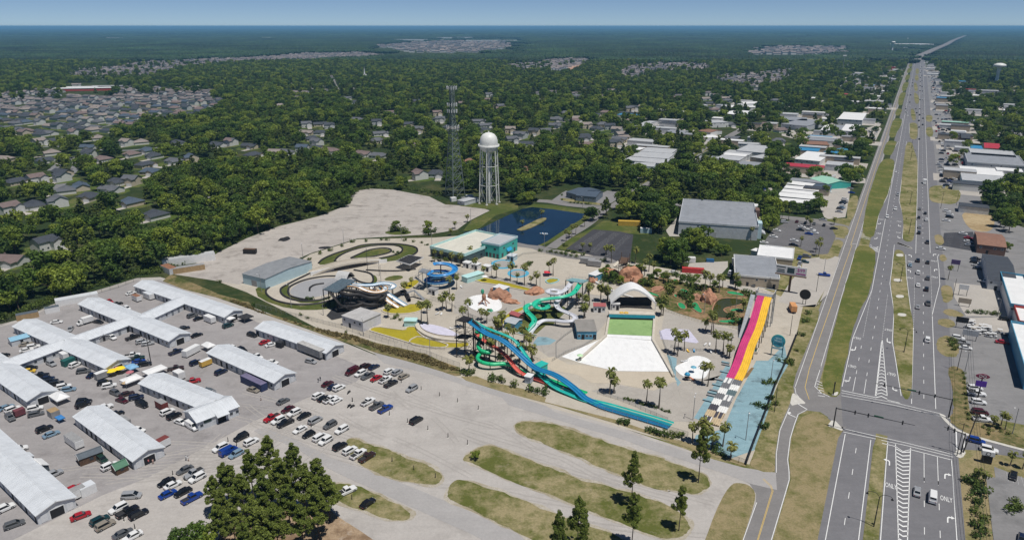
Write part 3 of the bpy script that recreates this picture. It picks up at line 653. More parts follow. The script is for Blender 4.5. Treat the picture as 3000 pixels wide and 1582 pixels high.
def plant_tree(protos,p,sc,label,group=None,name='broadleaf_tree',cat='tree',i=None,rz=None,sz=1.0):
    me,tr,h = protos[random.randrange(len(protos)) if i is None else i]
    t = thing(name,label,cat,(p[0],p[1],0),random.uniform(0,6.28) if rz is None else rz,group); t.scale = (sc,sc,sc*sz)
    link('trunk',tr,t); link('crown',me,t); return t
def plant_shrub(p,sc,label,group=None,i=None):
    t = thing('shrub',label,'shrub',(p[0],p[1],p[2] if len(p) > 2 else 0),random.uniform(0,6.28),group); t.scale = (sc,sc,sc*random.uniform(.85,1.1))
    link('foliage',SHRUB[random.randrange(3) if i is None else i],t)
    mb = MB(); mb.bar((0,0,0),(0,0,.6),.06,5);
    link('stem',STEM,t); return t
STEM = MB().bar((0,0,0),(.05,.02,.7),.06,5,0,.03).mesh('stem',bark)
# ================================================================== flea market
m_roofw = M('white_sheet_roof',(.61,.635,.66),.45,.07,.25,0.0,.5,.25)
m_wallw = M('white_siding',(.56,.58,.60),.6,.1,.5,0,.3,.35)
m_white = M('white_paint',(.72,.72,.71),.5,.06,1,0,.4,.15)
m_dark = M('dark_opening',(.018,.018,.02),.9,.2)
m_door = M('grey_door',(.20,.22,.24),.6,.15,2); m_doorw = M('white_door',(.62,.63,.64),.5,.1,2); m_doorb = M('blue_grey_door',(.14,.19,.25),.6,.1,2)
m_pane = glassy('window_pane',(.03,.04,.05))
m_trim = M('trim_white',(.66,.67,.67),.5,.06)
MK_AZ = R(-36.5)
door_me = [MB().box((0,0,1.1),(1.1,.08,2.2)).mesh('door',m) for m in (m_door,m_doorw,m_doorb,m_dark)]
win_me = MB().box((0,0,1.6),(1.0,.08,.9)).mesh('window',m_pane)
pane_fr = MB().box((0,0,1.6),(1.16,.06,1.06)).mesh('frame',m_trim)
def shed(name,label,a,b,W=8.8,he=3.2,hr=4.6,az=None,group=None,end_b='open',end_a=None,doors=True,roof=None,wall=None,sign=None,cat='building',seam=1.0,ov=.45):
    """long gabled shed: a, b are the ridge ends in world coordinates"""
    mid = (a+b)/2; d = b-a; Ln = Vector((d.x,d.y)).length; az = math.atan2(d.y,d.x) if az is None else az
    t = thing(name,label,cat,(mid.x,mid.y,0),az,group); hw,hl = W/2,Ln/2; rise = hr-he
    NOTREE.append([tuple((mid + Matrix.Rotation(az,3,'Z') @ Vector(q))[:2]) for q in ((-hl-3,-hw-3,0),(hl+3,-hw-3,0),(hl+3,hw+3,0),(-hl-3,hw+3,0))])
    mb = MB(); prof = [(-hw,0),(hw,0),(hw,he),(0,hr-.06),(-hw,he)]
    vs = [(-hl,y,z) for y,z in prof] + [(hl,y,z) for y,z in prof]
    mb.add(vs,[(0,1,2,3,4),(9,8,7,6,5),(0,5,6,1),(1,6,7,2),(4,9,5,0)])
    mb.obj('wall',wall or m_wallw,t,True)
    rf = MB(); sl = rise/hw
    for s in (-1,1):
        y0,z0,y1,z1 = 0,hr,s*(hw+ov),hr - sl*(hw+ov); th = .10
        rf.hexa([(-hl-ov,y0,z0),(hl+ov,y0,z0),(hl+ov,y1,z1),(-hl-ov,y1,z1)],[(-hl-ov,y0,z0+th),(hl+ov,y0,z0+th),(hl+ov,y1,z1+th),(-hl-ov,y1,z1+th)])
    ro = rf.obj('roof',roof or m_roofw,t,True)
    if seam:
        sm = MB(); k = int(2*(hl+ov)/seam)
        for i in range(k+1):
            x = -hl-ov + (i+.5)*2*(hl+ov)/(k+1)
            for s in (-1,1):
                y1,z1 = s*(hw+ov),hr - sl*(hw+ov)
                sm.hexa([(x-.05,0,hr+.08),(x+.05,0,hr+.08),(x+.05,y1,z1+.08),(x-.05,y1,z1+.08)],[(x-.03,0,hr+.17),(x+.03,0,hr+.17),(x+.03,y1,z1+.17),(x-.03,y1,z1+.17)])
        stuff(sm.obj('roof_seams',roof or m_roofw,ro,True))
    rc = MB(); rc.add([(-hl-ov,-.25,hr+.08),(hl+ov,-.25,hr+.08),(hl+ov,0,hr+.2),(-hl-ov,0,hr+.2),(hl+ov,.25,hr+.08),(-hl-ov,.25,hr+.08)],[(0,1,2,3),(3,2,4,5)]); rc.obj('ridge_cap',roof or m_roofw,ro)
    if doors:
        n = int(Ln/3.1); rg = random.Random(int(Ln*100)+int(W*10))
        for i in range(n):
            for s in (-1,1):
                x = -hl + (i+.5)*Ln/n + rg.uniform(-.3,.3)
                if rg.random() < .3:
                    w_ = link('window',win_me,t,(x,s*(hw+.035),0)); link('frame',pane_fr,w_)
                else: link('door',door_me[rg.choice((0,0,1,2,3,3))],t,(x,s*(hw+.03),0))
    for e,x,sx in ((end_a,-hl,-1),(end_b,hl,1)):
        if e == 'open':
            fr = MB().box((x+sx*.06,0,1.35),(.12,3.7,2.7)).obj('door_frame',m_trim,t); MB().box((x+sx*.10,0,1.25),(.12,3.2,2.5)).obj('doorway',m_dark,t)
            for yy in (-3.1,3.1): MB().box((x+sx*.05,yy,1.25),(.1,1.5,2.1)).obj('panel',m_doorw,t)
        MB().hexa([(x+sx*(ov),-hw-ov,he-sl*ov-.12),(x+sx*(ov+.06),-hw-ov,he-sl*ov-.12),(x+sx*(ov+.06),0,hr-.12),(x+sx*ov,0,hr-.12)],[(x+sx*ov,-hw-ov,he-sl*ov+.12),(x+sx*(ov+.06),-hw-ov,he-sl*ov+.12),(x+sx*(ov+.06),0,hr+.12),(x+sx*ov,0,hr+.12)]).hexa([(x+sx*(ov),hw+ov,he-sl*ov-.12),(x+sx*(ov+.06),hw+ov,he-sl*ov-.12),(x+sx*(ov+.06),0,hr-.12),(x+sx*ov,0,hr-.12)],[(x+sx*ov,hw+ov,he-sl*ov+.12),(x+sx*(ov+.06),hw+ov,he-sl*ov+.12),(x+sx*(ov+.06),0,hr+.12),(x+sx*ov,0,hr+.12)]).obj('bargeboard',m_trim,t,True)
    return t
G = 'long white market sheds'
HR = 4.6
def rq(r,x,y): return Q(r,x,y,HR)
shed('market_shed','long white-roofed market shed with the grey semi-trailer parked along it',rq('R2',930,550),rq('R2',1630,785),9.0,group=G)
shed('market_shed','long white-roofed market shed with the dark blue container along its wall',rq('R2',470,785),rq('R2',1130,1070),9.0,group=G)
shed('market_shed','long market shed with brown cabin and green-roofed hut along its wall',rq('R3',870,40),rq('R3',1460,460),8.8,group=G)
shed('market_shed','white-roofed market shed nearest the camera, cut by the left edge',rq('R3',-220,260),rq('R3',540,970),9.0,group=G)
shed('market_shed','market shed along the weedy bank with black canopy at its end',rq('R1',1420,140),rq('R2',620,440),9.0,group=G)
shed('market_shed','middle market shed with the tall dark pole standing beside it',rq('R1',880,315),rq('R1',1780,670),9.0,group=G)
shed('market_shed','market shed ending beside the yellow umbrellas',rq('R1',240,530),rq('R1',1160,930),9.0,group=G)
shed('market_shed','market shed at the left edge with a white tent at its open end',rq('R1',-260,800),rq('R1',410,1245),9.0,group=G)
t_ = shed('market_shed','market shed running into the hedged office with white canopy behind',rq('R1',1500,1075),rq('R2',440,1325),9.0,group=G,end_b=None)
# cross links
shed('market_link','white cross building joining the bank-side shed and middle shed',rq('R1',1345,510),rq('R1',1830,290),8.4,3.0,4.5,group='cross buildings of the market',end_b=None)
shed('market_link','white cross building joining the middle shed and umbrella shed',rq('R1',650,725),rq('R1',1310,495),8.4,3.0,4.5,group='cross buildings of the market',end_b=None)
shed('market_link','white cross building running from the umbrella shed to the left edge',rq('R1',-90,985),rq('R1',600,735),8.4,3.0,4.5,group='cross buildings of the market',end_b=None)
# office at the end of a shed
of = shed('market_office','white market office with hedge and dark doorway facing the lot',Q('R4',190,88,5.0),Q('R4',590,-62,5.0),9.5,3.3,5.0,end_b=None,doors=False)
for x,w in ((1.0,2.6),):
    MB().box((x,-4.82,1.3),(w,.14,2.6)).obj('doorway',m_dark,of)
    MB().hexa([(x-2.0,-6.6,2.9),(x+2.0,-6.6,2.9),(x+2.0,-4.7,3.1),(x-2.0,-4.7,3.1)],[(x-2.0,-6.6,3.0),(x+2.0,-6.6,3.0),(x+2.0,-4.7,3.9),(x-2.0,-4.7,3.9)]).obj('porch_roof',m_roofw,of,True)
for x in (-5.5,4.2,6.2): w_ = link('window',win_me,of,(x,-4.79,0)); link('frame',pane_fr,w_)
MB().box((-3.5,-4.80,2.3),(2.4,.1,.9)).obj('sign_board',M('dark_green_sign',(.03,.06,.05),.5),of)
for i,(x,y) in enumerate(((285,225),(320,212),(355,196),(390,185),(540,100),(575,85),(610,70),(645,55))):
    plant_shrub(Q('R4',x,y),1.15,'low green hedge shrub under the market office wall','hedge under the market office',i % 3)
# utility sheds,trailers,containers,tents ---------------------------------
m_grey = M('weathered_grey',(.30,.30,.30),.7,.2,.6,0,.3,.4); m_navy = M('container_blue',(.03,.045,.12),.55,.15,.6,0,.4,.3); m_navytop = M('faded_blue_roof',(.17,.15,.24),.7,.2,.6,0,.3,.4)
m_brown = M('brown_timber',(.11,.065,.04),.8,.2,2); m_greenr = M('green_roof',(.06,.17,.10),.6,.1,2); m_slate = M('dark_roof',(.09,.11,.13),.7,.15,1)
m_red = M('barn_red',(.17,.04,.035),.7,.15,1); m_yel = M('yellow_panel',(.60,.38,.08),.6,.1,1); m_tealc = M('container_teal',(.02,.11,.10),.6,.15,1); m_tan = M('tan_siding',(.36,.25,.13),.7,.15,1)
m_black = M('black_fabric',(.03,.03,.034),.8,.2); m_rub = M('tyre_rubber',(.02,.02,.02),.85,.2)
def wheelpair(t,x,w,r=.38):
    for s in (-1,1): MB().bar((x,s*(w/2-.25),r),(x,s*(w/2-.02),r),r,10).obj('wheel',m_rub,t)
def trailer(name,label,r,x,y,L_,W_,H_,az,body,roof,wheels=True,ribs=False,lift=.55,group=None,hitch=True):
    p = Q(r,x,y,1.2); t = thing(name,label,'trailer' if wheels else 'container',(p.x,p.y,0),az,group); z0 = lift if wheels else .06
    mb = MB(); mb.box((0,0,z0+H_/2),(L_,W_,H_)); mb.obj('body',body,t)
    MB().box((0,0,z0+H_+.03),(L_-.06,W_-.06,.06)).obj('roof',roof,t)
    if ribs:
        rb = MB()
        for i in range(int(L_/.6)):
            xx = -L_/2+.3+i*.6
            for s in (-1,1): rb.box((xx,s*(W_/2+.02),z0+H_/2),(.22,.04,H_-.2))
        stuff(rb.obj('wall_ribs',body,t))
    MB().box((L_/2+.02,-W_*.24,z0+H_/2),(.04,W_*.42,H_-.25)).obj('door',body,t); MB().box((L_/2+.02,W_*.24,z0+H_/2),(.04,W_*.42,H_-.25)).obj('door',body,t)
    if wheels:
        wheelpair(t,-L_*.12,W_); wheelpair(t,-L_*.12+.85,W_) if L_ > 4.5 else None
        if hitch: MB().bar((-L_/2,0,.5),(-L_/2-1.3,0,.5),.06,5).obj('hitch',m_grey,t)
    return t
AZ,AP = MK_AZ,MK_AZ + math.pi/2
trailer('semi_trailer','long weathered grey semi-trailer parked against the market shed','R2',1400,855,13.2,2.6,2.9,AZ,m_grey,M('pale_roof_skin',(.46,.45,.43),.6,.2,.5,0,.3,.5),True,False,1.0,None,False)
trailer('shipping_container','dark blue shipping container with faded roof beside the market shed','R2',828,1160,12.2,2.6,2.7,AZ,m_navy,m_navytop,False,True)
trailer('cargo_trailer','long white enclosed trailer behind the navy pickup in the market','R2',205,848,7.0,2.4,2.3,AP+.25,m_white,m_white)
trailer('cargo_trailer','small yellow-sided trailer with pale roof beside a dark SUV','R2',347,960,4.2,2.0,1.9,AP,m_yel,m_white)
trailer('cargo_trailer','boxy white trailer standing by the red pickup','R2',85,1088,3.8,2.6,2.5,AZ,m_white,m_white)
trailer('cargo_trailer','white cargo trailer behind a black sedan at the bank-side shed','R2',390,530,5.6,2.4,2.3,AZ,m_white,m_white)
trailer('cargo_trailer','small black cargo trailer next to a white sedan','R2',1088,778,2.8,2.0,1.9,AZ+.2,m_black,m_black)
trailer('cargo_trailer','white trailer with stained top beside the red car','R3',765,895,3.8,2.4,2.3,AP,m_white,m_grey)
trailer('storage_box','pale grey metal storage box on the corner by the red car','R3',858,855,3.9,2.9,2.6,AP,m_white,m_roofw,False)
trailer('cargo_trailer','white trailer with dark red roof at the end of a shed','R3',1612,400,3.6,2.4,2.3,AP+.1,m_white,m_red)
trailer('cargo_trailer','long grey cargo trailer next to a parked white sedan','R3',1222,185,5.4,2.3,1.9,AZ,m_grey,m_grey)
trailer('cargo_trailer','dark red weathered trailer beside a market shed','R3',1600,25,4.4,2.2,2.2,AZ,m_red,m_grey)
trailer('camper','old white camper trailer with stained roof parked by the shed','R3',735,385,7.4,2.5,2.4,AZ,m_white,m_grey)
trailer('shipping_container','dark teal container in the corner of the umbrella shed','R1',678,950,4.2,2.4,2.4,AP+.15,m_tealc,m_tealc,False,True)
trailer('cargo_trailer','white box trailer above the dark teal container','R1',640,895,3.6,2.2,2.2,AZ,m_white,m_white)
trailer('camper','white camper with rusty roof near the market top corner','R1',1360,320,4.8,2.3,2.2,AZ,m_white,M('rusty_roof',(.25,.12,.07),.8,.3,1))
trailer('cargo_trailer','long pale trailer beneath the bank-side shed eave','R1',1480,300,6.0,2.4,2.4,AZ,m_white,m_roofw)
trailer('storage_box','white-walled grey-roofed storage box near the tree line','R1',518,430,5.6,3.0,2.4,AP-.3,m_white,m_slate,False)
trailer('storage_box','tan storage cabin with grey roof by the tree line','R1',272,490,8.2,3.2,2.4,AP-.3,m_tan,m_slate,False)
trailer('mobile_home','long white mobile home with dark windows against the trees','R1',765,330,17.0,4.2,2.8,AP-.32,m_white,m_roofw,False)
trailer('cargo_trailer','small maroon trailer at the left edge of the market','R3',190,95,3.0,2.0,1.9,AP,M('maroon_panel',(.16,.05,.06),.6,.2),M('maroon_panel'))
trailer('storage_box','grey kiosk with tan flat roof beside a market shed','R3',530,100,3.4,2.6,2.3,AZ,m_grey,m_tan,False)
trailer('cargo_trailer','rounded silver trailer by the pink umbrella','R1',1010,1085,4.2,2.2,2.1,AP,m_grey,m_white)
def hut(name,label,r,x,y,L_,W_,he,hr,az,wall,roof,cat='hut'):
    p = Q(r,x,y,1.2); d = Vector((math.cos(az),math.sin(az),0))*L_/2
    t = shed(name,label,Vector((p.x,p.y,0))-d,Vector((p.x,p.y,0))+d,W_,he,hr,az,None,None,None,False,roof,wall,cat=cat,seam=0,ov=.2)
    MB().box((L_/2+.03,0,1.0),(.06,.9,1.9)).obj('door',m_dark,t); w_ = link('window',win_me,t,(0,-W_/2-.03,-.2)); return t
hut('timber_cabin','brown timber cabin with dark roof beside a market shed','R3',890,530,6.2,3.4,2.4,3.3,AP-.15,m_brown,m_slate)
hut('garden_shed','brown hut with green barn roof at the shed corner','R3',1185,640,3.4,3.0,2.0,3.2,AP,m_brown,m_greenr)
hut('garden_shed','pale octagonal-looking grey hut behind the near shed','R3',265,560,3.0,2.8,2.3,2.9,AZ,m_wallw,m_roofw)
hut('garden_shed','white-roofed hut with slate wall behind the near shed','R3',390,640,4.8,3.2,2.3,3.2,AZ,m_slate,m_white)
hut('garden_shed','small grey-roofed hut near the hedged office','R2',390,1262,3.4,2.8,2.1,2.9,AZ,m_wallw,m_slate)
hut('carport','light blue canopy carport at the left market corner','R1',200,730,7.0,4.8,2.3,3.1,AP-.1,m_wallw,M('sky_blue_sheet',(.25,.45,.58),.5,.08))
hut('garden_shed','dark-roofed lean-to under the cross building by a white SUV','R1',1010,705,4.2,3.4,2.2,2.9,AZ,m_grey,m_slate)
def tent(label,r,x,y,L_,W_,h,az,c,peak=1.1,he=2.2,name='canopy_tent'):
    p = Q(r,x,y,1.8); t = thing(name,label,'tent',(p.x,p.y,0),az)
    mb = MB(); mb.add([(-L_/2,-W_/2,he),(L_/2,-W_/2,he),(L_/2,W_/2,he),(-L_/2,W_/2,he),(-L_*.18,0,he+peak),(L_*.18,0,he+peak)],[(0,1,5,4),(1,2,5),(2,3,4,5),(3,0,4)])
    mb.add([(sx*L_/2,sy*W_/2,he-q) for q in (0,.35) for sx,sy in ((-1,-1),(1,-1),(1,1),(-1,1))],[(i,(i+1) % 4,4+(i+1) % 4,4+i) for i in range(4)]); mb.obj('canopy',c,t)
    for sx in (-1,1):
        for sy in (-1,1): MB().bar((sx*(L_/2-.05),sy*(W_/2-.05),0),(sx*(L_/2-.05),sy*(W_/2-.05),he),.04,5).obj('pole',m_grey,t)
    return t
m_tentw = M('white_canvas',(.75,.75,.74),.7,.06)
tent('black canopy over stall tables at the bank-side shed end','R2',745,505,5.2,4.6,3,AZ,m_black,.5)
tent('white tent at the back end of the blue-container shed','R2',375,790,5.0,3.6,3,AZ,m_tentw,1.2)
tent('large flat white canopy near the dark market pole','R1',1540,1035,7.2,4.6,3,AP,m_tentw,.3)
tent('pale canopy with red stripes beside the office-end shed','R1',1305,1125,6.0,4.8,3,AP,m_tentw,.6)
tent('white dome-like tent at the open end of the left-edge shed','R1',590,1300,6.4,4.2,3,AZ,m_tentw,1.4)
tent('small blue-and-white canopy behind the yellow umbrellas','R1',1310,1005,4.2,3.4,3,AZ,M('blue_canvas',(.22,.42,.62),.7),.8)
tent('low blue tarp canopy at the near end of a shed','R3',590,135,3.0,2.0,2,AZ,M('tarp_blue',(.05,.22,.52),.6),.2,1.6)
tent('white awning canopy over the shed doorway by the black canopy','R2',590,520,3.6,3.0,3,AZ,m_tentw,.4)
def umbrella(label,p,rad,h,c,name='market_umbrella',n=8,base=True):
    t = thing(name,label,'umbrella',(p.x,p.y,p.z),random.uniform(0,1)); MB().bar((0,0,0),(0,0,h),.04,6).obj('pole',m_grey,t)
    MB().lathe([(0.01,h+.25),(rad*.55,h+.02),(rad,h-.32),(rad*.98,h-.36),(rad*.5,h-.04),(.02,h+.15)],(0,0,0),n,0,False).obj('canopy',c,t)
    if base: MB().lathe([(.01,.12),(.3,.12),(.32,.001)],(0,0,0),10).obj('base',m_grey,t)
    return t
m_umby = M('umbrella_yellow',(.82,.62,.02),.7,.08)
umbrella('bright yellow market umbrella, left of the pair by the shed doorway',Q('R1',1122,1090),1.9,2.5,m_umby); umbrella('bright yellow market umbrella, right of the pair by the shed doorway',Q('R1',1205,1065),1.9,2.5,m_umby)
umbrella('faded pink umbrella above the yellow market umbrellas',Q('R1',1148,1045),1.5,2.3,M('umbrella_pink',(.6,.30,.32),.7)); umbrella('blue market umbrella right of the yellow ones',Q('R1',1265,1045),1.4,2.3,M('umbrella_blue',(.06,.25,.45),.7))
umbrella('reddish market umbrella beside the striped canopy',Q('R1',1300,1100),1.4,2.3,M('umbrella_red',(.45,.16,.18),.7)); umbrella('straw-coloured umbrella beside the parked jeep',Q('R1',1255,1205),1.2,2.2,M('umbrella_straw',(.5,.36,.2),.8))
# posts in the gravel (wheel stops marked by short dark poles)
post_mats = M('dark_post',(.05,.045,.04),.8)
for i,(r,x,y) in enumerate((('R5',795,485),('R5',978,545),('R5',1157,605),('R5',1362,678),('R5',598,415),('R5',480,735),('R5',660,808),('R5',861,880),('R5',1062,955),('R5',1256,1025),('R5',113,602),('R5',313,415),('R5',506,1195),('R5',722,1278),('R5',936,1355),('R4',1393,240),('R4',1795,955),('R4',655,425),('R4',570,385),('R3',1338,1245),('R3',1230,1170),('R3',1832,770),('R3',1712,715),('R5',167,275),('R2',1808,1345))):
    p = Q(r,x,y); t = thing('parking_post','short dark wooden post standing in the gravel lot','post',(p.x,p.y,0),0,'dark posts in the gravel lot')
    MB().bar((0,0,0),(.05*random.uniform(-1,1),.05*random.uniform(-1,1),1.6),.12,7,0,.1).obj('shaft',post_mats,t); MB().lathe([(.01,.05),(.3,.05),(.4,.001)],(0,0,0),9).obj('footing',p_curb,t)
def utility_pole(label,p,h,arms=0,lean=0,az=0.0,group=None,lamp=False,mat=None,name='utility_pole',r=.15):
    t = thing(name,label,'pole',(p.x,p.y,0),az,group); top = (lean,0,h)
    MB().bar((0,0,0),top,r,7,0,r*.65).obj('shaft',mat or post_mats,t)
    for k in range(arms): MB().box((lean,0,h-.4-k*.9),(.12,2.4,.12)).obj('crossarm',mat or post_mats,t)
    if lamp:
        for s in ((-1,1) if lamp == 2 else (1,)):
            MB().bar((lean,0,h-.15),(lean,s*1.0,h+.05),.04,5).obj('lamp_arm',m_grey,t); MB().box((lean,s*1.15,h+.02),(.35,.55,.16)).obj('lamp_head',m_white,t)
    return t
utility_pole('tall dark pole standing among the cars in the market yard',Q('R1',1503,965),12.5,1,0,0,None,False,None,'utility_pole',.19)
# ================================================================== water park
W_AZ = ROADRZ                                   # park grid follows the highway
c_white = M('white_pool_paint',(.80,.80,.79),.6,.04,.3,0,.3,.22); c_pgreen = mat_pave('algae_water',(.26,.40,.16),(.12,.22,.07),None,.6,2.0,(.33,.48,.20))
c_teal = M('teal_fibreglass',(.03,.46,.40),.35,.12,.3,0,.4,.3); c_blue = M('blue_fibreglass',(.02,.21,.42),.3,.12,.3,0,.4,.3); c_green = M('green_fibreglass',(.02,.46,.20),.3,.06,.3); c_red = M('red_fibreglass',(.62,.13,.10),.35,.08,.3)
c_pale = M('white_fibreglass',(.58,.59,.63),.35,.08,.3,0,.4,.2); c_pink = M('pink_fibreglass',(.56,.06,.20),.35,.1,.3,0,.4,.25); c_yel = M('yellow_fibreglass',(.80,.50,.05),.35,.1,.3,0,.4,.25); c_orange = M('orange_rim',(.72,.38,.10),.4,.1,.3)
c_steel = M('dark_steel',(.022,.020,.020),.6,.2,1); c_galv = M('galvanised_steel',(.33,.35,.37),.5,.15,1,.4); c_rust = M('rust_red_roof',(.36,.10,.10),.6,.15,1)
c_algae = mat_pave('yellow_algae_water',(.36,.30,.022),(.20,.17,.015),None,.7,2.5,(.46,.39,.04)); c_aqua = M('aqua_wall',(.46,.70,.68),.6,.06,.4); c_turq = M('turquoise_wall',(.06,.42,.36),.6,.06,.4); c_blw = M('blue_wall',(.09,.30,.44),.6,.1,.4,0,.3,.2)
c_sky = M('light_blue_siding',(.46,.60,.64),.6,.06,.4,0,.3,.15); c_greyroof = M('grey_flat_roof',(.24,.25,.27),.8,.12,.25,0,.2,.4); c_blueg = mat_pave('faded_blue_paving',(.24,.38,.43),(.11,.15,.165),R(28),.9,1.4,(.34,.48,.52),True)
c_rock = M('terracotta_rock',(.46,.24,.15),.9,.3,.5,0,.2,.7); c_rock2 = M('brown_rock',(.36,.19,.12),.9,.3,.5); c_beam = M('cream_wall',(.55,.50,.42),.8,.12,.5)
c_pond = None
def mat_water(name,c,rough=.06):
    if name in MATS: return MATS[name]
    m,n,b = newmat(name); p = pos(n)
    L(n,ramp(n,noise(n,p,.05,5),[(.3,tuple(v*.75 for v in c)),(.7,tuple(v*1.3 for v in c))]),b.inputs['Base Color'])
    b.inputs['Roughness'].default_value = rough; b.inputs['Specular IOR Level'].default_value = .5; bump(n,b,noise(n,p,1.6,4),.03,.25); MATS[name] = m; return m
w_pond = mat_water('pond_water',(.006,.022,.045)); w_green = mat_water('lagoon_water',(.045,.05,.012),.08)
WP = 'in the water park'
# ---------- ground treatments
lot('pool_deck',QQ(('R10',[(560,470),(900,500),(1250,600),(1500,560),(1700,600),(1940,700),(1940,820),(1600,1240),(1380,1290),(1250,1200),(1000,1010),(800,980),(600,880),(420,830),(430,640),(500,560)])),.05,p_deck,False)
lot('pool_deck',QQ(('R13',[(-60,560),(200,500),(560,560),(770,470),(1000,470),(1240,400),(1180,560),(990,870),(700,860),(260,660),(-60,560)])),.05,p_deck,False)
lot('pool_deck',QQ(('R12',[(840,650),(1200,770),(1620,850),(1560,1010),(1440,1250),(1330,1340),(960,1340),(900,1200),(800,880)])),.05,p_deck,False)
lot('faded_blue_paving',QQ(('R13',[(1700,260),(1860,100),(1900,300),(1780,500),(1700,760),(1560,1150),(1330,1230),(1200,1170),(960,1060),(980,1000),(1250,940),(1380,640),(1500,420),(1580,260)])),.06,c_blueg,False)
lot('faded_blue_paving',QQ(('R13',[(1290,290),(1330,330),(1200,620),(1040,860),(960,830),(1080,640),(1200,440)])),.06,c_blueg,False)
lot('faded_blue_paving',QQ(('R12',[(860,1080),(960,1120),(950,1300),(1000,1358),(970,1400),(900,1200)])),.065,c_blueg,False)
lot('blue_splash_deck',QQ(('R10',[(1170,1115),(1215,1055),(1300,1060),(1390,1090),(1330,1130),(1200,1140)])),.065,c_blueg,False)
lot('beach_apron',QQ(('R12',[(-120,1180),(100,1190),(350,1250),(880,1255),(960,1350)]),('R13',[(800,470),(740,470),(560,555),(200,490),(-60,480),(-200,400)]),('R11',[(1150,1000) if False else (1100,700),(920,590),(1100,560)])),.07,p_sand,False)
# ---------- wave pool
wp = thing('wave_pool','large drained white wave pool with green water under the far wall','pool',(0,0,0))
fl = QQ(('R12',[(255,905),(722,945),(900,1252),(620,1250),(350,1245),(100,1190),(0,1165)]),('R11',[(1170,560)])); sheet('basin_floor',fl,.10,c_white,wp)
fl = QQ(('R12',[(290,725),(730,738),(722,900),(270,880)])); sheet('green_water',fl,.12,c_pgreen,wp)
fl = QQ(('R12',[(270,882),(722,902),(722,943),(256,905)])); sheet('white_step',fl,.14,c_white,wp)
for pts,nm in (([(255,905),(290,690)],0),([(722,945),(738,700)],0),([(722,945),(930,1310)],1),([(255,905),(-20,1150)],1)):
    mb = MB(); ln = [Q('R12',*q) for q in pts]; l,r = ribbon_pts(ln,.9,0)
    mb.hexa([l[0],l[1],r[1],r[0]],[Vector((*q[:2],.9)) for q in (l[0],l[1],r[1],r[0])]); mb.obj('side_wall',c_beam,wp,True)
a,b = Q('R12',285,730),Q('R12',742,742); d = (b-a); nrm = Vector((-d.y,d.x,0)).normalized()
mb = MB(); mb.hexa([a,b,b+nrm*3.5,a+nrm*3.5],[q+Vector((0,0,2.6)) for q in (a,b,b+nrm*3.5,a+nrm*3.5)]); mb.obj('wave_wall',c_beam,wp,True)
mb = MB(); e = nrm*-.06; mb.hexa([a+e+Vector((0,0,.9)),b+e+Vector((0,0,.9)),b+Vector((0,0,.9)),a+Vector((0,0,.9))],[a+e+Vector((0,0,2.3)),b+e+Vector((0,0,2.3)),b+Vector((0,0,2.3)),a+Vector((0,0,2.3))]); mb.obj('blue_banner',M('banner_blue',(.03,.33,.50),.5,.1),wp,True)
for i in range(6):
    q = mix(a,b,(i+.5)/6)+e*1.5; MB().box((q.x,q.y,.5),(3.4,.2,.7),math.atan2(d.y,d.x)).obj('wave_opening',m_dark,wp)
NOTREE.append([(p.x,p.y) for p in QL('R12',[(200,600),(800,600),(960,1350),(-100,1200)])])
lt = text_mesh('WIPE OUT',.85,.02,M('banner_letter',(.62,.60,.45),.5)) if False else None
mid = mix(a,b,.5)-nrm*.09; o = link('lettering',text_mesh('SURF',.9,.02,M('banner_letter',(.45,.62,.62),.5)),wp,(mid.x,mid.y,1.6)) if False else None
# yellow rescue rings on the wall
for f in (.28,.38): q = mix(a,b,f)+Vector((0,0,2.6)); MB().lathe([(.55,0),(.95,.0),(.95,.28),(.55,.28),(.55,0)],(q.x,q.y+1.2,2.62),14).obj('yellow_ring',c_yel,wp)
# white canopy behind the wave pool
cn = thing('stage_canopy','white arched fabric canopy on posts behind the wave pool','canopy',(0,0,0))
A,B = Q('R12',300,640),Q('R12',745,640); d = B-A; W_ = d.length; ux = d.normalized(); uy = Vector((-ux.y,ux.x,0)); mb = MB(); n = 14
for k,(dep) in enumerate((0,3.6)):
    pass
prof = []
for i in range(n+1):
    f = i/n; x = f*W_; z = 3.6 + 6.6*max(0,1-abs(2*f-1)**1.6); prof.append((x,z))
vs = []
for dep,dz in ((0,0),(4.5,.5),(9,0)):
    for x,z in prof: vs.append(A + ux*x + uy*dep + Vector((0,0,z+dz)))
mb.add(vs,[(j*(n+1)+i,j*(n+1)+i+1,(j+1)*(n+1)+i+1,(j+1)*(n+1)+i) for j in range(2) for i in range(n)],0,True)
mb.add([A + ux*x + Vector((0,0,z-q)) for q in (0,.9) for x,z in prof],[(i,i+1,n+2+i,n+1+i) for i in range(n)],0,True); mb.obj('fabric',m_tentw,cn)
for x in (0,W_):
    for dep in (0,9): p = A+ux*x+uy*dep; MB().bar((p.x,p.y,0),(p.x,p.y,3.7),.16,8).obj('post',m_white,cn)
mb = MB(); q = A+ux*(W_*.5)+uy*7; mb.box((q.x,q.y,1.5),(W_*.94,3,3),math.atan2(d.y,d.x)); mb.obj('stage_back',m_dark,cn)
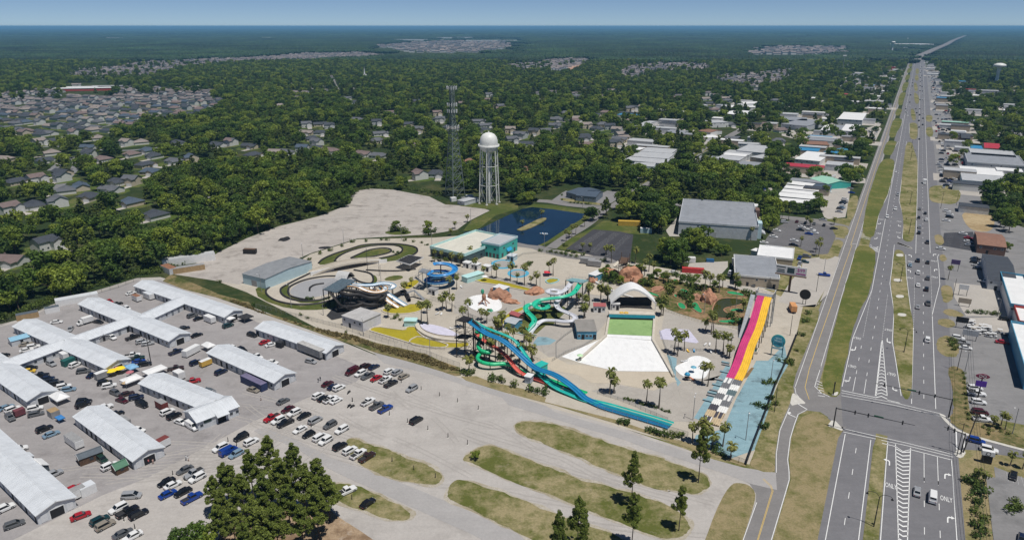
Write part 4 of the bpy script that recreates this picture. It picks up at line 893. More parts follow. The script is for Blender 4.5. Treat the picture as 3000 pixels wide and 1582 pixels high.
# ---------- simple park buildings from roof corners
def block(name,label,r,fl,fr,bk,h,wall,roof,parapet=.0,cat='building',fascia=None,group=None,ridge=0.0,ov=.25,wins=None,az=None):
    """box building: roof corners front-left, front-right, back-right as seen in the picture, at height h"""
    a,b,c = Q(r,*fl,h),Q(r,*fr,h),Q(r,*bk,h); d = b-a
    if az is not None: u_ = Vector((math.cos(az),math.sin(az),0)); b = a+u_*(b-a).dot(u_); d = b-a
    Lx = d.length; az = math.atan2(d.y,d.x); ny = Vector((-d.y,d.x,0)).normalized(); Ly = max(2.0,(c-b).dot(ny))
    o = (a+b)/2 + ny*Ly/2; t = thing(name,label,cat,(o.x,o.y,0),az,group)
    NOTREE.append([tuple((Vector((o.x,o.y,0)) + Matrix.Rotation(az,3,'Z') @ Vector(q))[:2]) for q in ((-Lx/2-3,-Ly/2-(5 if o.length < 420 else 26),0),(Lx/2+3,-Ly/2-(5 if o.length < 420 else 26),0),(Lx/2+3,Ly/2+2,0),(-Lx/2-3,Ly/2+2,0))])
    MB().box((0,0,h/2),(Lx,Ly,h)).obj('wall',wall,t)
    if ridge:
        mb = MB(); X,Y = Lx/2+ov,Ly/2+ov; mb.hexa([(-X,-Y,h),(X,-Y,h),(X,0,h+ridge),(-X,0,h+ridge)],[(-X,-Y,h+.12),(X,-Y,h+.12),(X,0,h+ridge+.12),(-X,0,h+ridge+.12)]); mb.hexa([(-X,Y,h),(X,Y,h),(X,0,h+ridge),(-X,0,h+ridge)],[(-X,Y,h+.12),(X,Y,h+.12),(X,0,h+ridge+.12),(-X,0,h+ridge+.12)]); mb.obj('roof',roof,t,True)
        MB().add([(-Lx/2,-Ly/2,h),(-Lx/2,Ly/2,h),(-Lx/2,0,h+ridge-.02),(Lx/2,-Ly/2,h),(Lx/2,Ly/2,h),(Lx/2,0,h+ridge-.02)],[(0,2,1),(3,4,5)]).obj('gable',wall,t)
    else:
        MB().box((0,0,h+.08),(Lx+2*ov*(parapet == 0),Ly+2*ov*(parapet == 0),.16)).obj('roof',roof,t)
        if parapet:
            for cx,cy,sx,sy in ((0,-Ly/2-.05,Lx+.4,.3),(0,Ly/2+.05,Lx+.4,.3),(-Lx/2-.05,0,.3,Ly-.2),(Lx/2+.05,0,.3,Ly-.2)): MB().box((cx,cy,h+parapet/2-.1),(sx,sy,parapet+.5)).obj('parapet',fascia or wall,t)
    nW = wins if wins is not None else (int(Lx/4) if Lx < 60 else 0)
    for i in range(nW):
        x = -Lx/2 + (i+.5)*Lx/nW; q = i % 3 == 1
        if q: MB().box((x,-Ly/2-.03,1.1),(1.2,.08,2.2)).obj('door',m_dark,t)
        else: w_ = link('window',win_me,t,(x,-Ly/2-.03,h-3.0 if h > 3.6 else .1)); link('frame',pane_fr,w_)
    return t
# turquoise entrance building
eb = block('entrance_building','long white-roofed entrance building with turquoise upper storey','R10',(195,215),(520,290),(770,90),5.0,M('shaded_glass',(.05,.09,.10),.4,.1),M('cream_roof',(.60,.58,.50),.8,.06,.2,0,.2,.25),1.1,'building',c_aqua,wins=0)
et = block('entrance_tower','two-storey turquoise block with white parapet by the pond','R10',(680,165),(850,195),(970,105),7.6,c_turq,M('pale_grey_roof',(.42,.43,.44),.8,.06,.3),.6,'building',c_sky,wins=0)
for i,(x) in enumerate((-3.5,.5,3.6)): w_ = link('window',win_me,et,(x,-6.6 if False else 0,0)); w_.parent = et; bpy.data.objects.remove(w_)
def wall_openings(t,n,z,h,w,y=None,side=-1,mat=None,name='window',x0=None,x1=None):
    wl = [c for c in t.children if c.name.startswith('wall')][0]; Lx,Ly = (max(v.co[i] for v in wl.data.vertices)*2 for i in (0,1))
    x0 = -Lx/2 if x0 is None else x0; x1 = Lx/2 if x1 is None else x1
    for i in range(n): MB().box((mix(x0,x1,(i+.5)/n),side*(Ly/2+.04),z),(w,.1,h)).obj(name,mat or m_pane,t)
def side_openings(t,n,z,h,w,side=1,mat=None,name='window'):
    wl = [c for c in t.children if c.name.startswith('wall')][0]; Lx,Ly = (max(v.co[i] for v in wl.data.vertices)*2 for i in (0,1))
    for i in range(n): MB().box((side*(Lx/2+.04),mix(-Ly/2,Ly/2,(i+.5)/n),z),(.1,w,h)).obj(name,mat or m_pane,t)
wall_openings(eb,6,1.5,2.4,2.2,None,-1,m_dark,'shaded_bay'); side_openings(eb,7,1.5,2.4,1.6,1,m_pane); side_openings(et,3,1.5,2.2,1.8); wall_openings(et,5,1.5,2.4,1.4); wall_openings(et,2,5.2,1.0,1.4); side_openings(et,2,5.2,1.0,1.4)
# awning of the tower,sea-horse style roof sign left plain
q = Q('R10',935,210,3.5); aw = MB(); aw.box((0,0,0),(4.5,2.2,.9),0);
o = link('awning',MB().hexa([(-2.4,-1.3,2.6),(2.4,-1.3,2.6),(2.4,0,2.6),(-2.4,0,2.6)],[(-2.4,-1.25,2.75),(2.4,-1.25,2.75),(2.4,0,4.2),(-2.4,0,4.2)]).mesh('awning',M('awning_blue',(.03,.32,.55),.6)),et)
wl = [c for c in et.children if c.name.startswith('wall')][0]; o.location = (max(v.co.x for v in wl.data.vertices)+.05,0,0); o.rotation_euler = (0,0,math.pi/2)
o = link('lettering',text_mesh('TICKETS · GIFTS',.9,.03,M('sign_teal',(.05,.30,.33),.5)),eb) if False else None
rt = text_mesh('PARK ENTRANCE',.8,.02,M('faded_lettering',(.22,.40,.40),.6)) if False else None
# small booths
block('ticket_booth','white ticket booth, leftmost of the three in front of the entrance','R10',(503,352),(560,362),(578,342),2.9,m_white,m_white,wins=2,group='ticket booths'); block('ticket_booth','white ticket booth, middle of the three in front of the entrance','R10',(583,366),(640,378),(655,356),2.9,m_white,m_white,wins=2,group='ticket booths'); block('ticket_booth','white ticket booth, rightmost of the three in front of the entrance','R10',(690,385),(750,395),(765,375),2.9,m_white,m_white,wins=2,group='ticket booths')
block('kiosk','pale blue kiosk under the tall pole near the entrance tower','R10',(920,288),(985,298),(995,272),2.9,c_sky,m_roofw,wins=2); block('kiosk','white-walled grey kiosk beside the blue spiral slide','R10',(175,600),(240,614),(262,595),2.9,m_white,m_grey,wins=2)
block('snack_bar','blue snack hut with pale metal roof beneath the green slide','R10',(893,912),(1000,938),(1050,890),3.0,c_blw,M('pale_metal_roof',(.44,.47,.50),.5,.1,.4),ridge=.7,wins=3)
block('snack_bar_annex','small hut with dark red roof behind the blue snack hut','R10',(945,838),(1030,868),(1058,840),2.8,m_brown,c_rust,ridge=.8,wins=1)
block('changing_house','blue-walled changing house with grey roof and red awning by the wave pool','R10',(1590,1005),(1772,1005),(1768,895),3.6,c_blw,M('tan_grey_roof',(.27,.255,.235),.8,.1,.4,0,.2,.3),wins=5)
block('lifeguard_hut','white hut with dark red roof left of the wave pool canopy','R12',(135,602),(252,605),(258,572),3.0,m_white,c_rust,ridge=.6,wins=3); block('first_aid_hut','small white hut at the canopy left foot','R12',(315,578),(392,580),(398,572),3.0,m_white,m_white,wins=2)
block('pump_house','white-walled pump house with pale flat roof below the black slide','R9',(930,878),(1115,935),(1280,860),4.6,M('pale_lilac_wall',(.60,.60,.63),.6,.06),M('pale_flat_roof',(.45,.44,.43),.8,.08,.3,0,.2,.4),wins=4)
kb = block('kart_garage','long light blue metal garage with grey roof beside the kart track','R9',(30,500),(235,548),(635,385),5.2,c_sky,M('grey_sheet_roof',(.25,.26,.27),.6,.12,.3,0,.4,.4),ridge=.9,wins=0)
wall_openings(kb,1,1.6,3.0,3.6,None,-1,m_grey,'roller_door');
pv_ = thing('pit_pavilion','black flat-roofed open pavilion with white edge by the kart pits','pavilion',(0,0,0));
c4 = QL('R9',[(1420,382),(1545,418),(1672,350),(1535,328)],4.2); MB().prism(c4,3.7,4.2).obj('fascia',m_white,pv_,True); sheet('roof_deck',[mix(p,(c4[0]+c4[2])/2,.05) for p in c4],4.22,c_steel,pv_)
for i in range(4):
    for k in range(1,4): pass
for p in [mix(p,(c4[0]+c4[2])/2,.3) for p in c4]: MB().bar((p.x,p.y,0),(p.x,p.y,3.7),.15,6).obj('post',c_galv,pv_)
for i in range(5): p0,p1 = mix(c4[0],c4[3],(i+.5)/5),mix(c4[1],c4[2],(i+.5)/5); MB().bar((p0.x,p0.y,4.28),(p1.x,p1.y,4.28),.07,4).obj('roof_batten',m_grey,pv_)
# ---------- kart track
lot('track_grass',QQ(('R9',[(150,640),(190,610),(245,640),(248,690),(310,735),(420,775),(560,790),(700,780),(830,745),(960,712),(990,730),(960,780),(860,812),(700,828),(560,828),(400,802),(260,757),(170,705)])),.06,g_lawn,False)
lot('track_grass',QQ(('R9',[(376,650),(400,610),(455,588),(442,645),(470,700),(560,738),(700,738),(830,700),(830,722),(700,765),(560,765),(430,715),(387,682)])),.06,g_lawn,False)
lot('track_grass',QQ(('R9',[(720,400),(760,370),(860,325),(1000,280),(1130,243),(1300,232),(1450,235),(1580,258),(1615,290),(1590,325),(1500,370),(1330,392),(1200,388),(1150,372),(1000,392),(850,415),(730,420)])),.06,g_lawn,False)
lot('track_paving',rounded(QQ(('R9',[(865,390),(900,350),(1000,300),(1150,260),(1300,245),(1430,250),(1480,280),(1450,320),(1350,350),(1200,375),(1000,392)])),1),.08,p_conc,False)
lot('track_grass',rounded(QQ(('R9',[(1010,360),(1080,330),(1180,290),(1300,272),(1372,285),(1362,312),(1250,342),(1100,366)])),1),.10,g_lawn,False)
lot('track_grass',rounded(QQ(('R9',[(1305,560),(1340,530),(1420,513),(1485,522),(1480,545),(1400,565)])),1),.06,g_lawn,False)
lot('track_grass',rounded(QQ(('R9',[(1200,505),(1240,520),(1255,560),(1230,595),(1200,590),(1215,545)])),1),.06,g_lawn,False)
lot('track_grass',rounded(QQ(('R9',[(1305,130),(1380,105),(1500,100),(1575,130),(1500,150),(1380,150)])),1),.07,g_lawn,False)
lot('infield_asphalt',rounded(QQ(('R9',[(460,680),(470,635),(560,575),(700,545),(900,535),(1060,540),(1000,600),(800,690),(620,725),(520,715)])),1),.07,mat_pave('track_grey',(.33,.33,.34),(.22,.22,.23),None,.3),False)
tr = thing('kart_barriers','low black tyre walls edging the winding kart track','barrier',(0,0,0))
for q in ([(660,425),(500,492),(380,552),(272,628),(245,660),(260,700),(330,745),(450,775),(570,784),(700,776),(840,746),(940,712)],[(870,440),(720,470),(560,540),(420,612),(376,650),(400,700),(480,736),(600,751),(740,740),(820,715)],[(1040,522),(900,525),(760,530),(600,560),(480,610),(446,650),(460,700),(530,725),(620,742)],[(640,660),(645,630),(690,605),(770,592)],[(720,410),(760,372),(860,326),(1000,281),(1130,244),(1300,233),(1450,236),(1580,259),(1615,290),(1590,325),(1500,370)],[(866,392),(900,350),(1000,300),(1150,260),(1300,245),(1430,250),(1480,280),(1450,320),(1350,350),(1200,375),(1000,392),(880,398)],[(1012,362),(1080,330),(1180,290),(1300,272),(1372,285),(1362,312),(1250,342),(1100,366),(1012,362)],[(1040,470),(1180,500),(1215,545),(1195,590),(1100,580),(1030,540)],[(1150,470),(1300,478),(1450,478),(1600,462)]):
    MB().sweep(smooth_line(QL('R9',q),5),[(-.42,0),(-.42,.6),(.42,.6),(.42,0)]).obj('tyre_wall',c_steel,tr)
bp = smooth_line([Q('R9',640,505,.2),Q('R9',740,462,1.2),Q('R9',860,425,2.4),Q('R9',1000,395,2.8),Q('R9',1150,378,2.0),Q('R9',1290,372,.6)],4)
br = thing('kart_bridge','low kart overpass with pale parapets across the track','bridge',(0,0,0)); MB().sweep(bp,[(-3.4,-.5),(-3.4,0),(3.4,0),(3.4,-.5),(-3.4,-.5)],smooth=False).obj('deck',p_conc,br);
for s in (-1,1): MB().sweep(bp,[(s*3.4-.12,-.3),(s*3.4-.12,.6),(s*3.4+.12,.6),(s*3.4+.12,-.3)],smooth=False).obj('parapet',c_beam,br)
for q0,q1 in (([(650,520),(860,470)],'a'),([(1155,415),(1340,400)],'b')):
    ln = QL('R9',q0); l,r = ribbon_pts(ln,.4,0); MB().hexa([l[0],l[1],r[1],r[0]],[Vector((*q[:2],2.0)) for q in (l[0],l[1],r[1],r[0])]).obj('retaining_wall',c_white,br,True)
tn = thing('kart_tunnel','short grey arched kart tunnel with a dark mouth','tunnel',(0,0,0)); a,b = Q('R9',905,530),Q('R9',1010,545); MB().sweep([a,b],[(-4+8*i/10,3.4*math.sin(math.pi*i/10)) for i in range(11)],smooth=True).obj('vault',M('pale_concrete_vault',(.5,.5,.49),.8,.1,.5),tn)
MB().sweep([a-(b-a).normalized()*.1,a-(b-a).normalized()*.12],[(-3.4+6.8*i/10,2.8*math.sin(math.pi*i/10)) for i in range(11)]).obj('mouth',m_dark,tn)
# ---------- pools with yellow algae
PZN = [0.0]
def pool(name,label,r,pts,mat,rim=c_beam,h=.45,it=1,rw=.5):
    t = thing(name,label,'pool',(0,0,0)); q = rounded(QL(r,pts),it); PZN[0] += .004; sheet('water',q,.12+PZN[0],mat,t)
    MB().sweep(q,[(-rw/2,0),(-rw/2,h),(rw/2,h),(rw/2,0)],closed=True,smooth=False).obj('rim',rim,t); NOTREE.append([(p.x,p.y) for p in q]); return t
pool('lazy_river','wide shallow yellow pool below the pump house','R9',[(1165,1012),(1240,980),(1380,1000),(1510,1015),(1510,985),(1600,980),(1620,1040),(1700,1090),(1852,1130),(1900,1150),(1852,1175),(1700,1165),(1560,1135),(1400,1085),(1250,1040)],c_algae)
pool('lazy_river','yellow pool arm beneath the purple deck near the blue tower','R10',[(0,1090),(90,1050),(230,1100),(440,1120),(570,1110),(560,1160),(400,1170),(200,1165),(0,1130)],c_algae)
pool('landing_pool','yellow landing pool at the foot of the white slides','R9',[(1560,770),(1720,795),(1620,850),(1520,865),(1400,870),(1300,850),(1290,820),(1420,800),(1500,800)],c_algae)
pool('lazy_river','narrow yellow channel left of the blue spiral slide','R9',[(1440,610),(1630,545),(1640,580),(1560,640),(1500,650)],c_algae)
pool('lazy_river','yellow river channel behind the splash play area','R10',[(580,500),(650,490),(820,520),(1000,565),(1200,620),(1180,640),(980,600),(780,560),(640,540)],c_algae)
pool('lazy_river','curved yellow channel behind the blue snack hut','R10',[(790,960),(850,900),(960,820),(1080,770),(1130,780),(1000,850),(900,930),(840,1000)],c_algae)
pool('landing_pool','small yellow basin at the head of the white slide lagoon','R10',[(1280,530),(1330,505),(1420,515),(1400,540),(1320,560)],c_algae,M('aqua_rim',(.30,.55,.60),.6))
dk = thing('purple_deck','curved lilac deck with pale kerbs above the yellow pool','deck',(0,0,0)); q = rounded(QQ(('R10',[(95,940),(200,945),(330,975),(430,1020),(480,1060),(300,1050),(180,1020),(110,980)])),1); sheet('paving',q,.5,M('lilac_paving',(.58,.56,.66),.8,.1,.5),dk)
MB().sweep(smooth_line(QL('R10',[(70,950),(90,1000),(180,1060),(320,1095),(520,1110)]),5),[(-.9,0),(-.9,1.2),(.9,1.2),(.9,0)],smooth=False).obj('curved_wall',c_beam,dk); MB().prism(q,.02,.48).obj('base',c_beam,dk,True)
block('footbridge_house','small turquoise bridge house over the yellow pool','R9',(1492,928),(1600,930),(1620,900),2.6,c_aqua,c_aqua,wins=0); block('footbridge_house','aqua covered bridge beside the three ticket booths','R10',(492,480),(545,500),(640,430),2.8,c_aqua,c_aqua,wins=0)
# ---------- children's pool,round splash pads
pool('kiddie_pool','white peanut-shaped shallow pool with a mushroom fountain','R12',[(945,1230),(960,1195),(1040,1165),(1090,1110),(1180,1095),(1280,1130),(1310,1180),(1270,1250),(1240,1320),(1120,1320),(1020,1300)],c_white,c_white,.2,2)
pool('splash_pad','round blue-rimmed play pad, upper left of the two','R10',[(800,370),(820,345),(880,335),(950,345),(968,370),(940,395),(880,405),(820,395)],M('grey_rubber',(.33,.32,.30),.9),M('blue_rubber',(.08,.35,.50),.8),.12,2,4.0)
pool('splash_pad','round blue-rimmed play pad, lower right of the two','R10',[(955,455),(975,435),(1030,425),(1085,435),(1105,458),(1075,480),(1020,488),(970,478)],M('grey_rubber'),M('blue_rubber'),.12,2,3.5)
pool('play_lagoon','round white drained play lagoon around the pelican sculpture','R10',[(530,735),(560,690),(640,665),(760,660),(840,700),(880,770),(840,815),(720,830),(590,800)],c_white,c_white,.3,2)
umbrella('pale green mushroom fountain standing in the wave pool shallows',Q('R11',1355,600),1.2,2.6,M('pale_green_shell',(.48,.70,.42),.5),'mushroom_fountain',16); umbrella('blue mushroom fountain in the white children pool',Q('R12',1122,1262),1.1,2.6,M('blue_shell',(.12,.36,.48),.5),'mushroom_fountain',16)
umbrella('white sunshade umbrella beside the yellow channel',Q('R10',712,525),1.6,2.6,m_tentw);
pl = thing('play_structure','small play tower with blue dome and orange slides by the white pool','play tower',Q('R12',1060,1335)); MB().lathe([(.02,3.1),(.7,2.9),(1.1,2.2),(1.05,2.15),(.02,2.6)],(0,0,0),14).obj('dome',M('dome_blue',(.03,.28,.48),.4),pl)
for a_ in range(4): MB().bar((.9*math.cos(a_*1.57+.8),.9*math.sin(a_*1.57+.8),0),(.9*math.cos(a_*1.57+.8),.9*math.sin(a_*1.57+.8),2.3),.07,6).obj('post',m_brown,pl)
MB().box((0,0,1.1),(1.6,1.6,.12)).obj('platform',m_brown,pl); MB().sweep([Vector((.8,0,1.15)),Vector((1.7,-.3,.6)),Vector((2.6,-.4,.15))],[(-.35,.25),(-.3,0),(.3,0),(.35,.25)]).obj('slide',M('orange_plastic',(.7,.2,.06),.4),pl)
# ---------- sculptured rock play area
def rock(name,label,p,s,mat,seed,n=3):
    rg = random.Random(seed); bm = bmesh.new(); bmesh.ops.create_icosphere(bm,subdivisions=n,radius=1)
    for v in bm.verts:
        k = 1 + .38*mnoise.noise(v.co*1.6+Vector((seed,0,0))) + .16*mnoise.noise(v.co*4.5+Vector((0,seed,0))); v.co = Vector((v.co.x*s[0]*k,v.co.y*s[1]*k,max(-.15,v.co.z)*s[2]*k))
    me = bpy.data.meshes.new(name); bm.to_mesh(me); bm.free(); me.materials.append(mat); o = link(name,me,None,(p.x,p.y,0),rg.uniform(0,3)); return tag(o,label,'rock')
rock('artificial_rock','large brown rock grotto beside the white play lagoon',Q('R10',850,680),(5.5,4.2,3.8),c_rock2,1); rock('artificial_rock','low orange rock ridge right of the rock grotto',Q('R10',960,730),(4.2,2.2,1.8),c_rock,2); rock('artificial_rock','orange rock mound behind the white spiral slide',Q('R10',1190,640),(5.5,3.5,2.4),c_rock,3); rock('artificial_rock','small orange rock behind the grotto',Q('R10',800,625),(2.4,1.8,1.6),c_rock,4)
pe = thing('pelican_sculpture','green and brown sculpture with spread legs in the white lagoon','sculpture',Q('R10',705,750)); MB().lathe([(.01,5.2),(.7,5.0),(1.0,4.0),(.9,2.8),(.35,2.2),(.01,2.1)],(0,0,0),10).obj('body',c_rock2,pe); MB().lathe([(.01,7.6),(.5,7.3),(.8,6.4),(.7,5.6),(.3,5.1),(.01,5.0)],(-.6,0,0),10).obj('head',M('sculpture_green',(.04,.30,.17),.5),pe)
for a_ in (.3,1.9,3.5,5.2): MB().bar((.4*math.cos(a_),.4*math.sin(a_),2.6),(2.8*math.cos(a_),2.8*math.sin(a_),.1),.32,7,0,.2).obj('leg',c_rock2,pe)
rock('green_turtle_rock','rounded bright green and orange spout rock at the lagoon rim',Q('R10',765,815),(1.5,1.2,1.1),M('sculpture_green'),6)
block('play_hut','small blue-grey hut with white roof behind the rock grotto','R10',(790,585),(890,610),(915,575),3.0,c_blw,m_white,wins=1)
umbrella('flat red sunshade beside the far blue fence',Q('R10',1302,480),2.2,2.4,M('bright_red_canvas',(.62,.03,.05),.6),'sunshade',4)
# ---------- slides
def trough(name,pts,w,d,mat,parent,n=5,wall=.12,rim=None,z=None):
    ln = smooth_line(pts,n); k = 9
    inn = [(w/2*math.cos(math.pi*(1+i/(k-1))),d*math.sin(math.pi*(1+i/(k-1)))) for i in range(k)]
    out = [(x*1.12,y-.12 if y < -.05 else y) for x,y in inn][::-1]
    MB().sweep(ln,inn + out,True).obj(name,mat,parent)
    if rim:
        for s in (-1,1): MB().sweep(ln,[(s*w/2*1.06+.17*math.cos(a_),.17*math.sin(a_)) for a_ in (0,1.57,3.14,4.71)],True).obj('rim',rim,parent)
    return ln
def supports(ln,parent,every,mat=c_steel,r=.18,arm=0,name='support_post',skip=0):
    for p in ln[skip::every]:
        if p.z > 1.2: MB().bar((p.x,p.y,0),(p.x,p.y,p.z-.35),r,8).obj(name,mat,parent)
def q3(r,*pts): return [Q(r,x,y,z) for x,y,z in pts]
def railing(parent,pts,h=1.0,mat=None,name='railing',every=1):
    mb = MB()
    for i in range(len(pts)-1):
        a,b = pts[i],pts[i+1]; n = max(1,int((b-a).length/1.5))
        for z in (h,h*.5): mb.bar(a+Vector((0,0,z)),b+Vector((0,0,z)),.035,4)
        for k in range(n+1): p = mix(a,b,k/n); mb.bar(p,p+Vector((0,0,h)),.03,4)
    return mb.obj(name,mat or c_galv,parent)
# blue / teal / red / green slides from the tall steel tower
T1 = thing('speed_slide_tower','tall black steel tower feeding the long blue and teal slides','water slide',(0,0,0))
TH = 15.5
plat = q3('R11',(120,195,TH),(215,215,TH),(290,175,TH),(200,150,TH))
MB().prism([Vector(p) for p in plat],TH-.3,TH).obj('platform',c_steel,T1,True); railing(T1,plat + [plat[0]],1.1,c_steel)
plat2 = q3('R11',(105,370,8),(230,380,8),(290,345,8),(180,330,8)); MB().prism([Vector(p) for p in plat2],7.7,8).obj('landing',c_steel,T1,True); railing(T1,plat2 + [plat2[0]],1.1,c_steel)
cc = (plat[0]+plat[1]+plat[2]+plat[3])/4
for p in plat: MB().bar((p.x,p.y,0),(p.x,p.y,TH),.2,8).obj('column',c_steel,T1)
for k in range(4):
    a,b = plat[k],plat[(k+1) % 4]
    for z in (3,7,11): MB().bar((a.x,a.y,z),(b.x,b.y,z),.09,5).obj('brace',c_steel,T1); MB().bar((a.x,a.y,z),(b.x,b.y,z+4),.06,4).obj('brace',c_steel,T1)
e1 = (plat[1]-plat[0]).normalized(); st = plat[2]+Vector((0,0,0))
for k in range(5):     # zig-zag stairs
    z0 = k*3.1; a = Vector((cc.x,cc.y,z0))+e1*(3.2 if k % 2 else 8.0); b = Vector((cc.x,cc.y,z0+3.1))+e1*(8.0 if k % 2 else 3.2); off = Vector((-e1.y,e1.x,0))*(-1.2 if k % 2 else .6)
    MB().sweep([a+off,b+off],[(-.65,0),(.65,0),(.65,-.25),(-.65,-.25),(-.65,0)],smooth=False).obj('stair_flight',c_steel,T1); railing(T1,[a+off,b+off],1.0,c_steel)
sB = thing('blue_speed_slide','long twin-lane blue speed slide running down towards the road','water slide',(0,0,0))
pb = q3('R11',(215,195,15.2),(270,228,14.6),(350,290,13.2),(440,345,12.0),(540,385,11.2),(640,450,9.6),(740,540,7.4),(850,640,5.0),(930,690,4.4),(1060,730,4.2),(1170,790,3.6),(1290,880,2.3),(1380,965,1.2),(1440,1000,.8)) + q3('R6',(1560,42,.55),(1720,92,.5),(2000,175,.5),(2220,245,.5))
lnb = trough('blue_chute',[p+Vector((0,0,.1)) for p in pb],1.15,.55,c_blue,sB); sv = Vector((.62,.78,0))*1.4; trough('blue_chute',[p+sv+Vector((0,0,.1)) for p in pb],1.15,.55,c_blue,sB); supports([p+sv*.5 for p in lnb],sB,6,skip=6)
sT = thing('teal_speed_slide','teal green speed slide crossing the blue one on black posts','water slide',(0,0,0))
pt = q3('R11',(250,180,15.2),(310,205,14.0),(400,258,12.4),(500,300,11.6),(620,345,10.6),(700,390,9.4),(760,460,7.6),(830,560,5.4),(910,690,3.0),(1000,780,1.8),(1100,860,1.2),(1250,930,.9),(1400,990,.7)) + q3('R6',(1600,22,.55),(1760,68,.5),(2030,145,.5),(2250,215,.5))
lnt = trough('teal_chute',pt,1.2,.55,c_teal,sT); sv2 = Vector((.62,.78,0))*1.4; trough('teal_chute',[p+sv2 for p in pt[8:]],1.4,.6,c_teal,sT); supports(lnt,sT,6,skip=5)
sR = thing('red_body_slide','coral red slide descending beneath the blue slide','water slide',(0,0,0))
pr = q3('R11',(315,320,9.5),(360,360,8.6),(420,410,7.6),(500,455,6.8),(590,520,5.6),(650,580,4.6),(700,650,3.2),(760,710,2.0),(830,745,1.4),(960,790,1.0),(1100,845,.7),(1250,890,.6),(1330,905,.55)); lnr = trough('red_chute',pr,1.5,.65,c_red,sR); supports(lnr,sR,8,skip=4)
sG = thing('green_tube_slide','bright green spiralling tube slide below the steel tower','water slide',(0,0,0))
pg = q3('R11',(320,310,9.5),(370,335,8.8),(365,390,7.4),(340,440,6.4),(360,490,5.4),(420,515,4.8),(460,515,4.6),(440,500,4.4),(370,525,3.9),(335,575,3.2),(380,615,2.8),(480,635,2.4),(600,630,2.2),(690,645,2.0)); lng = smooth_line(pg,6); MB().tube(lng,.75,9).obj('tube',c_green,sG); supports(lng,sG,10,skip=5)
pg2 = q3('R11',(690,645,2.0),(760,690,1.5),(860,725,1.2),(960,750,1.0),(1100,800,.8),(1250,855,.7),(1420,915,.6)); trough('green_chute',pg2,1.5,.6,c_green,sG)
for p in lng[::5]: MB().tube([p+Vector((.01,0,0)),p+Vector((.2,-.1,0))],.82,9).obj('flange',M('dark_green_flange',(.015,.30,.13),.4),sG)
ab = block('slide_canopy','low teal canopy roof at the crossing of the slides','R11',(900,640),(960,665),(1020,622),2.6,c_teal,c_teal,wins=0); block('pump_shed','corrugated grey-blue shed under the slides by the fence','R11',(805,755),(862,768),(910,740),2.6,M('corrugated_blue',(.36,.42,.50),.5,.12,.8),m_white,wins=0)
# twin slides: green spiral and white spiral
T2 = thing('twin_slide_platform','high grey slide platform with aqua deck right of centre','water slide',(0,0,0)); HP = 10.5
pp = q3('R10',(1480,520,HP),(1640,548,HP),(1700,520,HP),(1540,498,HP)); MB().prism(pp,HP-.25,HP).obj('platform',M('aqua_deck',(.20,.36,.38),.6),T2,True); railing(T2,pp + [pp[0]],1.1)
for p in pp: MB().bar((p.x,p.y,0),(p.x,p.y,HP),.22,8).obj('column',c_steel,T2)
sa = [Q('R10',1690,560,HP),Q('R10',1660,640,5.5),Q('R10',1580,690,2.6),Q('R10',1500,740,.1)]
MB().sweep(sa,[(-.8,0),(.8,0),(.8,-.3),(-.8,-.3),(-.8,0)],smooth=False).obj('stair_flight',c_galv,T2); railing(T2,sa,1.0)
sg = thing('green_spiral_slide','sea green open slide with a full loop above the lawn','water slide',(0,0,0))
p2 = q3('R10',(1620,540,10.3),(1590,590,9.6),(1540,645,8.8),(1440,675,8.2),(1320,690,7.6),(1230,705,7.2),(1185,735,6.8),(1200,770,6.3),(1260,785,5.9),(1310,770,5.5),(1290,745,5.2),(1220,735,4.9),(1140,745,4.5),(1098,775,4.2),(1120,820,3.6),(1170,870,2.9),(1180,910,2.3),(1140,960,1.5),(1080,1025,.6)); l2 = trough('green_chute',p2,2.1,.8,M('sea_green_fibreglass',(.03,.47,.30),.3,.06,.3),sg); supports(l2,sg,9,skip=6)
sw = thing('white_spiral_slide','pale lilac-white open slide looping beside the green one','water slide',(0,0,0))
p3_ = q3('R10',(1540,520,10.3),(1510,570,9.6),(1450,625,8.8),(1370,645,8.2),(1310,625,7.8),(1350,605,7.5),(1430,625,7.0),(1420,690,6.0),(1390,740,5.4),(1420,790,4.8),(1500,825,4.3),(1565,860,3.8),(1555,895,3.3),(1470,905,2.9),(1360,895,2.5),(1260,900,2.1),(1190,950,1.4),(1120,1045,.5)); l3 = trough('white_chute',p3_,2.1,.8,c_pale,sw); supports(l3,sw,9,skip=6)
lot('slide_lawn',QQ(('R10',[(1040,990),(1090,820),(1200,770),(1460,770),(1500,800),(1430,870),(1350,950),(1290,950),(1200,1030),(1130,1050),(1010,1010),(910,990),(930,960)])),.075,g_lawn,False)
pool('landing_pool','rectangular splash-down trough at the foot of both spirals','R10',[(1000,1030),(1180,1065),(1215,1045),(1050,1012)],mat_water('clear_pool',(.10,.22,.24)),c_beam,.5,0)
# blue spiral tower
T3 = thing('blue_spiral_slide','big blue flume spiral wound round a steel post','water slide',(0,0,0)); cB = Q('R10',300,560); pts = []
for i in range(46):
    f = i/45; a_ = 2.2 - f*4*math.pi*1.05; rr = 6.2 + .8*math.sin(f*9); pts.append(Vector((cB.x+rr*math.cos(a_),cB.y+rr*math.sin(a_),9.2-f*7.6)))
trough('flume',pts,2.7,.9,M('flume_blue',(.03,.24,.58),.3,.08,.4),T3,2,rim=M('light_blue_rim',(.20,.45,.68),.4)); MB().bar((cB.x,cB.y,0),(cB.x,cB.y,9.8),.28,8).obj('centre_post',c_steel,T3)
for i in range(2,46,5): p = pts[i]; MB().bar((cB.x,cB.y,p.z-.5),(p.x,p.y,p.z-.6),.1,5).obj('arm',c_steel,T3)
tw = q3('R10',(85,440,9.2),(160,460,9.2),(200,425,9.2),(120,405,9.2)); MB().prism(tw,9.0,9.2).obj('platform',c_galv,T3,True); railing(T3,tw + [tw[0]],1.1)
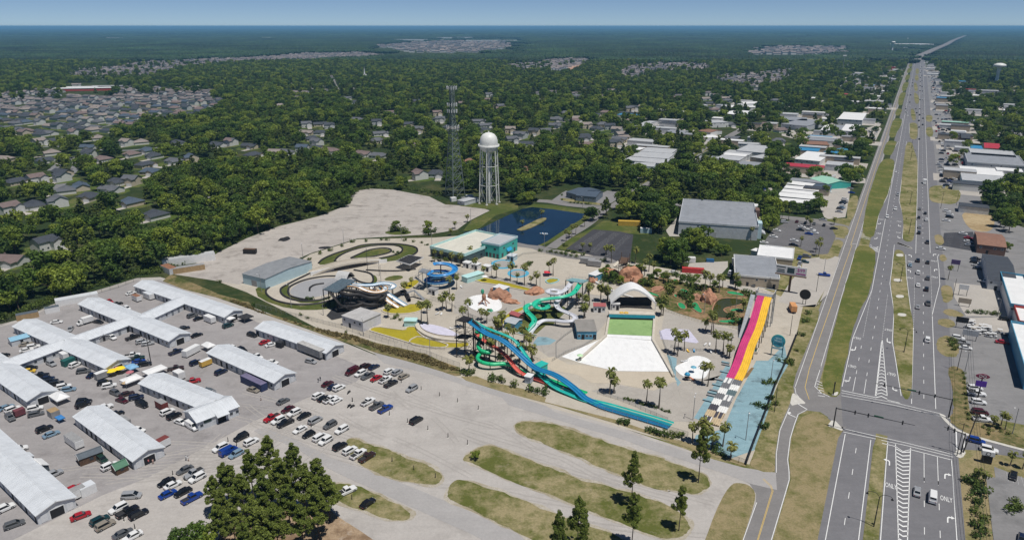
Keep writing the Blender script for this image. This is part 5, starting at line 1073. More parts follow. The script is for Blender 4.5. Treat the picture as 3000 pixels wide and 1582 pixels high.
for p in tw: MB().bar((p.x,p.y,0),(p.x,p.y,9.1),.15,6).obj('column',c_galv,T3)
m_ = (tw[0]+tw[3])/2
for k in range(3): a = Vector((m_.x-2.5,m_.y-1.5,k*3.05)); b = Vector((m_.x+2.0,m_.y-3.5,k*3.05+3.05)); a,b = (a,b) if k % 2 == 0 else (Vector((b.x,b.y,a.z)),Vector((a.x,a.y,b.z))); MB().sweep([a,b],[(-.6,0),(.6,0),(.6,-.25),(-.6,-.25),(-.6,0)],smooth=False).obj('stair_flight',c_galv,T3); railing(T3,[a,b])
# black tower with white and orange flumes
T4 = thing('dark_slide_tower','black steel tower with blue deck beside the kart track','water slide',(0,0,0)); H4 = 9.0
p4 = q3('R9',(760,640,H4),(880,672,H4),(1060,560,H4),(930,540,H4)); MB().prism(p4,H4-.3,H4).obj('deck',M('blue_deck',(.085,.12,.145),.6,.3,1.5),T4,True); railing(T4,p4 + [p4[0]],1.2)
for f in (0,.25,.5,.75,1):
    for a,b in ((p4[0],p4[3]),(p4[1],p4[2])): p = mix(a,b,f); MB().bar((p.x,p.y,0),(p.x,p.y,H4),.22,8).obj('column',c_steel,T4)
for f in (0,.25,.5,.75): a,b = mix(p4[1],p4[2],f),mix(p4[1],p4[2],f+.25); MB().bar((a.x,a.y,1),(b.x,b.y,6),.08,5).obj('brace',c_steel,T4); a,b = mix(p4[0],p4[3],f),mix(p4[0],p4[3],f+.25); MB().bar((a.x,a.y,6),(b.x,b.y,1),.08,5).obj('brace',c_steel,T4)
su = [mix(p4[0],p4[1],.5),mix(p4[0],p4[1],.5)+Vector((5,-4,-4.5)),mix(p4[0],p4[1],.5)+Vector((9,-1,-8.9))]; MB().sweep(su,[(-.7,0),(.7,0),(.7,-.3),(-.7,-.3),(-.7,0)],smooth=False).obj('stair_flight',c_steel,T4)
sW = thing('white_flume','white flume with orange rim winding from the black tower','water slide',(0,0,0)); l4 = trough('chute',q3('R9',(960,610,8.8),(1030,605,8.4),(1090,620,8.0),(1160,650,7.5),(1240,665,7.1),(1310,650,6.8),(1320,620,6.5),(1260,600,6.2),(1200,615,5.8),(1220,640,5.4),(1300,690,4.4),(1350,740,3.0),(1440,800,.7)),2.2,.8,c_white,sW,rim=c_orange); supports(l4,sW,6,skip=3)
sW2 = thing('white_flume','white flume with blue end loop behind the orange-rimmed one','water slide',(0,0,0)); l5 = trough('chute',q3('R9',(1000,590,8.8),(1100,600,8.2),(1200,600,7.8),(1290,585,7.4),(1370,590,7.0),(1400,610,6.7),(1360,630,6.3),(1290,610,5.8),(1310,650,5.0),(1390,710,3.2),(1510,785,.7)),2.2,.8,c_white,sW2,rim=M('light_blue_rim')); supports(l5,sW2,6,skip=3)
sK = thing('black_flume','black enclosed flume coiled beneath the white flumes','water slide',(0,0,0)); lk = smooth_line(q3('R9',(900,660,8.0),(980,690,7.2),(1080,690,6.6),(1180,720,5.8),(1270,710,5.2),(1250,670,4.8),(1130,680,4.4),(1060,720,3.8),(1120,770,3.0),(1230,780,2.2),(1320,740,1.8),(1420,690,1.8),(1500,660,1.6),(1540,740,.9)),5); MB().tube(lk,.85,9).obj('tube',c_steel,sK); supports(lk,sK,7,skip=4)
lk2 = smooth_line(q3('R9',(930,640,8.2),(1060,660,7.0),(1200,690,6.2),(1320,690,5.2),(1290,730,4.2),(1180,750,3.6),(1060,790,2.4),(960,810,1.4),(880,830,1.0)),5); MB().tube(lk2,.8,9).obj('tube',c_steel,sK)
lot('dark_ground_sheet',QQ(('R9',[(790,880),(860,800),(1000,720),(1200,690),(1300,740),(1250,800),(1100,810),(930,900),(840,920)])),.075,M('near_black_ground',(.03,.03,.032),.9,.3,.6),False)  # flat near-black sheet on the ground beneath the tower's flumes
fs_ = thing('footbridge_stair','galvanised stair bridge descending beside the landing pool','stairs',(0,0,0)); q = q3('R9',(1520,670,3.2),(1585,650,3.6),(1640,700,1.6),(1675,735,.1)); MB().sweep(q,[(-.7,0),(.7,0),(.7,-.2),(-.7,-.2),(-.7,0)],smooth=False).obj('treads',c_galv,fs_); railing(fs_,q)
for p in q[:3]: MB().bar((p.x,p.y,0),(p.x,p.y,p.z),.1,6).obj('post',c_galv,fs_)
# pink and yellow racing slide
T5 = thing('racer_slide','tall pink and yellow racing slide ending in chequered run-out lanes','water slide',(0,0,0))
top_c,end_c = Q('R12',1815,520,12.0),Q('R13',1360,425,.6)
def racer(x0,y0,z): return Q('R12',x0,y0,z)
cl = [(1835,505,13.0),(1815,560,11.9),(1790,650,10.2),(1765,740,8.5),(1735,830,6.9),(1700,910,5.6),(1665,990,4.4),(1635,1080,3.1),(1600,1180,1.8),(1560,1270,.9),(1530,1325,.6)]
base_dir = None
lnc = smooth_line([Q('R12',*c) for c in cl],5); LW = .72
def lane_strip(k0,k1,mat,nm):
    """k lanes counted from the left; gutters between lanes"""
    prof = []
    for k in range(k0,k1):
        x0 = (k-4)*LW; prof += [(x0,.28),(x0+.10,.28),(x0+.16,.02),(x0+LW-.16,.02),(x0+LW-.10,.28)]
    prof += [((k1-4)*LW,.28),((k1-4)*LW,-.35),((k0-4)*LW,-.35),((k0-4)*LW,.28)]
    MB().sweep(lnc,prof,False,smooth=False).obj(nm,mat,T5)
lane_strip(4,8,c_pink,'pink_lanes'); lane_strip(0,4,c_yel,'yellow_lanes')
for p in lnc[2:-14:5]:
    for s in (-2.6,2.6):
        e_ = (lnc[-1]-lnc[0]); e_.z = 0; e_.normalize(); sdv = Vector((e_.y,-e_.x,0)); q = p+sdv*s; MB().bar((q.x,q.y,0),(q.x,q.y,q.z-.3),.16,6).obj('support_post',c_steel,T5)
    a_,b_ = p+sdv*-2.6,p+sdv*2.6; MB().bar((a_.x,a_.y,max(.5,p.z-.5)),(b_.x,b_.y,max(.5,p.z-.5)),.12,5).obj('crossbeam',c_steel,T5)
# chequered run-out: 8 lanes x 8 bands of alternating sheets
endp = lnc[-1]; far_e = Q('R13',1120,885,.45); ax = (far_e-endp); ax.z = 0; Lr = ax.length; ax.normalize(); sdv = Vector((ax.y,-ax.x,0)); cg = [M('run_grey',(.16,.165,.175),.6,.1),M('run_dark',(.07,.065,.08),.6,.15),M('run_white',(.72,.72,.70),.5,.08),M('run_tan',(.50,.40,.26),.6,.12),M('run_slate',(.11,.16,.17),.6,.1)]
nb = 8
for j in range(nb):
    for h_ in range(2):
        dark = (j+h_) % 2 == 0; m_c = ([cg[0],cg[0],cg[4],cg[0],cg[0],cg[1],cg[1],cg[1]][j] if dark else (cg[2] if j < 6 else cg[3]))
        s0,s1 = Lr*j/nb,Lr*(j+1)/nb-.02; prof = []
        for k in range(4):
            x0 = (h_*4+k-4)*LW; prof += [(x0,.26),(x0+.1,.26),(x0+.16,.02),(x0+LW-.16,.02),(x0+LW-.1,.26)]
        prof += [((h_*4)*LW,.26),((h_*4)*LW,-.3),((h_*4-4)*LW,-.3)]
        a,b = endp+ax*s0,endp+ax*s1; MB().sweep([Vector((a.x,a.y,.55)),Vector((b.x,b.y,.5))],prof,False,smooth=False).obj('run_out_sheet',m_c,T5)
        if not dark or j >= 6:
            for k in (0,2): x0 = (h_*4+k-4)*LW+LW/2; a2,b2 = a+sdv*x0,b+sdv*x0; MB().sweep([Vector((a2.x,a2.y,.585)),Vector((b2.x,b2.y,.535))],[(-.45,0),(.45,0)],smooth=False).obj('lane_stripe',cg[3] if (j > 5 and dark is False) or j == 6 else cg[0] if j % 3 == 0 else cg[2],T5)
tp = [lnc[0]+sdv*-3.6-ax*0,lnc[0]+sdv*3.6,lnc[0]+sdv*3.6-ax*4,lnc[0]+sdv*-3.6-ax*4]; tp = [Vector((p.x,p.y,13)) for p in tp]; MB().prism(tp,12.7,13).obj('platform',c_galv,T5,True); railing(T5,[tp[1],tp[2],tp[3],tp[0]],1.2,c_steel)
for p in tp: MB().bar((p.x,p.y,0),(p.x,p.y,15.2),.2,6).obj('column',c_galv,T5)
for i in range(4): a_,b_ = tp[i],tp[(i+1) % 4]; MB().bar((a_.x,a_.y,15.2),(b_.x,b_.y,15.2),.12,5).obj('canopy_beam',m_white,T5); MB().bar((a_.x,a_.y,4),(b_.x,b_.y,10),.09,5).obj('brace',c_galv,T5)
MB().sweep([tp[1]+sdv*1.2,tp[1]+sdv*1.2+ax*9+Vector((0,0,-6.5)),tp[1]+sdv*1.2+ax*18+Vector((0,0,-12.9))],[(-.9,0),(.9,0),(.9,-.3),(-.9,-.3),(-.9,0)],smooth=False).obj('stair_flight',c_galv,T5); railing(T5,[tp[1]+sdv*1.9,tp[1]+sdv*1.9+ax*9+Vector((0,0,-6.5)),tp[1]+sdv*1.9+ax*18+Vector((0,0,-12.9))])
# fibreglass kiosk and sign by the fence
sg_ = thing('park_sign','round turquoise sign with white-edged lettering on tall posts by the fence','sign',Q('R13',1780,215),ROADRZ-R(90));
MB().bar((0,.12,6.4),(0,-.12,6.4),2.4,28).obj('disc',M('sign_turquoise',(.06,.36,.46),.4),sg_); MB().bar((0,.14,6.4),(0,-.1,6.4),2.6,28).obj('rim',c_teal,sg_)
for s in (-2.0,2.0): MB().bar((s,0,0),(s,0,6.4),.2,6).obj('post',M('sign_post_blue',(.06,.16,.18),.6),sg_)
MB().box((0,0,3.3),(4.2,.15,.7)).obj('name_board',M('sign_pale',(.35,.55,.58),.5),sg_)
mw = M('sign_lettering',(.72,.80,.80),.5)
for tx,z,s in (('Wild',7.4,1.1),('Water',6.4,1.1),('WHEELS',5.3,.8)): o = link('lettering',text_mesh(tx,s,.02,mw if z > 6 else M('sign_navy',(.01,.04,.09),.5)),sg_,(0,-.15,z)); o.rotation_euler = (math.pi/2,0,0)
# fences: chain link on posts along the park boundary
def mat_mesh_fence():
    m,n,b = newmat('chain_link'); b.inputs['Base Color'].default_value = (.08,.085,.08,1); b.inputs['Roughness'].default_value = .6
    tc = nnode(n,'ShaderNodeNewGeometry'); sx = nnode(n,'ShaderNodeSeparateXYZ'); L(n,tc.outputs['Position'],sx.inputs[0])
    tr = nnode(n,'ShaderNodeBsdfTransparent'); mx = nnode(n,'ShaderNodeMixShader'); mx.inputs[0].default_value = .20
    L(n,tr.outputs[0],mx.inputs[1]); L(n,b.outputs[0],mx.inputs[2]); L(n,mx.outputs[0],n.nodes['Material Output'].inputs[0]); return m
m_chain = mat_mesh_fence()
def fence(label,pts,h=1.8,step=3.0,mat=None,name='chain_fence',post=c_galv,panel=True):
    t = thing(name,label,'fence',(0,0,0)); tot = 0; pm = MB()
    for i in range(len(pts)-1):
        a,b = pts[i],pts[i+1]; n = max(1,round((b-a).length/step))
        for k in range(n + (i == len(pts)-2)):
            p = mix(a,b,k/n); o = link('post',FPOST[post.name],t,(p.x,p.y,0)); o.scale = (1,1,h)
        MB().bar((a.x,a.y,h),(b.x,b.y,h),.035,4).obj('top_rail',post,t)
        if panel: MB().poly([(a.x,a.y,.05),(b.x,b.y,.05),(b.x,b.y,h-.04),(a.x,a.y,h-.04)]).obj('mesh_panel',mat or m_chain,t)
    return t
FPOST = {m.name: MB().bar((0,0,0),(0,0,1.0),.05,6).mesh('post',m) for m in (c_galv,c_steel,m_white)}
fence('grey chain-link fence along the weedy bank above the market',QQ(('R2',[(850,410),(1100,470),(1400,545),(1700,620),(2037,735)]),('R5',[(600,70),(850,130),(1000,190),(1180,255)])),1.8,3.2)
fence('grey chain-link fence beside the long blue slide run-out',QQ(('R13',[(0,745),(300,830),(600,920),(900,1010)])),1.6,3.0); fence('grey fence between the slide run-out and the pool deck',QQ(('R13',[(0,590),(200,650),(380,720),(530,790),(700,860)])),1.3,2.4)
fence('black-screened fence along the road side of the park',QQ(('R13',[(1990,0),(1900,230),(1770,520),(1690,740),(1560,1080),(1480,1300)])),2.2,3.0,M('black_screen',(.02,.022,.022),.9,.2),'screen_fence',c_steel)
fence('low black fence at the corner of the blue paving',QQ(('R13',[(1000,1080),(1200,1180),(1330,1250),(1480,1300)])),1.9,2.6,None,'chain_fence',c_steel)
fence('low fence along the left side of the wave pool',QQ(('R10',[(1350,1290),(1480,1210),(1640,1150),(1760,1080)])),1.1,1.5); fence('low fence down the right side of the wave pool',QQ(('R12',[(790,860),(840,1000),(900,1160),(930,1310)])),1.1,1.6)
fence('low fence around the yellow pool below the pump house',QQ(('R9',[(1130,1020),(1300,1085),(1500,1140),(1700,1180),(1860,1190)])),1.2,1.8); fence('dark fence along the tree line of the market',QQ(('R1',[(-60,620),(180,520),(360,455),(600,380),(930,285),(1180,215),(1400,130)])),1.9,4.0,None,'chain_fence',c_steel)
fence('low fence behind the splash pads',QQ(('R10',[(640,450),(760,490),(900,530),(1080,575),(1260,620)])),1.2,1.8); fence('low fence around the play lagoon',QQ(('R10',[(510,830),(620,880),(760,910),(830,870),(920,800)])),1.1,1.6)
for i,(r,l) in enumerate((('R10',[(450,460),(560,500),(640,470)]),('R10',[(1240,1290),(1120,1240),(1050,1180)]),('R10',[(1390,1250),(1390,1120),(1460,1060),(1560,990)]),('R12',[(800,640),(960,690),(1200,770),(1450,800),(1620,850)]),('R12',[(900,1010),(1040,1040),(1230,1050)]),('R10',[(200,690),(330,720),(440,790)]),('R9',[(1560,700),(1700,740),(1852,770)]),('R10',[(990,330),(1070,280),(1200,268),(1420,290),(1640,330)]))): fence('thin grey pipe fence on the pool decks, %s of the deck fences' % ordn(i),QL(r,l),1.1,1.5)
# sun loungers on deck
def lounger(p,az,c,lab):
    t = thing('sun_lounger',lab,'sun lounger',(p.x,p.y,.07),az); MB().box((-.2,0,.36),(1.3,.62,.08)).obj('seat',c,t); MB().hexa([(.45,-.31,.34),(1.0,-.31,.75),(1.0,.31,.75),(.45,.31,.34)],[(.43,-.31,.41),(.97,-.31,.82),(.97,.31,.82),(.43,.31,.41)]).obj('backrest',c,t,True)
    for x in (-.75,.4):
        for s in (-.25,.25): MB().bar((x,s,0),(x,s,.34),.03,4).obj('leg',c,t)
lounger(Q('R12',1072,1055),1.8,c_yel,'yellow sun lounger beside the white children pool'); lounger(Q('R12',1132,1055),1.4,c_blue,'blue sun lounger beside the white children pool')
for i,(x,y) in enumerate(((1020,1155),(1050,1150),(1240,990),(1285,990),(1300,1065))): lounger(Q('R12',x,y),i*.4,m_white,'white sun lounger near the children pool, %s from left' % ordn(i))
for i,(x,y) in enumerate(((180,800),(260,845),(300,850),(490,590),(400,985),(440,975))): lounger(Q('R10',x,y),i*.7,m_white,'white sun lounger on the deck left of the lagoon, %s from left' % ordn(i))
# low pastel benches down the side of the racer run-out
for i,(x,y) in enumerate(((1275,285),(1278,308),(1262,378),(1210,455),(1185,508),(1160,562),(1140,587),(1130,612),(1095,662))):
    p = Q('R13',x,y); t = thing('mat_rack','low slatted mat rack beside the racer run-out, %s from the top' % ordn(i),'rack',(p.x,p.y,.07),ROADRZ-math.pi/2); MB().box((0,0,.42),(3.0,1.0,.08)).obj('top',m_grey if i % 2 else c_blueg,t)
    for sx in (-1.3,1.3):
        for sy in (-.4,.4): MB().bar((sx,sy,0),(sx,sy,.4),.04,4).obj('leg',c_galv,t)
pool('landing_pool','small teal tank beside the yellow racing slide','R13',[(1515,190),(1585,200),(1600,160),(1530,150)],M('tank_teal',(.02,.20,.17),.3),c_beam,1.2,0); lot('dirt_patch',QQ(('R13',[(1470,400),(1530,330),(1560,330),(1500,420),(1460,440)])),.075,M('brown_soil',(.20,.13,.06),.9,.3),False)
# ---------- adventure golf
for q in ([(960,570),(1010,565),(1060,610),(1040,640),(980,620)],[(1120,560),(1170,570),(1190,620),(1220,650),(1200,680),(1130,640),(1100,600)],[(500,395),(600,430),(720,470),(780,490),(790,515),(700,490),(560,440)],[(985,432),(1040,430),(1080,455),(1060,475),(1000,460)],[(1450,455),(1530,455),(1620,480),(1640,505),(1560,495),(1460,480)],[(1350,745),(1480,740),(1600,720),(1640,740),(1540,775),(1400,770)],[(1480,640),(1560,620),(1640,640),(1600,655),(1500,655)],[(1230,385),(1275,395),(1260,420),(1215,410)],[(915,335),(960,335),(985,355),(940,365)],[(800,300),(860,310),(840,330),(780,320)],[(930,480),(960,490),(970,520),(930,510)]):
    t = thing('golf_green','x','putting green',(0,0,0)); p = rounded(QL('R12',q),2); sheet('turf',p,.16,M('golf_turf',(.02,.26,.10),.9,.12,.5),t); MB().sweep(p,[(-.2,0),(-.2,.28),(.2,.28),(.2,0)],closed=True,smooth=False).obj('kerb',c_rock2,t)
gg = [o for o in COL.objects if o.get('label') == 'x']; gg.sort(key=lambda o: o.children[0].data.vertices[0].co.x)
for i,o in enumerate(gg): o['label'] = 'bright green adventure golf green, %s from left in the golf garden' % ordn(i); o['group'] = 'adventure golf greens'
lot('golf_garden',QQ(('R12',[(420,330),(650,310),(900,330),(1100,380),(1300,400),(1480,420),(1650,450),(1700,560),(1660,740),(1560,800),(1350,780),(1200,740),(1000,680),(860,630),(760,520),(600,440),(450,400)])),.07,mat_grass('golf_bed',(.06,.085,.02),(.30,.19,.11),.5,1.5,(.36,.22,.14)),False)
pool('golf_lagoon','murky green lagoon in the adventure golf garden','R12',[(1310,640),(1340,560),(1400,525),(1500,520),(1620,540),(1640,570),(1560,600),(1440,620),(1420,650),(1500,690),(1560,710),(1480,730),(1360,720),(1310,690)],w_green,c_rock2,.3,2)
rock('artificial_rock','tall orange rock outcrop beside the murky golf lagoon',Q('R12',1270,545),(5.0,3.4,5.2),c_rock,11); rock('artificial_rock','red-brown rock pile left of the orange golf outcrop',Q('R12',1160,525),(3.2,2.2,2.0),c_rock2,12); rock('artificial_rock','red-brown rock bank in the middle of the golf garden',Q('R12',770,440),(5.0,2.6,1.6),c_rock2,13); rock('artificial_rock','huge orange volcano-shaped rock under the wooden deck',Q('R12',500,330),(6.5,4.2,7.0),c_rock,14); rock('artificial_rock','orange rock arm left of the volcano-shaped rock',Q('R12',290,300),(6.5,3.0,4.2),c_rock,15); rock('artificial_rock','orange rock shoulder right of the volcano-shaped rock',Q('R12',560,380),(3.4,3.0,4.0),c_rock,16)
rock('artificial_rock','low orange rock by the white lagoon channel',Q('R12',130,345),(4.5,2.2,2.6),c_rock,17)
vd = thing('volcano_deck','dark timber viewing deck with slide trough atop the orange rock','deck',(0,0,0)); q = q3('R12',(385,180,8.5),(470,165,8.5),(490,120,8.5),(410,110,8.5)); MB().prism(q,8.2,8.5).obj('deck',m_brown,vd,True); railing(vd,q + [q[0]],1.3,m_brown); trough('chute',q3('R12',(390,150,8.6),(345,190,7.8),(360,205,7.2),(430,195,6.8),(490,160,6.4)),1.6,.7,c_beam,vd)
for p in q: MB().bar((p.x,p.y,0),(p.x,p.y,11),.14,6).obj('post',m_brown,vd)
block('golf_hut','blue golf hut with white roof left of the volcano rock','R12',(82,282),(150,300),(195,250),3.2,c_blw,m_white,wins=2); ch = thing('lagoon_channel','curved white-walled empty river channel by the volcano rock','channel',(0,0,0)); MB().sweep(smooth_line(QL('R12',[(150,370),(250,430),(400,490),(560,540)]),5),[(-.35,0),(-.35,1.0),(.35,1.0),(.35,0)],smooth=False).obj('wall',c_white,ch); sheet('bed',QQ(('R12',[(40,470),(130,380),(260,450),(330,490),(300,500),(140,490)])),.09,p_sand,ch)
lot('lilac_deck',QQ(('R12',[(785,850),(850,825),(1080,835),(1180,960),(1150,970),(980,945),(800,930)])),.09,M('lilac_boards',(.55,.53,.64),.8,.1,.6),False)
for i,(x,y,L_,lab) in enumerate(((1690,345,8,'grey box trailer beside the far park fence, left of the pair'),(1750,368,7,'grey box trailer beside the far park fence, right of the pair'))): trailer('cargo_trailer',lab,'R10',x,y,L_,2.6,2.6,R(-20),m_grey,m_grey)
# ---------- pond
pd = QL('R16',[(560,1080),(760,1030),(960,930),(1180,830),(1280,812),(1500,835),(1700,865),(1850,885),(1800,935),(1680,1010),(1560,1090),(1440,1170),(1340,1215),(1240,1205),(1120,1180),(1060,1160),(900,1160),(700,1130)])
struct(sheet('pond',pd,.10,w_pond)); NOTREE.append([(p.x,p.y) for p in pd])
ip = rounded(QL('R16',[(1110,1058),(1150,1040),(1250,990),(1350,940),(1430,925),(1435,945),(1380,980),(1280,1030),(1180,1065)]),2); MB().prism(ip,.0,.45).obj('pond_island',g_isl,None,True)['kind'] = 'structure'
for i,(x,y) in enumerate(((1385,1095),(1412,1100),(1435,1098))):
    p = Q('R16',x,y); t = thing('paddle_boat','white paddle boat moored on the pond, %s from left' % ordn(i),'boat',(p.x,p.y,.1),i*.8); MB().hexa([(-1,-.5,0),(1,-.5,0),(1,.5,0),(-1,.5,0)],[(-1.2,-.65,.45),(1.3,-.6,.5),(1.3,.6,.5),(-1.2,.65,.45)]).obj('hull',m_white,t,True); MB().box((-.3,0,.6),(.7,.9,.3)).obj('seat',c_blue,t)
# ================================================================== shops,warehouses,towers,houses
WALLS = dict(g=m_wallw,w=m_white,t=M('tan_wall',(.42,.36,.28),.8,.1,.4),b=c_sky,d=M('slate_wall',(.16,.20,.25),.7,.1,.4),n=M('brown_wall',(.17,.10,.075),.8,.15,.4),r=M('red_wall',(.40,.06,.05),.7,.1),a=c_blw,m=c_turq)
ROOFS = dict(w=M('bright_white_roof',(.74,.74,.73),.6,.05,.2,0,.3,.12),g=M('mid_grey_roof',(.27,.285,.31),.7,.1,.2,0,.3,.25),p=M('pale_grey_roof2',(.45,.46,.47),.6,.08,.2,0,.3,.25),d=M('dark_shingle',(.052,.060,.074),.85,.15,.6),b=M('blue_metal_roof',(.05,.25,.45),.45,.08,.3),m=M('mint_metal_roof',(.33,.58,.45),.5,.06,.3),n=M('brown_shingle',(.24,.13,.09),.85,.15,.6),r=M('red_metal_roof',(.42,.04,.06),.5,.1,.4),s=M('slate_blue_roof',(.065,.09,.125),.75,.1,.6),k=M('kart_grey',(.34,.35,.36),.7,.1))
BL = []
def blocks(zone,r,spec):
    """'desc | fl fr bk | h wall roof ridge parapet fascia windows' rows"""
    for row in spec.strip().split('\n'):
        d,c,o = row.split('|'); n = [float(v) for v in c.split()]; f = o.split()
        BL.append((d.strip(),zone,r,(n[0],n[1]),(n[2],n[3]),(n[4],n[5]),float(f[0]),f[1],f[2],float(f[3]) if len(f) > 3 else 0,float(f[4]) if len(f) > 4 else 0,f[5] if len(f) > 5 else None,int(f[6]) if len(f) > 6 else None))
blocks('beside the frontage road', 'R15', '''huge flat grey-roofed gift store | 318 612 1150 668 1310 432 | 8 g g 0 .6 g 0
white-roofed shop joined to a grey-roofed one | 1138 965 1512 1006 1582 898 | 5.5 t w 0 .5 w 0
tan-walled shop with grey roof and white front edge | 905 1165 1372 1205 1502 1005 | 5.2 t g 0 .4 w 5
white storage unit roof, nearest of the stepped row | 1322 388 1700 420 1725 384 | 3.6 g w 0 0 - 0
white storage unit roof, second of the stepped row | 1355 338 1752 376 1772 336 | 3.6 g w 0 0 - 0
white storage unit roof, third of the stepped row | 1388 294 1762 332 1775 300 | 3.6 g w 0 0 - 0
white storage unit roof, fourth of the stepped row | 1418 254 1775 290 1786 258 | 3.6 g w 0 0 - 0
white storage unit roof, farthest of the stepped row | 1446 210 1700 240 1705 205 | 3.6 g w 0 0 - 0
grey flat workshop behind the stepped white units | 1482 176 1842 208 1850 178 | 3.8 g g 0 0 - 0
blue-roofed workshop at the end of the white units | 1702 262 1866 280 1874 222 | 4 a s 0 0 - 2
mint green gabled shop | 1690 155 1880 215 1950 150 | 4 m m 2 0 - 3
tiny white shed beside the pawn lot | 875 1010 950 1018 965 995 | 3 w w 0 0 - 1
white lean-to behind the white-roofed shop | 1075 905 1140 920 1170 895 | 3.2 w w 0 0 - 0''')
blocks('beyond the pond', 'R16', '''slate blue clinic wing with gabled roof | 1742 690 1950 708 1985 645 | 4 d s 1.6 0 - 4
slate blue clinic block with gabled roof | 1640 655 1745 682 1850 600 | 4 d s 1.6 0 - 3
brown-roofed house seen through the trees | 1110 405 1200 450 1260 395 | 4 t n 1.6
tan-roofed house seen through the trees | 550 330 640 345 700 305 | 4 w n 1.4
grey mobile cabin at the tower foot | 500 740 575 755 640 700 | 3 g p''')
blocks('among the warehouses', 'R23', '''grey flat warehouse at the back | 570 528 860 548 905 508 | 5 g p
grey flat warehouse in the middle | 485 575 830 598 890 552 | 5 g p
grey flat warehouse with low front | 405 610 800 645 825 598 | 4.5 g p
pale warehouse with wide bay door | 497 662 695 672 722 640 | 5 b p
small tan unit behind the warehouses | 455 505 560 515 575 490 | 4 t w
pale flat-roofed unit beside parked boats | 380 530 475 540 482 520 | 4 w p
grey warehouse across the street | 1280 595 1500 615 1530 570 | 5 g p
dark-fronted warehouse across the street | 1350 545 1590 565 1610 530 | 5 g p
large grey warehouse with skylight | 1470 520 1750 545 1800 480 | 6 g p
grey upper warehouse | 1490 455 1700 465 1830 455 | 6 g p
blocky tan warehouse | 1605 580 1740 600 1760 560 | 6 t p
white-roofed gable shed | 1575 395 1690 405 1720 365 | 5 w p 1
white domed warehouse | 1330 168 1540 190 1595 148 | 6 t w 1.5
white flat depot | 1395 115 1700 112 1715 88 | 5 w w
pale long depot at the top | 1530 80 1740 78 1765 58 | 5 w w
grey terrace of units | 1895 268 2140 290 2220 232 | 6 g g
grey terrace front | 1900 230 2140 240 2225 215 | 6 g g
white two-storey block by palms | 1170 262 1400 255 1420 228 | 6 w p
dark red-roofed shop by the street | 1110 335 1230 350 1250 322 | 4 w n 1
white shop at the depot corner | 1125 375 1190 400 1215 360 | 4 w w
blue-fronted white shop | 2085 520 2290 500 2310 470 | 5 w w
bright blue-roofed shop | 2295 530 2440 550 2470 488 | 5 w b
large white-roofed store behind pines | 2025 600 2260 622 2290 540 | 5 w w
pinkish flat roof behind the blue one | 2115 460 2350 470 2370 440 | 5 t n
white house with grey porch | 540 285 620 290 660 240 | 6 w p 1.5
grey-roofed bungalow | 465 310 600 320 620 285 | 4 g g 1.2''')
blocks('left of the distant highway', 'R24', '''big white-roofed store | 160 145 378 148 395 95 | 7 g w
white shop with tan side | 12 240 105 240 110 196 | 5 t w
white shop with parking in front | 188 245 325 248 345 196 | 5 g w
tan low shop | 110 235 190 238 200 200 | 5 t g''')
blocks('right of the highway', 'R24', '''brown-roofed restaurant | 1372 1228 1612 1238 1600 1148 | 5 n n 1.6 0 - 4
long white-walled motel with dark roof | 1215 895 1482 945 1560 900 | 4.5 g d 0 0 - 0
long white-roofed shop with red corner | 1228 615 1600 628 1570 580 | 5 w w 0 .4 w 0
pale blue-roofed shop row | 1240 672 1640 688 1610 645 | 5 b p
grey shopping block with parapet | 1285 520 1771 530 1771 470 | 6 g g 0 .5 g 6
grey shop with tall bays | 1315 455 1700 470 1720 430 | 6 g p 0 .4 g 8
red-roofed gabled restaurant | 1430 395 1570 415 1590 370 | 5 t r 3
blue-roofed low shop | 1320 410 1420 415 1440 380 | 5 w b
dark-roofed lodge among trees | 1230 310 1310 320 1330 275 | 5 n d 2''')
blocks('right of the near highway', 'R14', '''charcoal-roofed shop | 1690 335 1905 325 1830 150 | 5 g d 2.2 0 - 5
white-roofed store with bright blue fascia | 1868 552 2080 565 2010 318 | 5.5 w w 0 1.0 a 5
shop with crimson fascia | 1940 695 2100 705 2060 592 | 5 w w 0 1.0 r 3
long store with blue fascia and blue wall | 2000 1130 2200 1150 2110 735 | 5.5 a w 0 1.0 a 6''')
from collections import defaultdict
seen = defaultdict(int)
for d,z,r,fl,fr_,bk,h,w,rf,ri,pa,fa,wn in BL:
    block('shop_building' if 'shop' in d or 'store' in d else 'restaurant' if 'restaurant' in d else 'house' if 'house' in d or 'bungalow' in d else 'warehouse',d + ' ' + z,r,fl,fr_,bk,h,WALLS[w],ROOFS[rf],pa,'building',WALLS.get(fa),'buildings ' + z,ri,wins=wn,az=ROADRZ-math.pi/2 if z.startswith(('right of','left of the dist')) else None)
# store facade details
gs = [o for o in COL.objects if o.get('label','').startswith('huge flat grey')][0]
wl = [c for c in gs.children if c.name.startswith('wall')][0]; GX,GY = (max(v.co[i] for v in wl.data.vertices) for i in (0,1))
for y,w_,hh,m in ((-GY*.75,7,9.5,c_sky),(-GY*.3,9,7,m_white),(GY*.25,8,10,WALLS['n']),(GY*.75,8,9,m_white)):
    MB().box((GX+1.2,y,hh/2),(2.4,w_,hh)).obj('facade_bay',m,gs); MB().hexa([(GX+2.4,y-w_/2,3.4),(GX+4.8,y-w_/2,2.9),(GX+4.8,y+w_/2,2.9),(GX+2.4,y+w_/2,3.4)],[(GX+2.4,y-w_/2,4.6),(GX+4.8,y-w_/2,3.1),(GX+4.8,y+w_/2,3.1),(GX+2.4,y+w_/2,4.6)]).obj('awning',WALLS['t'] if m is WALLS['n'] else ROOFS['p'],gs,True)
for i in range(4): MB().box((-GX*.5+i*2.2,-GY-.05,6.4),(.9,.12,.5)).obj('wall_light',m_dark,gs)
MB().box((-GX*.1,-GY-.05,1.7),(3.4,.12,3.4)).obj('roller_door',ROOFS['p'],gs)
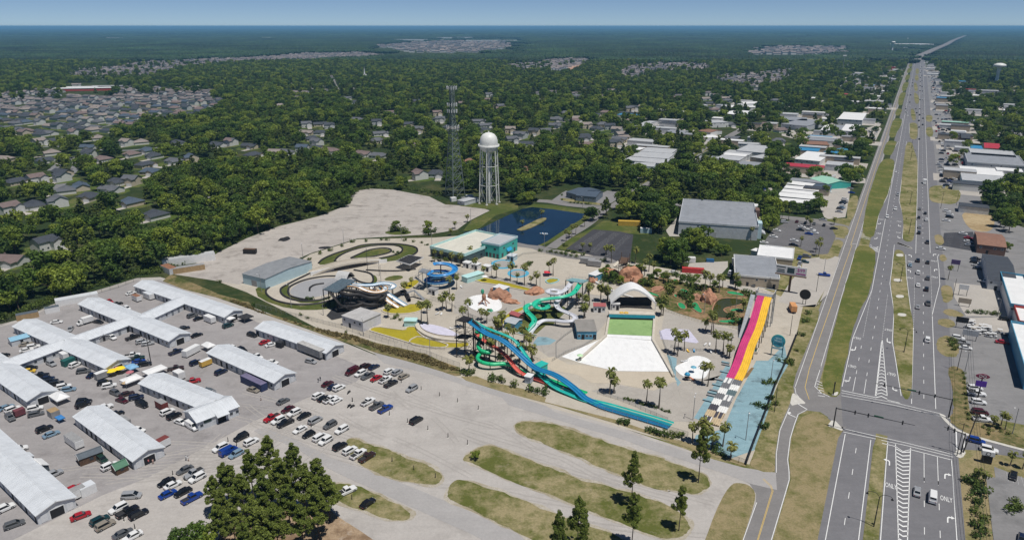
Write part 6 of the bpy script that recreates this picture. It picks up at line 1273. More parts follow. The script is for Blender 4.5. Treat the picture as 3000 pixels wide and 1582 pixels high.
# random small shops along the far highway and neighbourhood streets
rg = random.Random(5); FLOT = MB()
def far_shop(p,L_,W_,h,az,w,rf,lab,grp,fr=9):
    t = thing('shop_building',lab,'building',(p.x,p.y,0),az,grp); MB().box((0,0,h/2),(L_,W_,h)).obj('wall',WALLS[w],t); MB().box((0,0,h+.2),(L_+.4,W_+.4,.4)).obj('roof',ROOFS[rf],t)
    if L_ < 60: FLOT.add([p + Matrix.Rotation(az,3,'Z') @ Vector((x*(L_/2+7),y,.03+len(FLOT.f)*.0002)) for x,y in ((-1,-W_/2-16),(1,-W_/2-16),(1,W_/2+4),(-1,W_/2+4))],[(0,1,2,3)])
    NOTREE.append([tuple((p + Matrix.Rotation(az,3,'Z') @ Vector(q))[:2]) for q in ((-L_/2-6,-W_/2-fr,0),(L_/2+6,-W_/2-fr,0),(L_/2+6,W_/2+3,0),(-L_/2-6,W_/2+3,0))])
for side,grp,base in ((-1,'small shops left of the far highway',-38),(1,'small shops right of the far highway',46)):
    i = 0
    for k in range(125):
        s_ = 560 + k*11 + (k > 50)*(k-50)*14 + rg.uniform(-6,6); t_ = base + side*(rg.choice((0,0,30,70,110,160,220,280))*rg.uniform(.8,1.2)+rg.uniform(0,16))
        if side < 0 and s_ < 640 and t_ < -60: continue
        if side > 0 and (s_ < 640 or (s_ < 900 and rg.random() < .6)): continue
        far_shop(ST(s_,t_),rg.uniform(12,36),rg.uniform(9,20),rg.uniform(4,6.5),ROADRZ-math.pi/2,rg.choice('wgtg'),rg.choice('wwpppggdd' if k % 9 else 'rbm'),'%s roofed shop, %s along the %s side of the far highway' % ('small',ordn(i),'left' if side < 0 else 'right'),grp,32); i += 1
far_shop(Q('R20',1048,500),26,14,9,ROADRZ-math.pi/2,'r','r','bright red block standing out left of the far highway','landmark shops')
sc = thing('school','white-roofed school with red brick walls beyond the houses','building',Q('R17',720,590),R(15))
for x,y,a,b,rf in ((0,0,110,22,'w'),(-20,30,70,18,'w'),(30,45,60,16,'p')): MB().box((x,y,2.5),(a,b,5)).obj('wall',WALLS['n'] if y else WALLS['r'],sc); MB().box((x,y,5.3),(a+1,b+1,.6)).obj('roof',ROOFS[rf],sc)
NOTREE.append([(p.x,p.y) for p in QL('R17',[(500,640),(560,530),(900,520),(960,600),(900,640)])])
# big distant retail roofs
for i,(r,x,y,a,b) in enumerate((('R18',1150,170,300,60),('R18',1830,178,420,50),('R18',1440,152,200,60),('R18',1600,150,180,60),('R20',1230,250,260,120),('R20',330,128,300,80),('R20',560,118,300,80),('R19',980,88,500,120),('R19',2200,105,300,80),('R17',60,103,500,60),('R17',1010,155,300,50),('R17',2280,152,200,60),('R20',1120,290,90,30),('R20',950,310,80,30),('R18',2400,100,400,60))):
    p = Q(r,x,y); far_shop(p,a,b,9,0,'w','w' if i % 3 else 'p','very distant long white retail roof, %s of those on the skyline' % ordn(i),'distant white roofs',350)
struct(FLOT.obj('shop_forecourts',p_pale))
# ---- houses
def house_meshes(v):
    """wall and roof meshes of a single-storey house: main block plus a street-facing garage gable"""
    L_,W_,h,rr = ((15,10,3.0,2.4),(13,11,3.0,2.8),(17,9.5,3.0,2.2),(12,9,5.4,2.4))[v]; ov = .5; hip = (3.2,4.0,0,0)[v]
    w = MB().box((0,0,h/2),(L_,W_,h)); gx,gw,gd = L_*.26,6.2,3.4; w.box((gx,-W_/2-gd/2+.1,h/2),(gw,gd,h))
    w.add([(gx-gw/2,-W_/2-gd+.1,h),(gx+gw/2,-W_/2-gd+.1,h),(gx,-W_/2-gd+.1,h+rr*.62)],[(0,1,2)])
    if not hip: w.add([(-L_/2,-W_/2,h),(-L_/2,W_/2,h),(-L_/2,0,h+rr),(L_/2,-W_/2,h),(L_/2,W_/2,h),(L_/2,0,h+rr)],[(0,2,1),(3,4,5)])
    r = MB(); X,Y = L_/2+ov,W_/2+ov; e = h-.1
    r.add([(-X,-Y,e),(X,-Y,e),(X,Y,e),(-X,Y,e),(-X+hip,0,h+rr),(X-hip,0,h+rr)],[(0,1,5,4),(2,3,4,5),(1,2,5),(3,0,4)] if hip else [(0,1,5,4),(2,3,4,5)])
    g = gw/2+ov; y0 = -W_/2-gd-ov+.1; r.add([(gx-g,y0,e),(gx+g,y0,e),(gx,y0,e+rr*.68),(gx-g,-W_/2+.5,e),(gx+g,-W_/2+.5,e),(gx,0,e+rr*.68)],[(0,2,5,3),(2,1,4,5)])
    r.box((L_*-.2,W_*.15,h+rr*.75),(.8,.8,1.6)) if v == 2 else None
    return w.mesh('wall',m_white),r.mesh('roof',ROOFS['d']),(gx,-W_/2-gd+.06,L_,W_,h)
HM = [house_meshes(v) for v in range(4)]; gar = MB().box((0,0,1.15),(4.6,.08,2.3)).mesh('garage_door',m_doorw)
HW = [M('house_white',(.62,.62,.60),.7,.06),M('house_cream',(.55,.48,.38),.7,.06),M('house_grey',(.45,.47,.48),.7,.06)]; HR_ = [ROOFS['d'],ROOFS['s'],M('grey_shingle',(.11,.116,.13),.85,.12,.6),M('mauve_shingle',(.17,.128,.12),.85,.12,.6),ROOFS['d'],M('tan_shingle',(.25,.215,.195),.85,.12,.6)]
HOUSES = []; FARP = []
def scatter_houses(poly,sx,sy,az,zone,roofs,seed,keep=.93,jit=.12):
    rg = random.Random(seed); xs = [p.x for p in poly]; ys = [p.y for p in poly]; ca,sa = math.cos(az),math.sin(az); R_ = max(max(xs)-min(xs),max(ys)-min(ys)); c = Vector(((max(xs)+min(xs))/2,(max(ys)+min(ys))/2,0)); pl = [(p.x,p.y) for p in poly]
    n = int(R_/sx)+2; m = int(R_/sy)+2
    for j in range(-m,m):
        for i in range(-n,n):
            u,v = (i+rg.uniform(-jit,jit))*sx,(j+rg.uniform(-jit,jit)+(.18 if j % 2 else -.18))*sy; p = c + Vector((u*ca-v*sa,u*sa+v*ca,0))
            if not inside((p.x,p.y),pl) or rg.random() > keep or any(inside((p.x,p.y),q) for q in NOTREE): continue
            HOUSES.append((p,az+(math.pi if j % 2 else 0)+rg.uniform(-.1,.1),rg.randrange(4),rg.choice(roofs),rg.choice((0,0,1,2)),zone))
n1 = QL('S',[(-80,290),(0,277),(120,264),(330,258),(560,262),(660,280),(650,312),(560,348),(440,350),(380,375),(300,392),(0,408),(-150,410)])
scatter_houses(n1,21,27,R(-24),'in the open estate at the left',(0,1,2,3,0,4,5),1)
near = [('R21',v) for v in ((830,165),(700,35),(940,75),(370,125),(510,105),(1200,130),(1345,115),(1680,125),(500,215),(850,235),(980,275),(1400,195),(1250,230),(1460,245),(40,275),(430,290),(1370,330),(1420,395),(1650,295),(1820,280),(2060,140),(2190,125),(590,400),(590,455),(150,490),(340,475),(770,535),(630,570),(1120,490),(1250,490),(1050,560),(850,630),(330,710),(80,755),(560,690),(1250,680),(1480,800),(430,1090),(90,1225))] + [('R22',v) for v in ((260,335),(450,365),(470,455),(700,450),(800,425),(975,400),(1120,410),(1260,410),(1580,440),(1720,460),(2140,660),(2300,640))]
rg = random.Random(9); LAWN = MB(); DRIVE = MB()
for r,(x,y) in near: p = Q(r,x,y,2.5); HOUSES.append((Vector((p.x,p.y,0)),R(-25)+rg.choice((0,math.pi/2,-.4,.3))+rg.uniform(-.1,.1),rg.randrange(4),rg.choice((0,1,2,0,3,5)),rg.choice((0,0,1)),'among the trees left of the empty lot'))
for i,(poly,az,sx,sy,zone,roofs,kp) in enumerate(((QL('S',[(190,226),(240,205),(330,200),(440,183),(560,178),(740,171),(900,162),(905,176),(720,184),(560,198),(430,228),(300,232)]),R(-8),19,24,'in the mauve-roofed estate by the far wood',(3,3,5,2),.97),(QL('S',[(800,168),(900,158),(1060,156),(1130,164),(1000,172),(840,178)]),0,22,28,'in the mauve-roofed estate by the far wood',(3,3,5),.97),(QL('S',[(1480,196),(1560,180),(1720,172),(1720,186),(1640,206),(1540,210)]),R(5),16,34,'in the dark-roofed terrace rows',(0,1,0),.97),(QL('S',[(1810,218),(1860,192),(2000,186),(2080,194),(2070,208),(1920,214),(1850,236)]),R(15),17,26,'in the grey townhouse cluster',(2,3,2,5),.97),(QL('S',[(2100,226),(2180,222),(2320,208),(2320,222),(2280,244),(2200,252),(2110,246)]),R(18),15,24,'in the slate-roofed rows before the highway',(0,0,2),.98),(QL('S',[(1090,136),(1300,122),(1480,122),(1500,140),(1380,158),(1200,156)]),0,38,60,'in the far town',(2,3,5),.6),(QL('S',[(2190,150),(2300,140),(2480,142),(2480,158),(2350,162),(2200,162)]),0,34,60,'in the far town',(2,2,5),.6))): scatter_houses(poly,sx,sy,az,zone,roofs,20+i,kp); FARP.append([(q.x,q.y) for q in poly])
wood_h = [('R18',v) for v in ((490,480),(650,540),(680,580),(430,550),(820,550),(200,650),(1290,450),(1160,570),(1050,540),(1350,520),(1200,690),(2220,610),(2120,530),(2250,670),(1890,740),(1990,925),(2190,940),(2370,880),(2380,830),(2080,970),(2000,1010),(2130,1035),(2540,835),(1780,880),(2110,460))] + [('R19',v) for v in ((100,985),(270,945),(380,1000),(100,930),(520,720),(670,690),(1220,730),(1500,740),(1590,720),(830,560),(960,575),(1080,360),(1650,260),(1540,650),(400,550),(600,1010))] + [('R17',v) for v in ((640,540),(260,560),(1350,520),(1680,540),(2020,500),(2200,490),(2190,525),(1660,620),(2390,530))]
for r,(x,y) in wood_h: p = Q(r,x,y,2.5); HOUSES.append((Vector((p.x,p.y,0)),rg.uniform(-.6,.6),rg.randrange(4),rg.choice((0,2,3,5,2)),rg.choice((0,1,2)),'scattered in the middle woods'))
for side in range(26): p = ST(rg.uniform(600,1700),rg.uniform(160,420)); HOUSES.append((p,rg.uniform(-.6,.6),rg.randrange(4),rg.choice((0,2,3,5)),0,'in the woods right of the highway'))
for k in range(150):
    x,y = rg.uniform(820,2300),rg.uniform(165,430); p = P(x,y)
    if not any(inside((p.x,p.y),q) for q in NOTREE) and p.x*RSY-p.y*RSX < -60: HOUSES.append((p,rg.uniform(-.6,.6),rg.randrange(4),rg.choice((0,2,3,5,2)),rg.choice((0,1,2)),'scattered in the middle woods'))
HOUSES.sort(key=lambda h: h[0].length); cnt = defaultdict(int); tot = defaultdict(int)
for h in HOUSES[:298]: tot[h[5]] += 1
RN = ['dark grey','slate blue','grey','mauve-brown','charcoal','tan']; WN = ['white','cream','pale grey']
fw = [MB(),MB()]
ROWG = defaultdict(list)
for k,(p,az,v,rf,wc,zone) in enumerate(HOUSES):
    wm,rm,(gx,gy,L_,W_,hh) = HM[v]
    if k < 298:
        cnt[zone] += 1; t = thing('house','x','house',(p.x,p.y,0),az,'houses ' + zone); ROWG[(zone,rf,wc)].append(t)
        for nm,me,m in (('wall',wm,HW[wc]),('roof',rm,HR_[rf])): o = link(nm,me,t); o.material_slots[0].link = 'OBJECT'; o.material_slots[0].material = m
        if p.length < 1150:
            link('garage_door',gar,t,(gx,gy,0))
            for x in (-L_*.38,-L_*.12):
                link('window',win_me,t,(x,-W_/2-.03,0))
            DRIVE.add([p + Matrix.Rotation(az,3,'Z') @ Vector(q) for q in ((gx-2.6,gy-9,.05),(gx+2.6,gy-9,.05),(gx+2.6,gy+.5,.05),(gx-2.6,gy+.5,.05))],[(0,1,2,3)])
        LAWN.add([p + Matrix.Rotation(az,3,'Z') @ Vector((14*math.cos(a),14*math.sin(a)-1,.025)) for a in [i*math.pi/5 for i in range(10)]],[tuple(range(10))])
    else:
        M_ = Matrix.Translation(p) @ Matrix.Rotation(az,4,'Z') @ Matrix.Scale(2.0 if 'far town' in zone else 1,4)
        for b,me in ((fw[0],wm),(fw[1],rm)): b.add([M_ @ q.co for q in me.vertices],[tuple(f.vertices) for f in me.polygons])
for (zone,rf,wc),ts in ROWG.items():
    ts.sort(key=lambda o: o.location.x/o.location.y)
    for i,t in enumerate(ts): t['label'] = '%s house, %s roof, %s%s' % (WN[wc],RN[rf],zone,'' if len(ts) == 1 else ', %s from left' % ordn(i))
# every second lawn sits a hair higher so that overlaps never share a plane
for i,f in enumerate(LAWN.f):
    for q in f: x,y,z = LAWN.v[q]; LAWN.v[q] = (x,y,.022+(i % 9)*.003)
struct(LAWN.obj('house_lawns',mat_grass('yard_grass',(.065,.10,.02),(.16,.145,.06),.56))); stuff(DRIVE.obj('driveways',p_pale),'pale concrete driveways in front of the houses','driveway')
fo = fw[0].obj('far_houses',HW[0]); stuff(fo,'distant small houses packed between the far woods','houses'); fm,n,b = newmat('far_shingles'); L(n,ramp(n,nnode(n,'ShaderNodeNewGeometry').outputs['Random Per Island'],[(0.0,(.06,.066,.08)),(.5,(.145,.125,.122)),(1.0,(.24,.21,.20))]),b.inputs['Base Color']); b.inputs['Roughness'].default_value = .9
stuff(fw[1].obj('far_roofs',fm,fo))
# sand pit with pond by the terrace rows
lot('bare_ground',QL('R18',[(2280,440),(2360,400),(2576,370),(2640,380),(2500,450),(2400,466),(2330,450)]),.06,mat_grass('red_clay',(.38,.22,.15),(.45,.30,.22),.5)); lot('retention_pond',QL('R18',[(2290,440),(2330,408),(2480,400),(2490,420),(2360,448)]),.09,w_pond)
# neighbourhood streets
for q in ([(0,330),(130,300),(255,298),(350,305),(451,313),(559,319),(640,330)],[(60,262),(200,268),(400,262),(560,268)],[(0,372),(150,362),(300,372),(380,352),(470,352)],[(150,500),(190,470),(215,462),(222,490),(160,560)],[(0,440),(90,432),(220,430),(350,442),(520,430),(640,440)],[(670,440),(690,470),(700,500)],[(660,548),(620,570),(580,590)]): street(QL('S',q),7,mat_pave('estate_asphalt',(.20,.20,.205),(.13,.13,.13),None,.2))
street(QL('R18',[(500,490),(515,540),(560,610)]),9,p_asph2); street(QL('R23',[(0,290),(120,300),(320,320)]),6,p_pale); street(QL('R16',[(1160,300),(1300,260),(1400,220)]),6,p_pale); street(QL('R16',[(1430,90),(1600,100),(1700,120)]),7,p_pale)
# ---- towers
def legged_tower(p):
    t = thing('water_tower','tall white legged water tower with domed tank beside the pond','water tower',(p.x,p.y,0),.3); Ht = 36.5; m = M('tank_white',(.74,.74,.70),.45,.05,.3,0,.4,.15); r0 = 7.4; r1 = 6.0
    MB().lathe([(.02,50.2),(2.2,49.9),(4.2,48.9),(5.6,47),(6.3,44.5),(6.4,41.6),(6.1,39.5),(4.9,37.6),(2.8,36.4),(.02,36.0)],(0,0,0),28).obj('tank',m,t); MB().lathe([(6.3,40.5),(7.4,40.5),(7.4,40.75),(6.3,40.75)],(0,0,0),28).obj('walkway',m,t); MB().lathe([(7.4,40.7),(7.45,41.9),(7.35,41.9),(7.3,40.7)],(0,0,0),28).obj('railing',m,t)
    MB().bar((0,0,0),(0,0,36.6),.95,14).obj('riser_pipe',m,t); MB().lathe([(.02,50.1),(.45,50.1),(.45,51),(.02,51.1)],(0,0,0),10).obj('vent',m,t)
    n = 6
    def leg(i,z): f = z/40.5; a = 2*math.pi*i/n; r = mix(r0,r1,f); return Vector((r*math.cos(a),r*math.sin(a),z))
    for i in range(n):
        MB().bar(leg(i,0),leg(i,40.5),.36,8).obj('leg',m,t); MB().box((*leg(i,0)[:2],.3),(1.6,1.6,.6)).obj('footing',p_curb,t)
        for z in (13.5,27): MB().bar(leg(i,z),leg(i+1,z),.17,6).obj('strut',m,t)
        for z0,z1 in ((0,13.5),(13.5,27),(27,40)): MB().bar(leg(i,z0),leg(i+1,z1),.07,4).obj('brace',m,t); MB().bar(leg(i+1,z0),leg(i,z1),.07,4).obj('brace',m,t)
pw = Q('R16',835,770); legged_tower(pw); NOTREE.append([(pw.x-13,pw.y-13),(pw.x+13,pw.y-13),(pw.x+13,pw.y+11),(pw.x-13,pw.y+11)])
ct = Q('R16',470,715); t = thing('cell_tower','tall green-grey lattice phone mast with white antenna panels','mast',(ct.x,ct.y,0),.5); Hc = 80; m = M('mast_steel',(.22,.26,.25),.5,.15,.5,.4); NOTREE.append([(ct.x-14,ct.y-14),(ct.x+14,ct.y-14),(ct.x+14,ct.y+12),(ct.x-14,ct.y+12)])
def cleg(i,z): r = mix(8.6,1.9,min(1,z/62)); a = 2*math.pi*i/3; return Vector((r*math.cos(a),r*math.sin(a),z))
zs = [0]
while zs[-1] < Hc-.1: zs.append(min(Hc,zs[-1] + max(2.2,6.5-zs[-1]*.075)))
for i in range(3):
    mb = MB()
    for a,b in zip(zs,zs[1:]): mb.bar(cleg(i,a),cleg(i,b),.34 if a < 40 else .26,6)
    mb.obj('leg',m,t); lb = MB()
    for a,b in zip(zs,zs[1:]):
        lb.bar(cleg(i,a),cleg(i+1,b),.17,4); lb.bar(cleg(i+1,a),cleg(i,b),.17,4); lb.bar(cleg(i,b),cleg(i+1,b),.17,4)
    lb.obj('lattice',m,t)
for z,n in ((79,12),(67.5,12),(63,12),(52,12)):
    r = math.hypot(*cleg(0,z)[:2])+1.6
    for k in range(n): a = 2*math.pi*k/n; MB().box((r*math.cos(a),r*math.sin(a),z),(.35,.35,2.4),a).obj('antenna',m_white,t)
    MB().lathe([(r-.2,z-.1),(r+.1,z-.1),(r+.1,z+.1),(r-.2,z+.1)],(0,0,0),18).obj('antenna_ring',m,t)
for i,(x,y,a,b,h) in enumerate(((-5,-9,4,3,2.8),(2,-11,3,2.5,2.4),(8,-9,5,3,3))): MB().box((x,y,h/2),(a,b,h)).obj('equipment_cabin',m_white if i != 1 else m_grey,t)
def golfball_tower(p,h,r,lab):
    t = thing('water_tower',lab,'water tower',(p.x,p.y,0)); m = M('tank_white'); MB().lathe([(r*.55,0),(r*.3,h*.12),(r*.22,h*.5),(r*.3,h*.8)],(0,0,0),16).obj('pedestal',m,t)
    MB().lathe([(r*.3,h*.78),(r*.8,h*.86),(r,h-r*.62),(r*.85,h-r*.22),(r*.4,h-.04*r),(.02,h)],(0,0,0),20).obj('tank',m,t)
golfball_tower(Q('R20',2095,640),45,13,'white mushroom-shaped water tower right of the highway'); golfball_tower(Q('R20',1062,318),50,10,'far white water tower left of the highway end')
for x,y,h in ((570,520,55),(1207,262,60)): p = Q('R20',x,y); t = thing('radio_mast','thin grey mast rising from the trees %s' % ('left of the highway' if x < 600 else 'by the far tower'),'mast',(p.x,p.y,0)); MB().bar((0,0,0),(0,0,h),.8,6,0,.4).obj('shaft',m_grey,t); MB().box((0,0,h*.8),(9,2,3)).obj('antenna',m_white,t)
p = Q('R18',770,500); t = thing('church_steeple','thin white church steeple above the middle woods','church',(p.x,p.y,0)); MB().box((0,0,6),(8,14,12)).obj('wall',m_white,t); MB().bar((0,0,12),(0,0,30),2.2,4,0,.05).obj('spire',m_white,t)
# ---- street furniture
m_pole = M('black_pole',(.018,.018,.02),.5,.2)
def mast_arm(lab,base,tip,h,lights,sign=None):
    d = tip-base; d.z = 0; Ln = d.length; t = thing('signal_mast',lab,'traffic light',(base.x,base.y,0),math.atan2(d.y,d.x),'signal masts at the junction')
    MB().bar((0,0,0),(0,0,h),.22,10,0,.16).obj('mast',m_pole,t); MB().bar((0,0,h-.3),(Ln,0,h+.5),.15,8,0,.08).obj('arm',m_pole,t); MB().box((0,0,.2),(.8,.8,.4)).obj('footing',p_curb,t)
    for x in lights:
        s_ = MB().box((x*Ln,0,h-.35+x*.8),(.35,.42,1.25)).obj('signal_head',m_pole,t)
        for k in range(3): MB().bar((x*Ln-.18,0,h+.05-k*.4+x*.8),(x*Ln-.24,0,h+.05-k*.4+x*.8),.14,8).obj('lens',m_dark,s_)
    if sign: MB().box((sign*Ln,0,h-.1+sign*.8),(2.6,.06,.55)).obj('street_name_plate',M('sign_green',(.01,.14,.07),.5),t)
mast_arm('near signal mast with long arm over the southbound lanes',Q('R8',110,465),Q('R8',760,450,7.6),7.2,(.25,.42,.85),.55); mast_arm('far signal mast with arm reaching left over the junction',Q('R8',1022,395),Q('R8',445,115,7.6),7.2,(.22,.42,.88),.52)
mast_arm('short dark signal mast on the left corner island',Q('R8',110,210),Q('R8',125,118,4),4.2,(.5,)); mast_arm('signal mast by the pavement with arm over the side street',Q('R8',1120,680),Q('R8',985,470,7.2),7.2,(.5,.8))
def street_light(lab,base,h=9.0,n=2):
    t = thing('street_light',lab,'street light',(base.x,base.y,0),ROADRZ-math.pi/2,'street lights in the median'); MB().bar((0,0,0),(0,0,h),.16,8,0,.1).obj('pole',m_pole,t)
    for s in (-1,1): MB().tube(smooth_line([Vector((0,0,h-.1)),Vector((s*.8,0,h+.8)),Vector((s*2.2,0,h+.9)),Vector((s*2.8,0,h+.5))],3),.06,6).obj('arm',m_pole,t); MB().lathe([(.05,.45),(.14,.3),(.36,0),(.02,.02)],(s*2.8,0,h+.05),10).obj('lamp_head',m_pole,t)
for i,(r,x,y) in enumerate((('R8',432,1250),('R14',985,940),('R14',952,362),('R24',775,1138),('R24',783,885),('R24',790,500),('R24',797,400))): street_light('black twin-armed street light in the median, %s from the camera' % ordn(i),Q(r,x,y))
POLES = ([],[])
for i,(r,x,y,h,a,lm) in enumerate((('R2',905,255,9,0,1),('R2',1200,410,11,0,1),('R2',1520,490,9,0,2),('R2',1918,695,8,0,2),('R9',580,370,9,0,2),('R9',950,238,9,0,2),('R9',1165,485,13,0,0),('R9',1285,575,9,0,1),('R9',1470,200,9,0,1),('R9',1730,1270,9,0,2),('R9',1270,520,8,0,0),('R10',775,500,9,0,2),('R10',970,375,9,0,0),('R10',1235,590,8,0,1),('R10',875,1010,8,0,0),('R10',1085,900,9,0,0),('R10',212,190,7,0,1),('R12',1230,680,9,0,1),('R12',1485,1120,9,0,2),('R13',950,850,9,0,2),('R13',1475,1050,10,0,1),('R13',1722,470,9,0,1),('R16',640,985,10,0,1),('R16',1440,660,12,1,0),('R16',1410,1240,9,0,1),('R16',1810,820,8,0,1),('R12',1540,380,8,0,1),('R12',1545,620,8,0,1),('R15',1755,1340,9,1,0),('R15',1830,1170,9,0,1),('R15',955,380,9,0,1),('R23',370,590,11,1,0),('R23',665,940,11,2,0),('R23',965,1045,9,0,1),('R23',575,870,9,1,0),('R13',1760,770,9,1,0),('R14',40,800,9,0,0),('R14',1425,1090,12,1,0),('R14',1490,1100,8,0,1),('R14',1760,640,8,0,1),('R8',1530,515,9,0,1),('R8',1090,690,11,1,0),('R14',1390,480,9,0,0),('R24',1050,920,12,2,0),('R24',1185,890,9,0,0))):
    POLES[bool(lm)].append(utility_pole('x',Q(r,x,y),h,a,0,rg.uniform(0,3),'lamp and utility poles',lm,post_mats if not lm else m_grey,'lamp_post' if lm else 'utility_pole',.13))
lp = utility_pole('leaning dark utility pole with guy wires by the side street',Q('R8',1140,665),12,2,3.2,R(30),None,False,None,'utility_pole',.22)
# overhead wires along the right-hand verge
wr = thing('overhead_wires','thin power lines strung along the right-hand verge','wires',(0,0,0))
for dt in (0,.7,1.4):
    a,b,c = ST(120,31+dt,11),ST(228,31+dt,11.5),ST(300,33+dt,11.5); MB().tube([a,mix(a,b,.5)-Vector((0,0,1.4)),b,mix(b,c,.5)-Vector((0,0,1)),c],.035,4).obj('wire',m_pole,wr)
# signs
bb = Q('R15',1465,1345); t = thing('billboard','large white billboard on a brown post reading $99 in magenta','billboard',(bb.x,bb.y,0),ROADRZ-math.pi/2); MB().bar((0,.8,0),(0,.8,9.5),.55,10).obj('post',m_brown,t); MB().box((0,0,11),(13.5,.5,4.2)).obj('panel',m_white,t); MB().box((0,-.4,8.7),(14,1.6,.2)).obj('catwalk',m_brown,t)
o = link('lettering',text_mesh('$99',2.3,.01,M('magenta_print',(.45,.02,.28),.6)),t,(4.3,-.28,11.6)); o.rotation_euler = (math.pi/2,0,0); MB().box((-.2,-.27,11),(3.2,.02,2.6)).obj('dark_picture',M('dark_print',(.03,.06,.07),.6),t); MB().box((4.3,-.27,9.9),(4.2,.02,.5)).obj('small_print',M('magenta_print'),t)
for z,w_ in ((12.2,4.0),(10.8,3.2),(9.9,3.6)): MB().box((-4.6,-.27,z),(w_,.02,.5)).obj('dark_lines',M('dark_print'),t)
dq = Q('R8',1255,235); t = thing('pylon_sign','tall black pole with dark red eye-shaped emblem above a purple screen','sign',(dq.x,dq.y,0),R(-20)); MB().bar((0,0,0),(0,0,7.5),.2,8).obj('pole',m_pole,t); MB().box((0,0,5.6),(3.2,.4,2.0)).obj('screen',M('purple_screen',(.10,.03,.32),.4),t)
q = MB(); n = 20; q.prism([Vector((2.1*math.cos(2*math.pi*i/n),.9*math.sin(2*math.pi*i/n)*(1-.25*abs(math.cos(2*math.pi*i/n))),0)) for i in range(n)],-.15,.15); e_ = q.obj('emblem',M('emblem_red',(.22,.03,.07),.4),t,True); e_.location = (0,0,8.4); e_.rotation_euler = (math.pi/2,0,0); o = link('lettering',text_mesh('DQ',1.5,.02,m_white),t,(0,-.18,8.4)); o.rotation_euler = (math.pi/2,0,0)
s2 = Q('R8',1320,745); t = thing('monument_sign','dark block sign with round white emblem on pale panel by the side street','sign',(s2.x,s2.y,0),R(-25)); MB().box((0,0,1.4),(2.6,1.0,2.8)).obj('base',m_pole,t); MB().box((0,-.05,3.4),(3.2,1.2,1.4)).obj('panel',m_white,t); MB().bar((0,-.68,3.4),(0,-.74,3.4),.6,18).obj('emblem',m_pole,t); MB().bar((0,-.75,3.4),(0,-.78,3.4),.42,18).obj('emblem_centre',m_white,t)
rs = Q('R14',155,545); t = thing('round_sign','dark round sign seen from behind on twin posts by the frontage road','sign',(rs.x,rs.y,0),ROADRZ-math.pi/2); MB().bar((0,.15,5),(0,-.15,5),2.4,24).obj('disc',m_pole,t)
for s in (-.6,.6): MB().bar((s,.2,0),(s,.2,6.5),.14,6).obj('post',m_pole,t)
for i,(x,y,w_,h,c,lab) in enumerate(((1400,265,4,6,m_pole,'purple-topped black frame sign in the grey shop lot'),(1468,470,4,5.5,m_white,'empty white frame sign on the pale forecourt'),(1480,560,5,4,WALLS['t'],'cream arched sign panel by the forecourt edge'),(1455,740,4.5,5,m_pole,'dark slatted pylon sign beside the golf carts'),(1525,840,5.5,4.5,ROOFS['p'],'wide grey shop sign on two posts'))):
    p = Q('R14',x,y); t = thing('shop_sign',lab,'sign',(p.x,p.y,0),ROADRZ-math.pi/2); MB().box((0,0,h-1.2),(w_,.4,2.4)).obj('panel',c if i != 0 else M('purple_panel',(.10,.06,.16),.5),t)
    for s in (-1,1): MB().bar((s*w_*.4,0,0),(s*w_*.4,0,h-2.3),.12,6).obj('post',m_pole,t)
for lab,r,x,y,L_,W_,H_,az,b,tp_ in (('yellow steel container on the lawn behind the black car park','R16',2300,985,14,3,3.0,R(-8),M('container_yellow',(.55,.36,.06),.6,.12),M('container_yellow')),('white-blue box container at the lawn edge','R16',2475,1060,7,3,3,R(-8),c_sky,m_white),('white storage trailer by the dirt lot','R15',430,1005,6,2.6,2.6,R(-5),m_white,m_white),('red slatted cage trailer by the dirt lot','R15',465,1115,11,2.6,2.4,R(-12),M('cage_red',(.45,.04,.04),.6),M('cage_red')),('blue dumpster at the dirt lot edge','R15',645,1005,4,2,1.6,R(-8),M('dumpster_blue',(.02,.12,.28),.6),M('dumpster_blue'))): trailer('container',lab,r,x,y,L_,W_,H_,az,b,tp_,False,True)
trailer('storage_container','white container with pale roof at the empty lot corner','R21',1790,1240,26,5.0,4.0,R(30),m_white,ROOFS['p'],False); trailer('storage_container','brown open-topped container with scrap beside the white one','R21',1780,1320,16,3.5,2.8,R(30),m_tan,m_grey,False); trailer('storage_container','grey crate container left of the brown one','R21',1600,1330,10,4,3.2,R(-40),m_wallw,M('rusty_roof'),False)
trailer('flat_trailer','dark burnt-out trailer standing alone in the empty lot','R9',100,300,7,2.6,2.2,R(-5),c_steel,m_brown,True)
for i,(x,y,s) in enumerate(((410,190,3.2),(780,265,2.4))):
    rock('debris_mound','dark burnt patch mound in the cracked empty lot, %s from left' % ordn(i),Q('R9',x,y),(s*1.6,s,.25),c_steel,30+i,2)
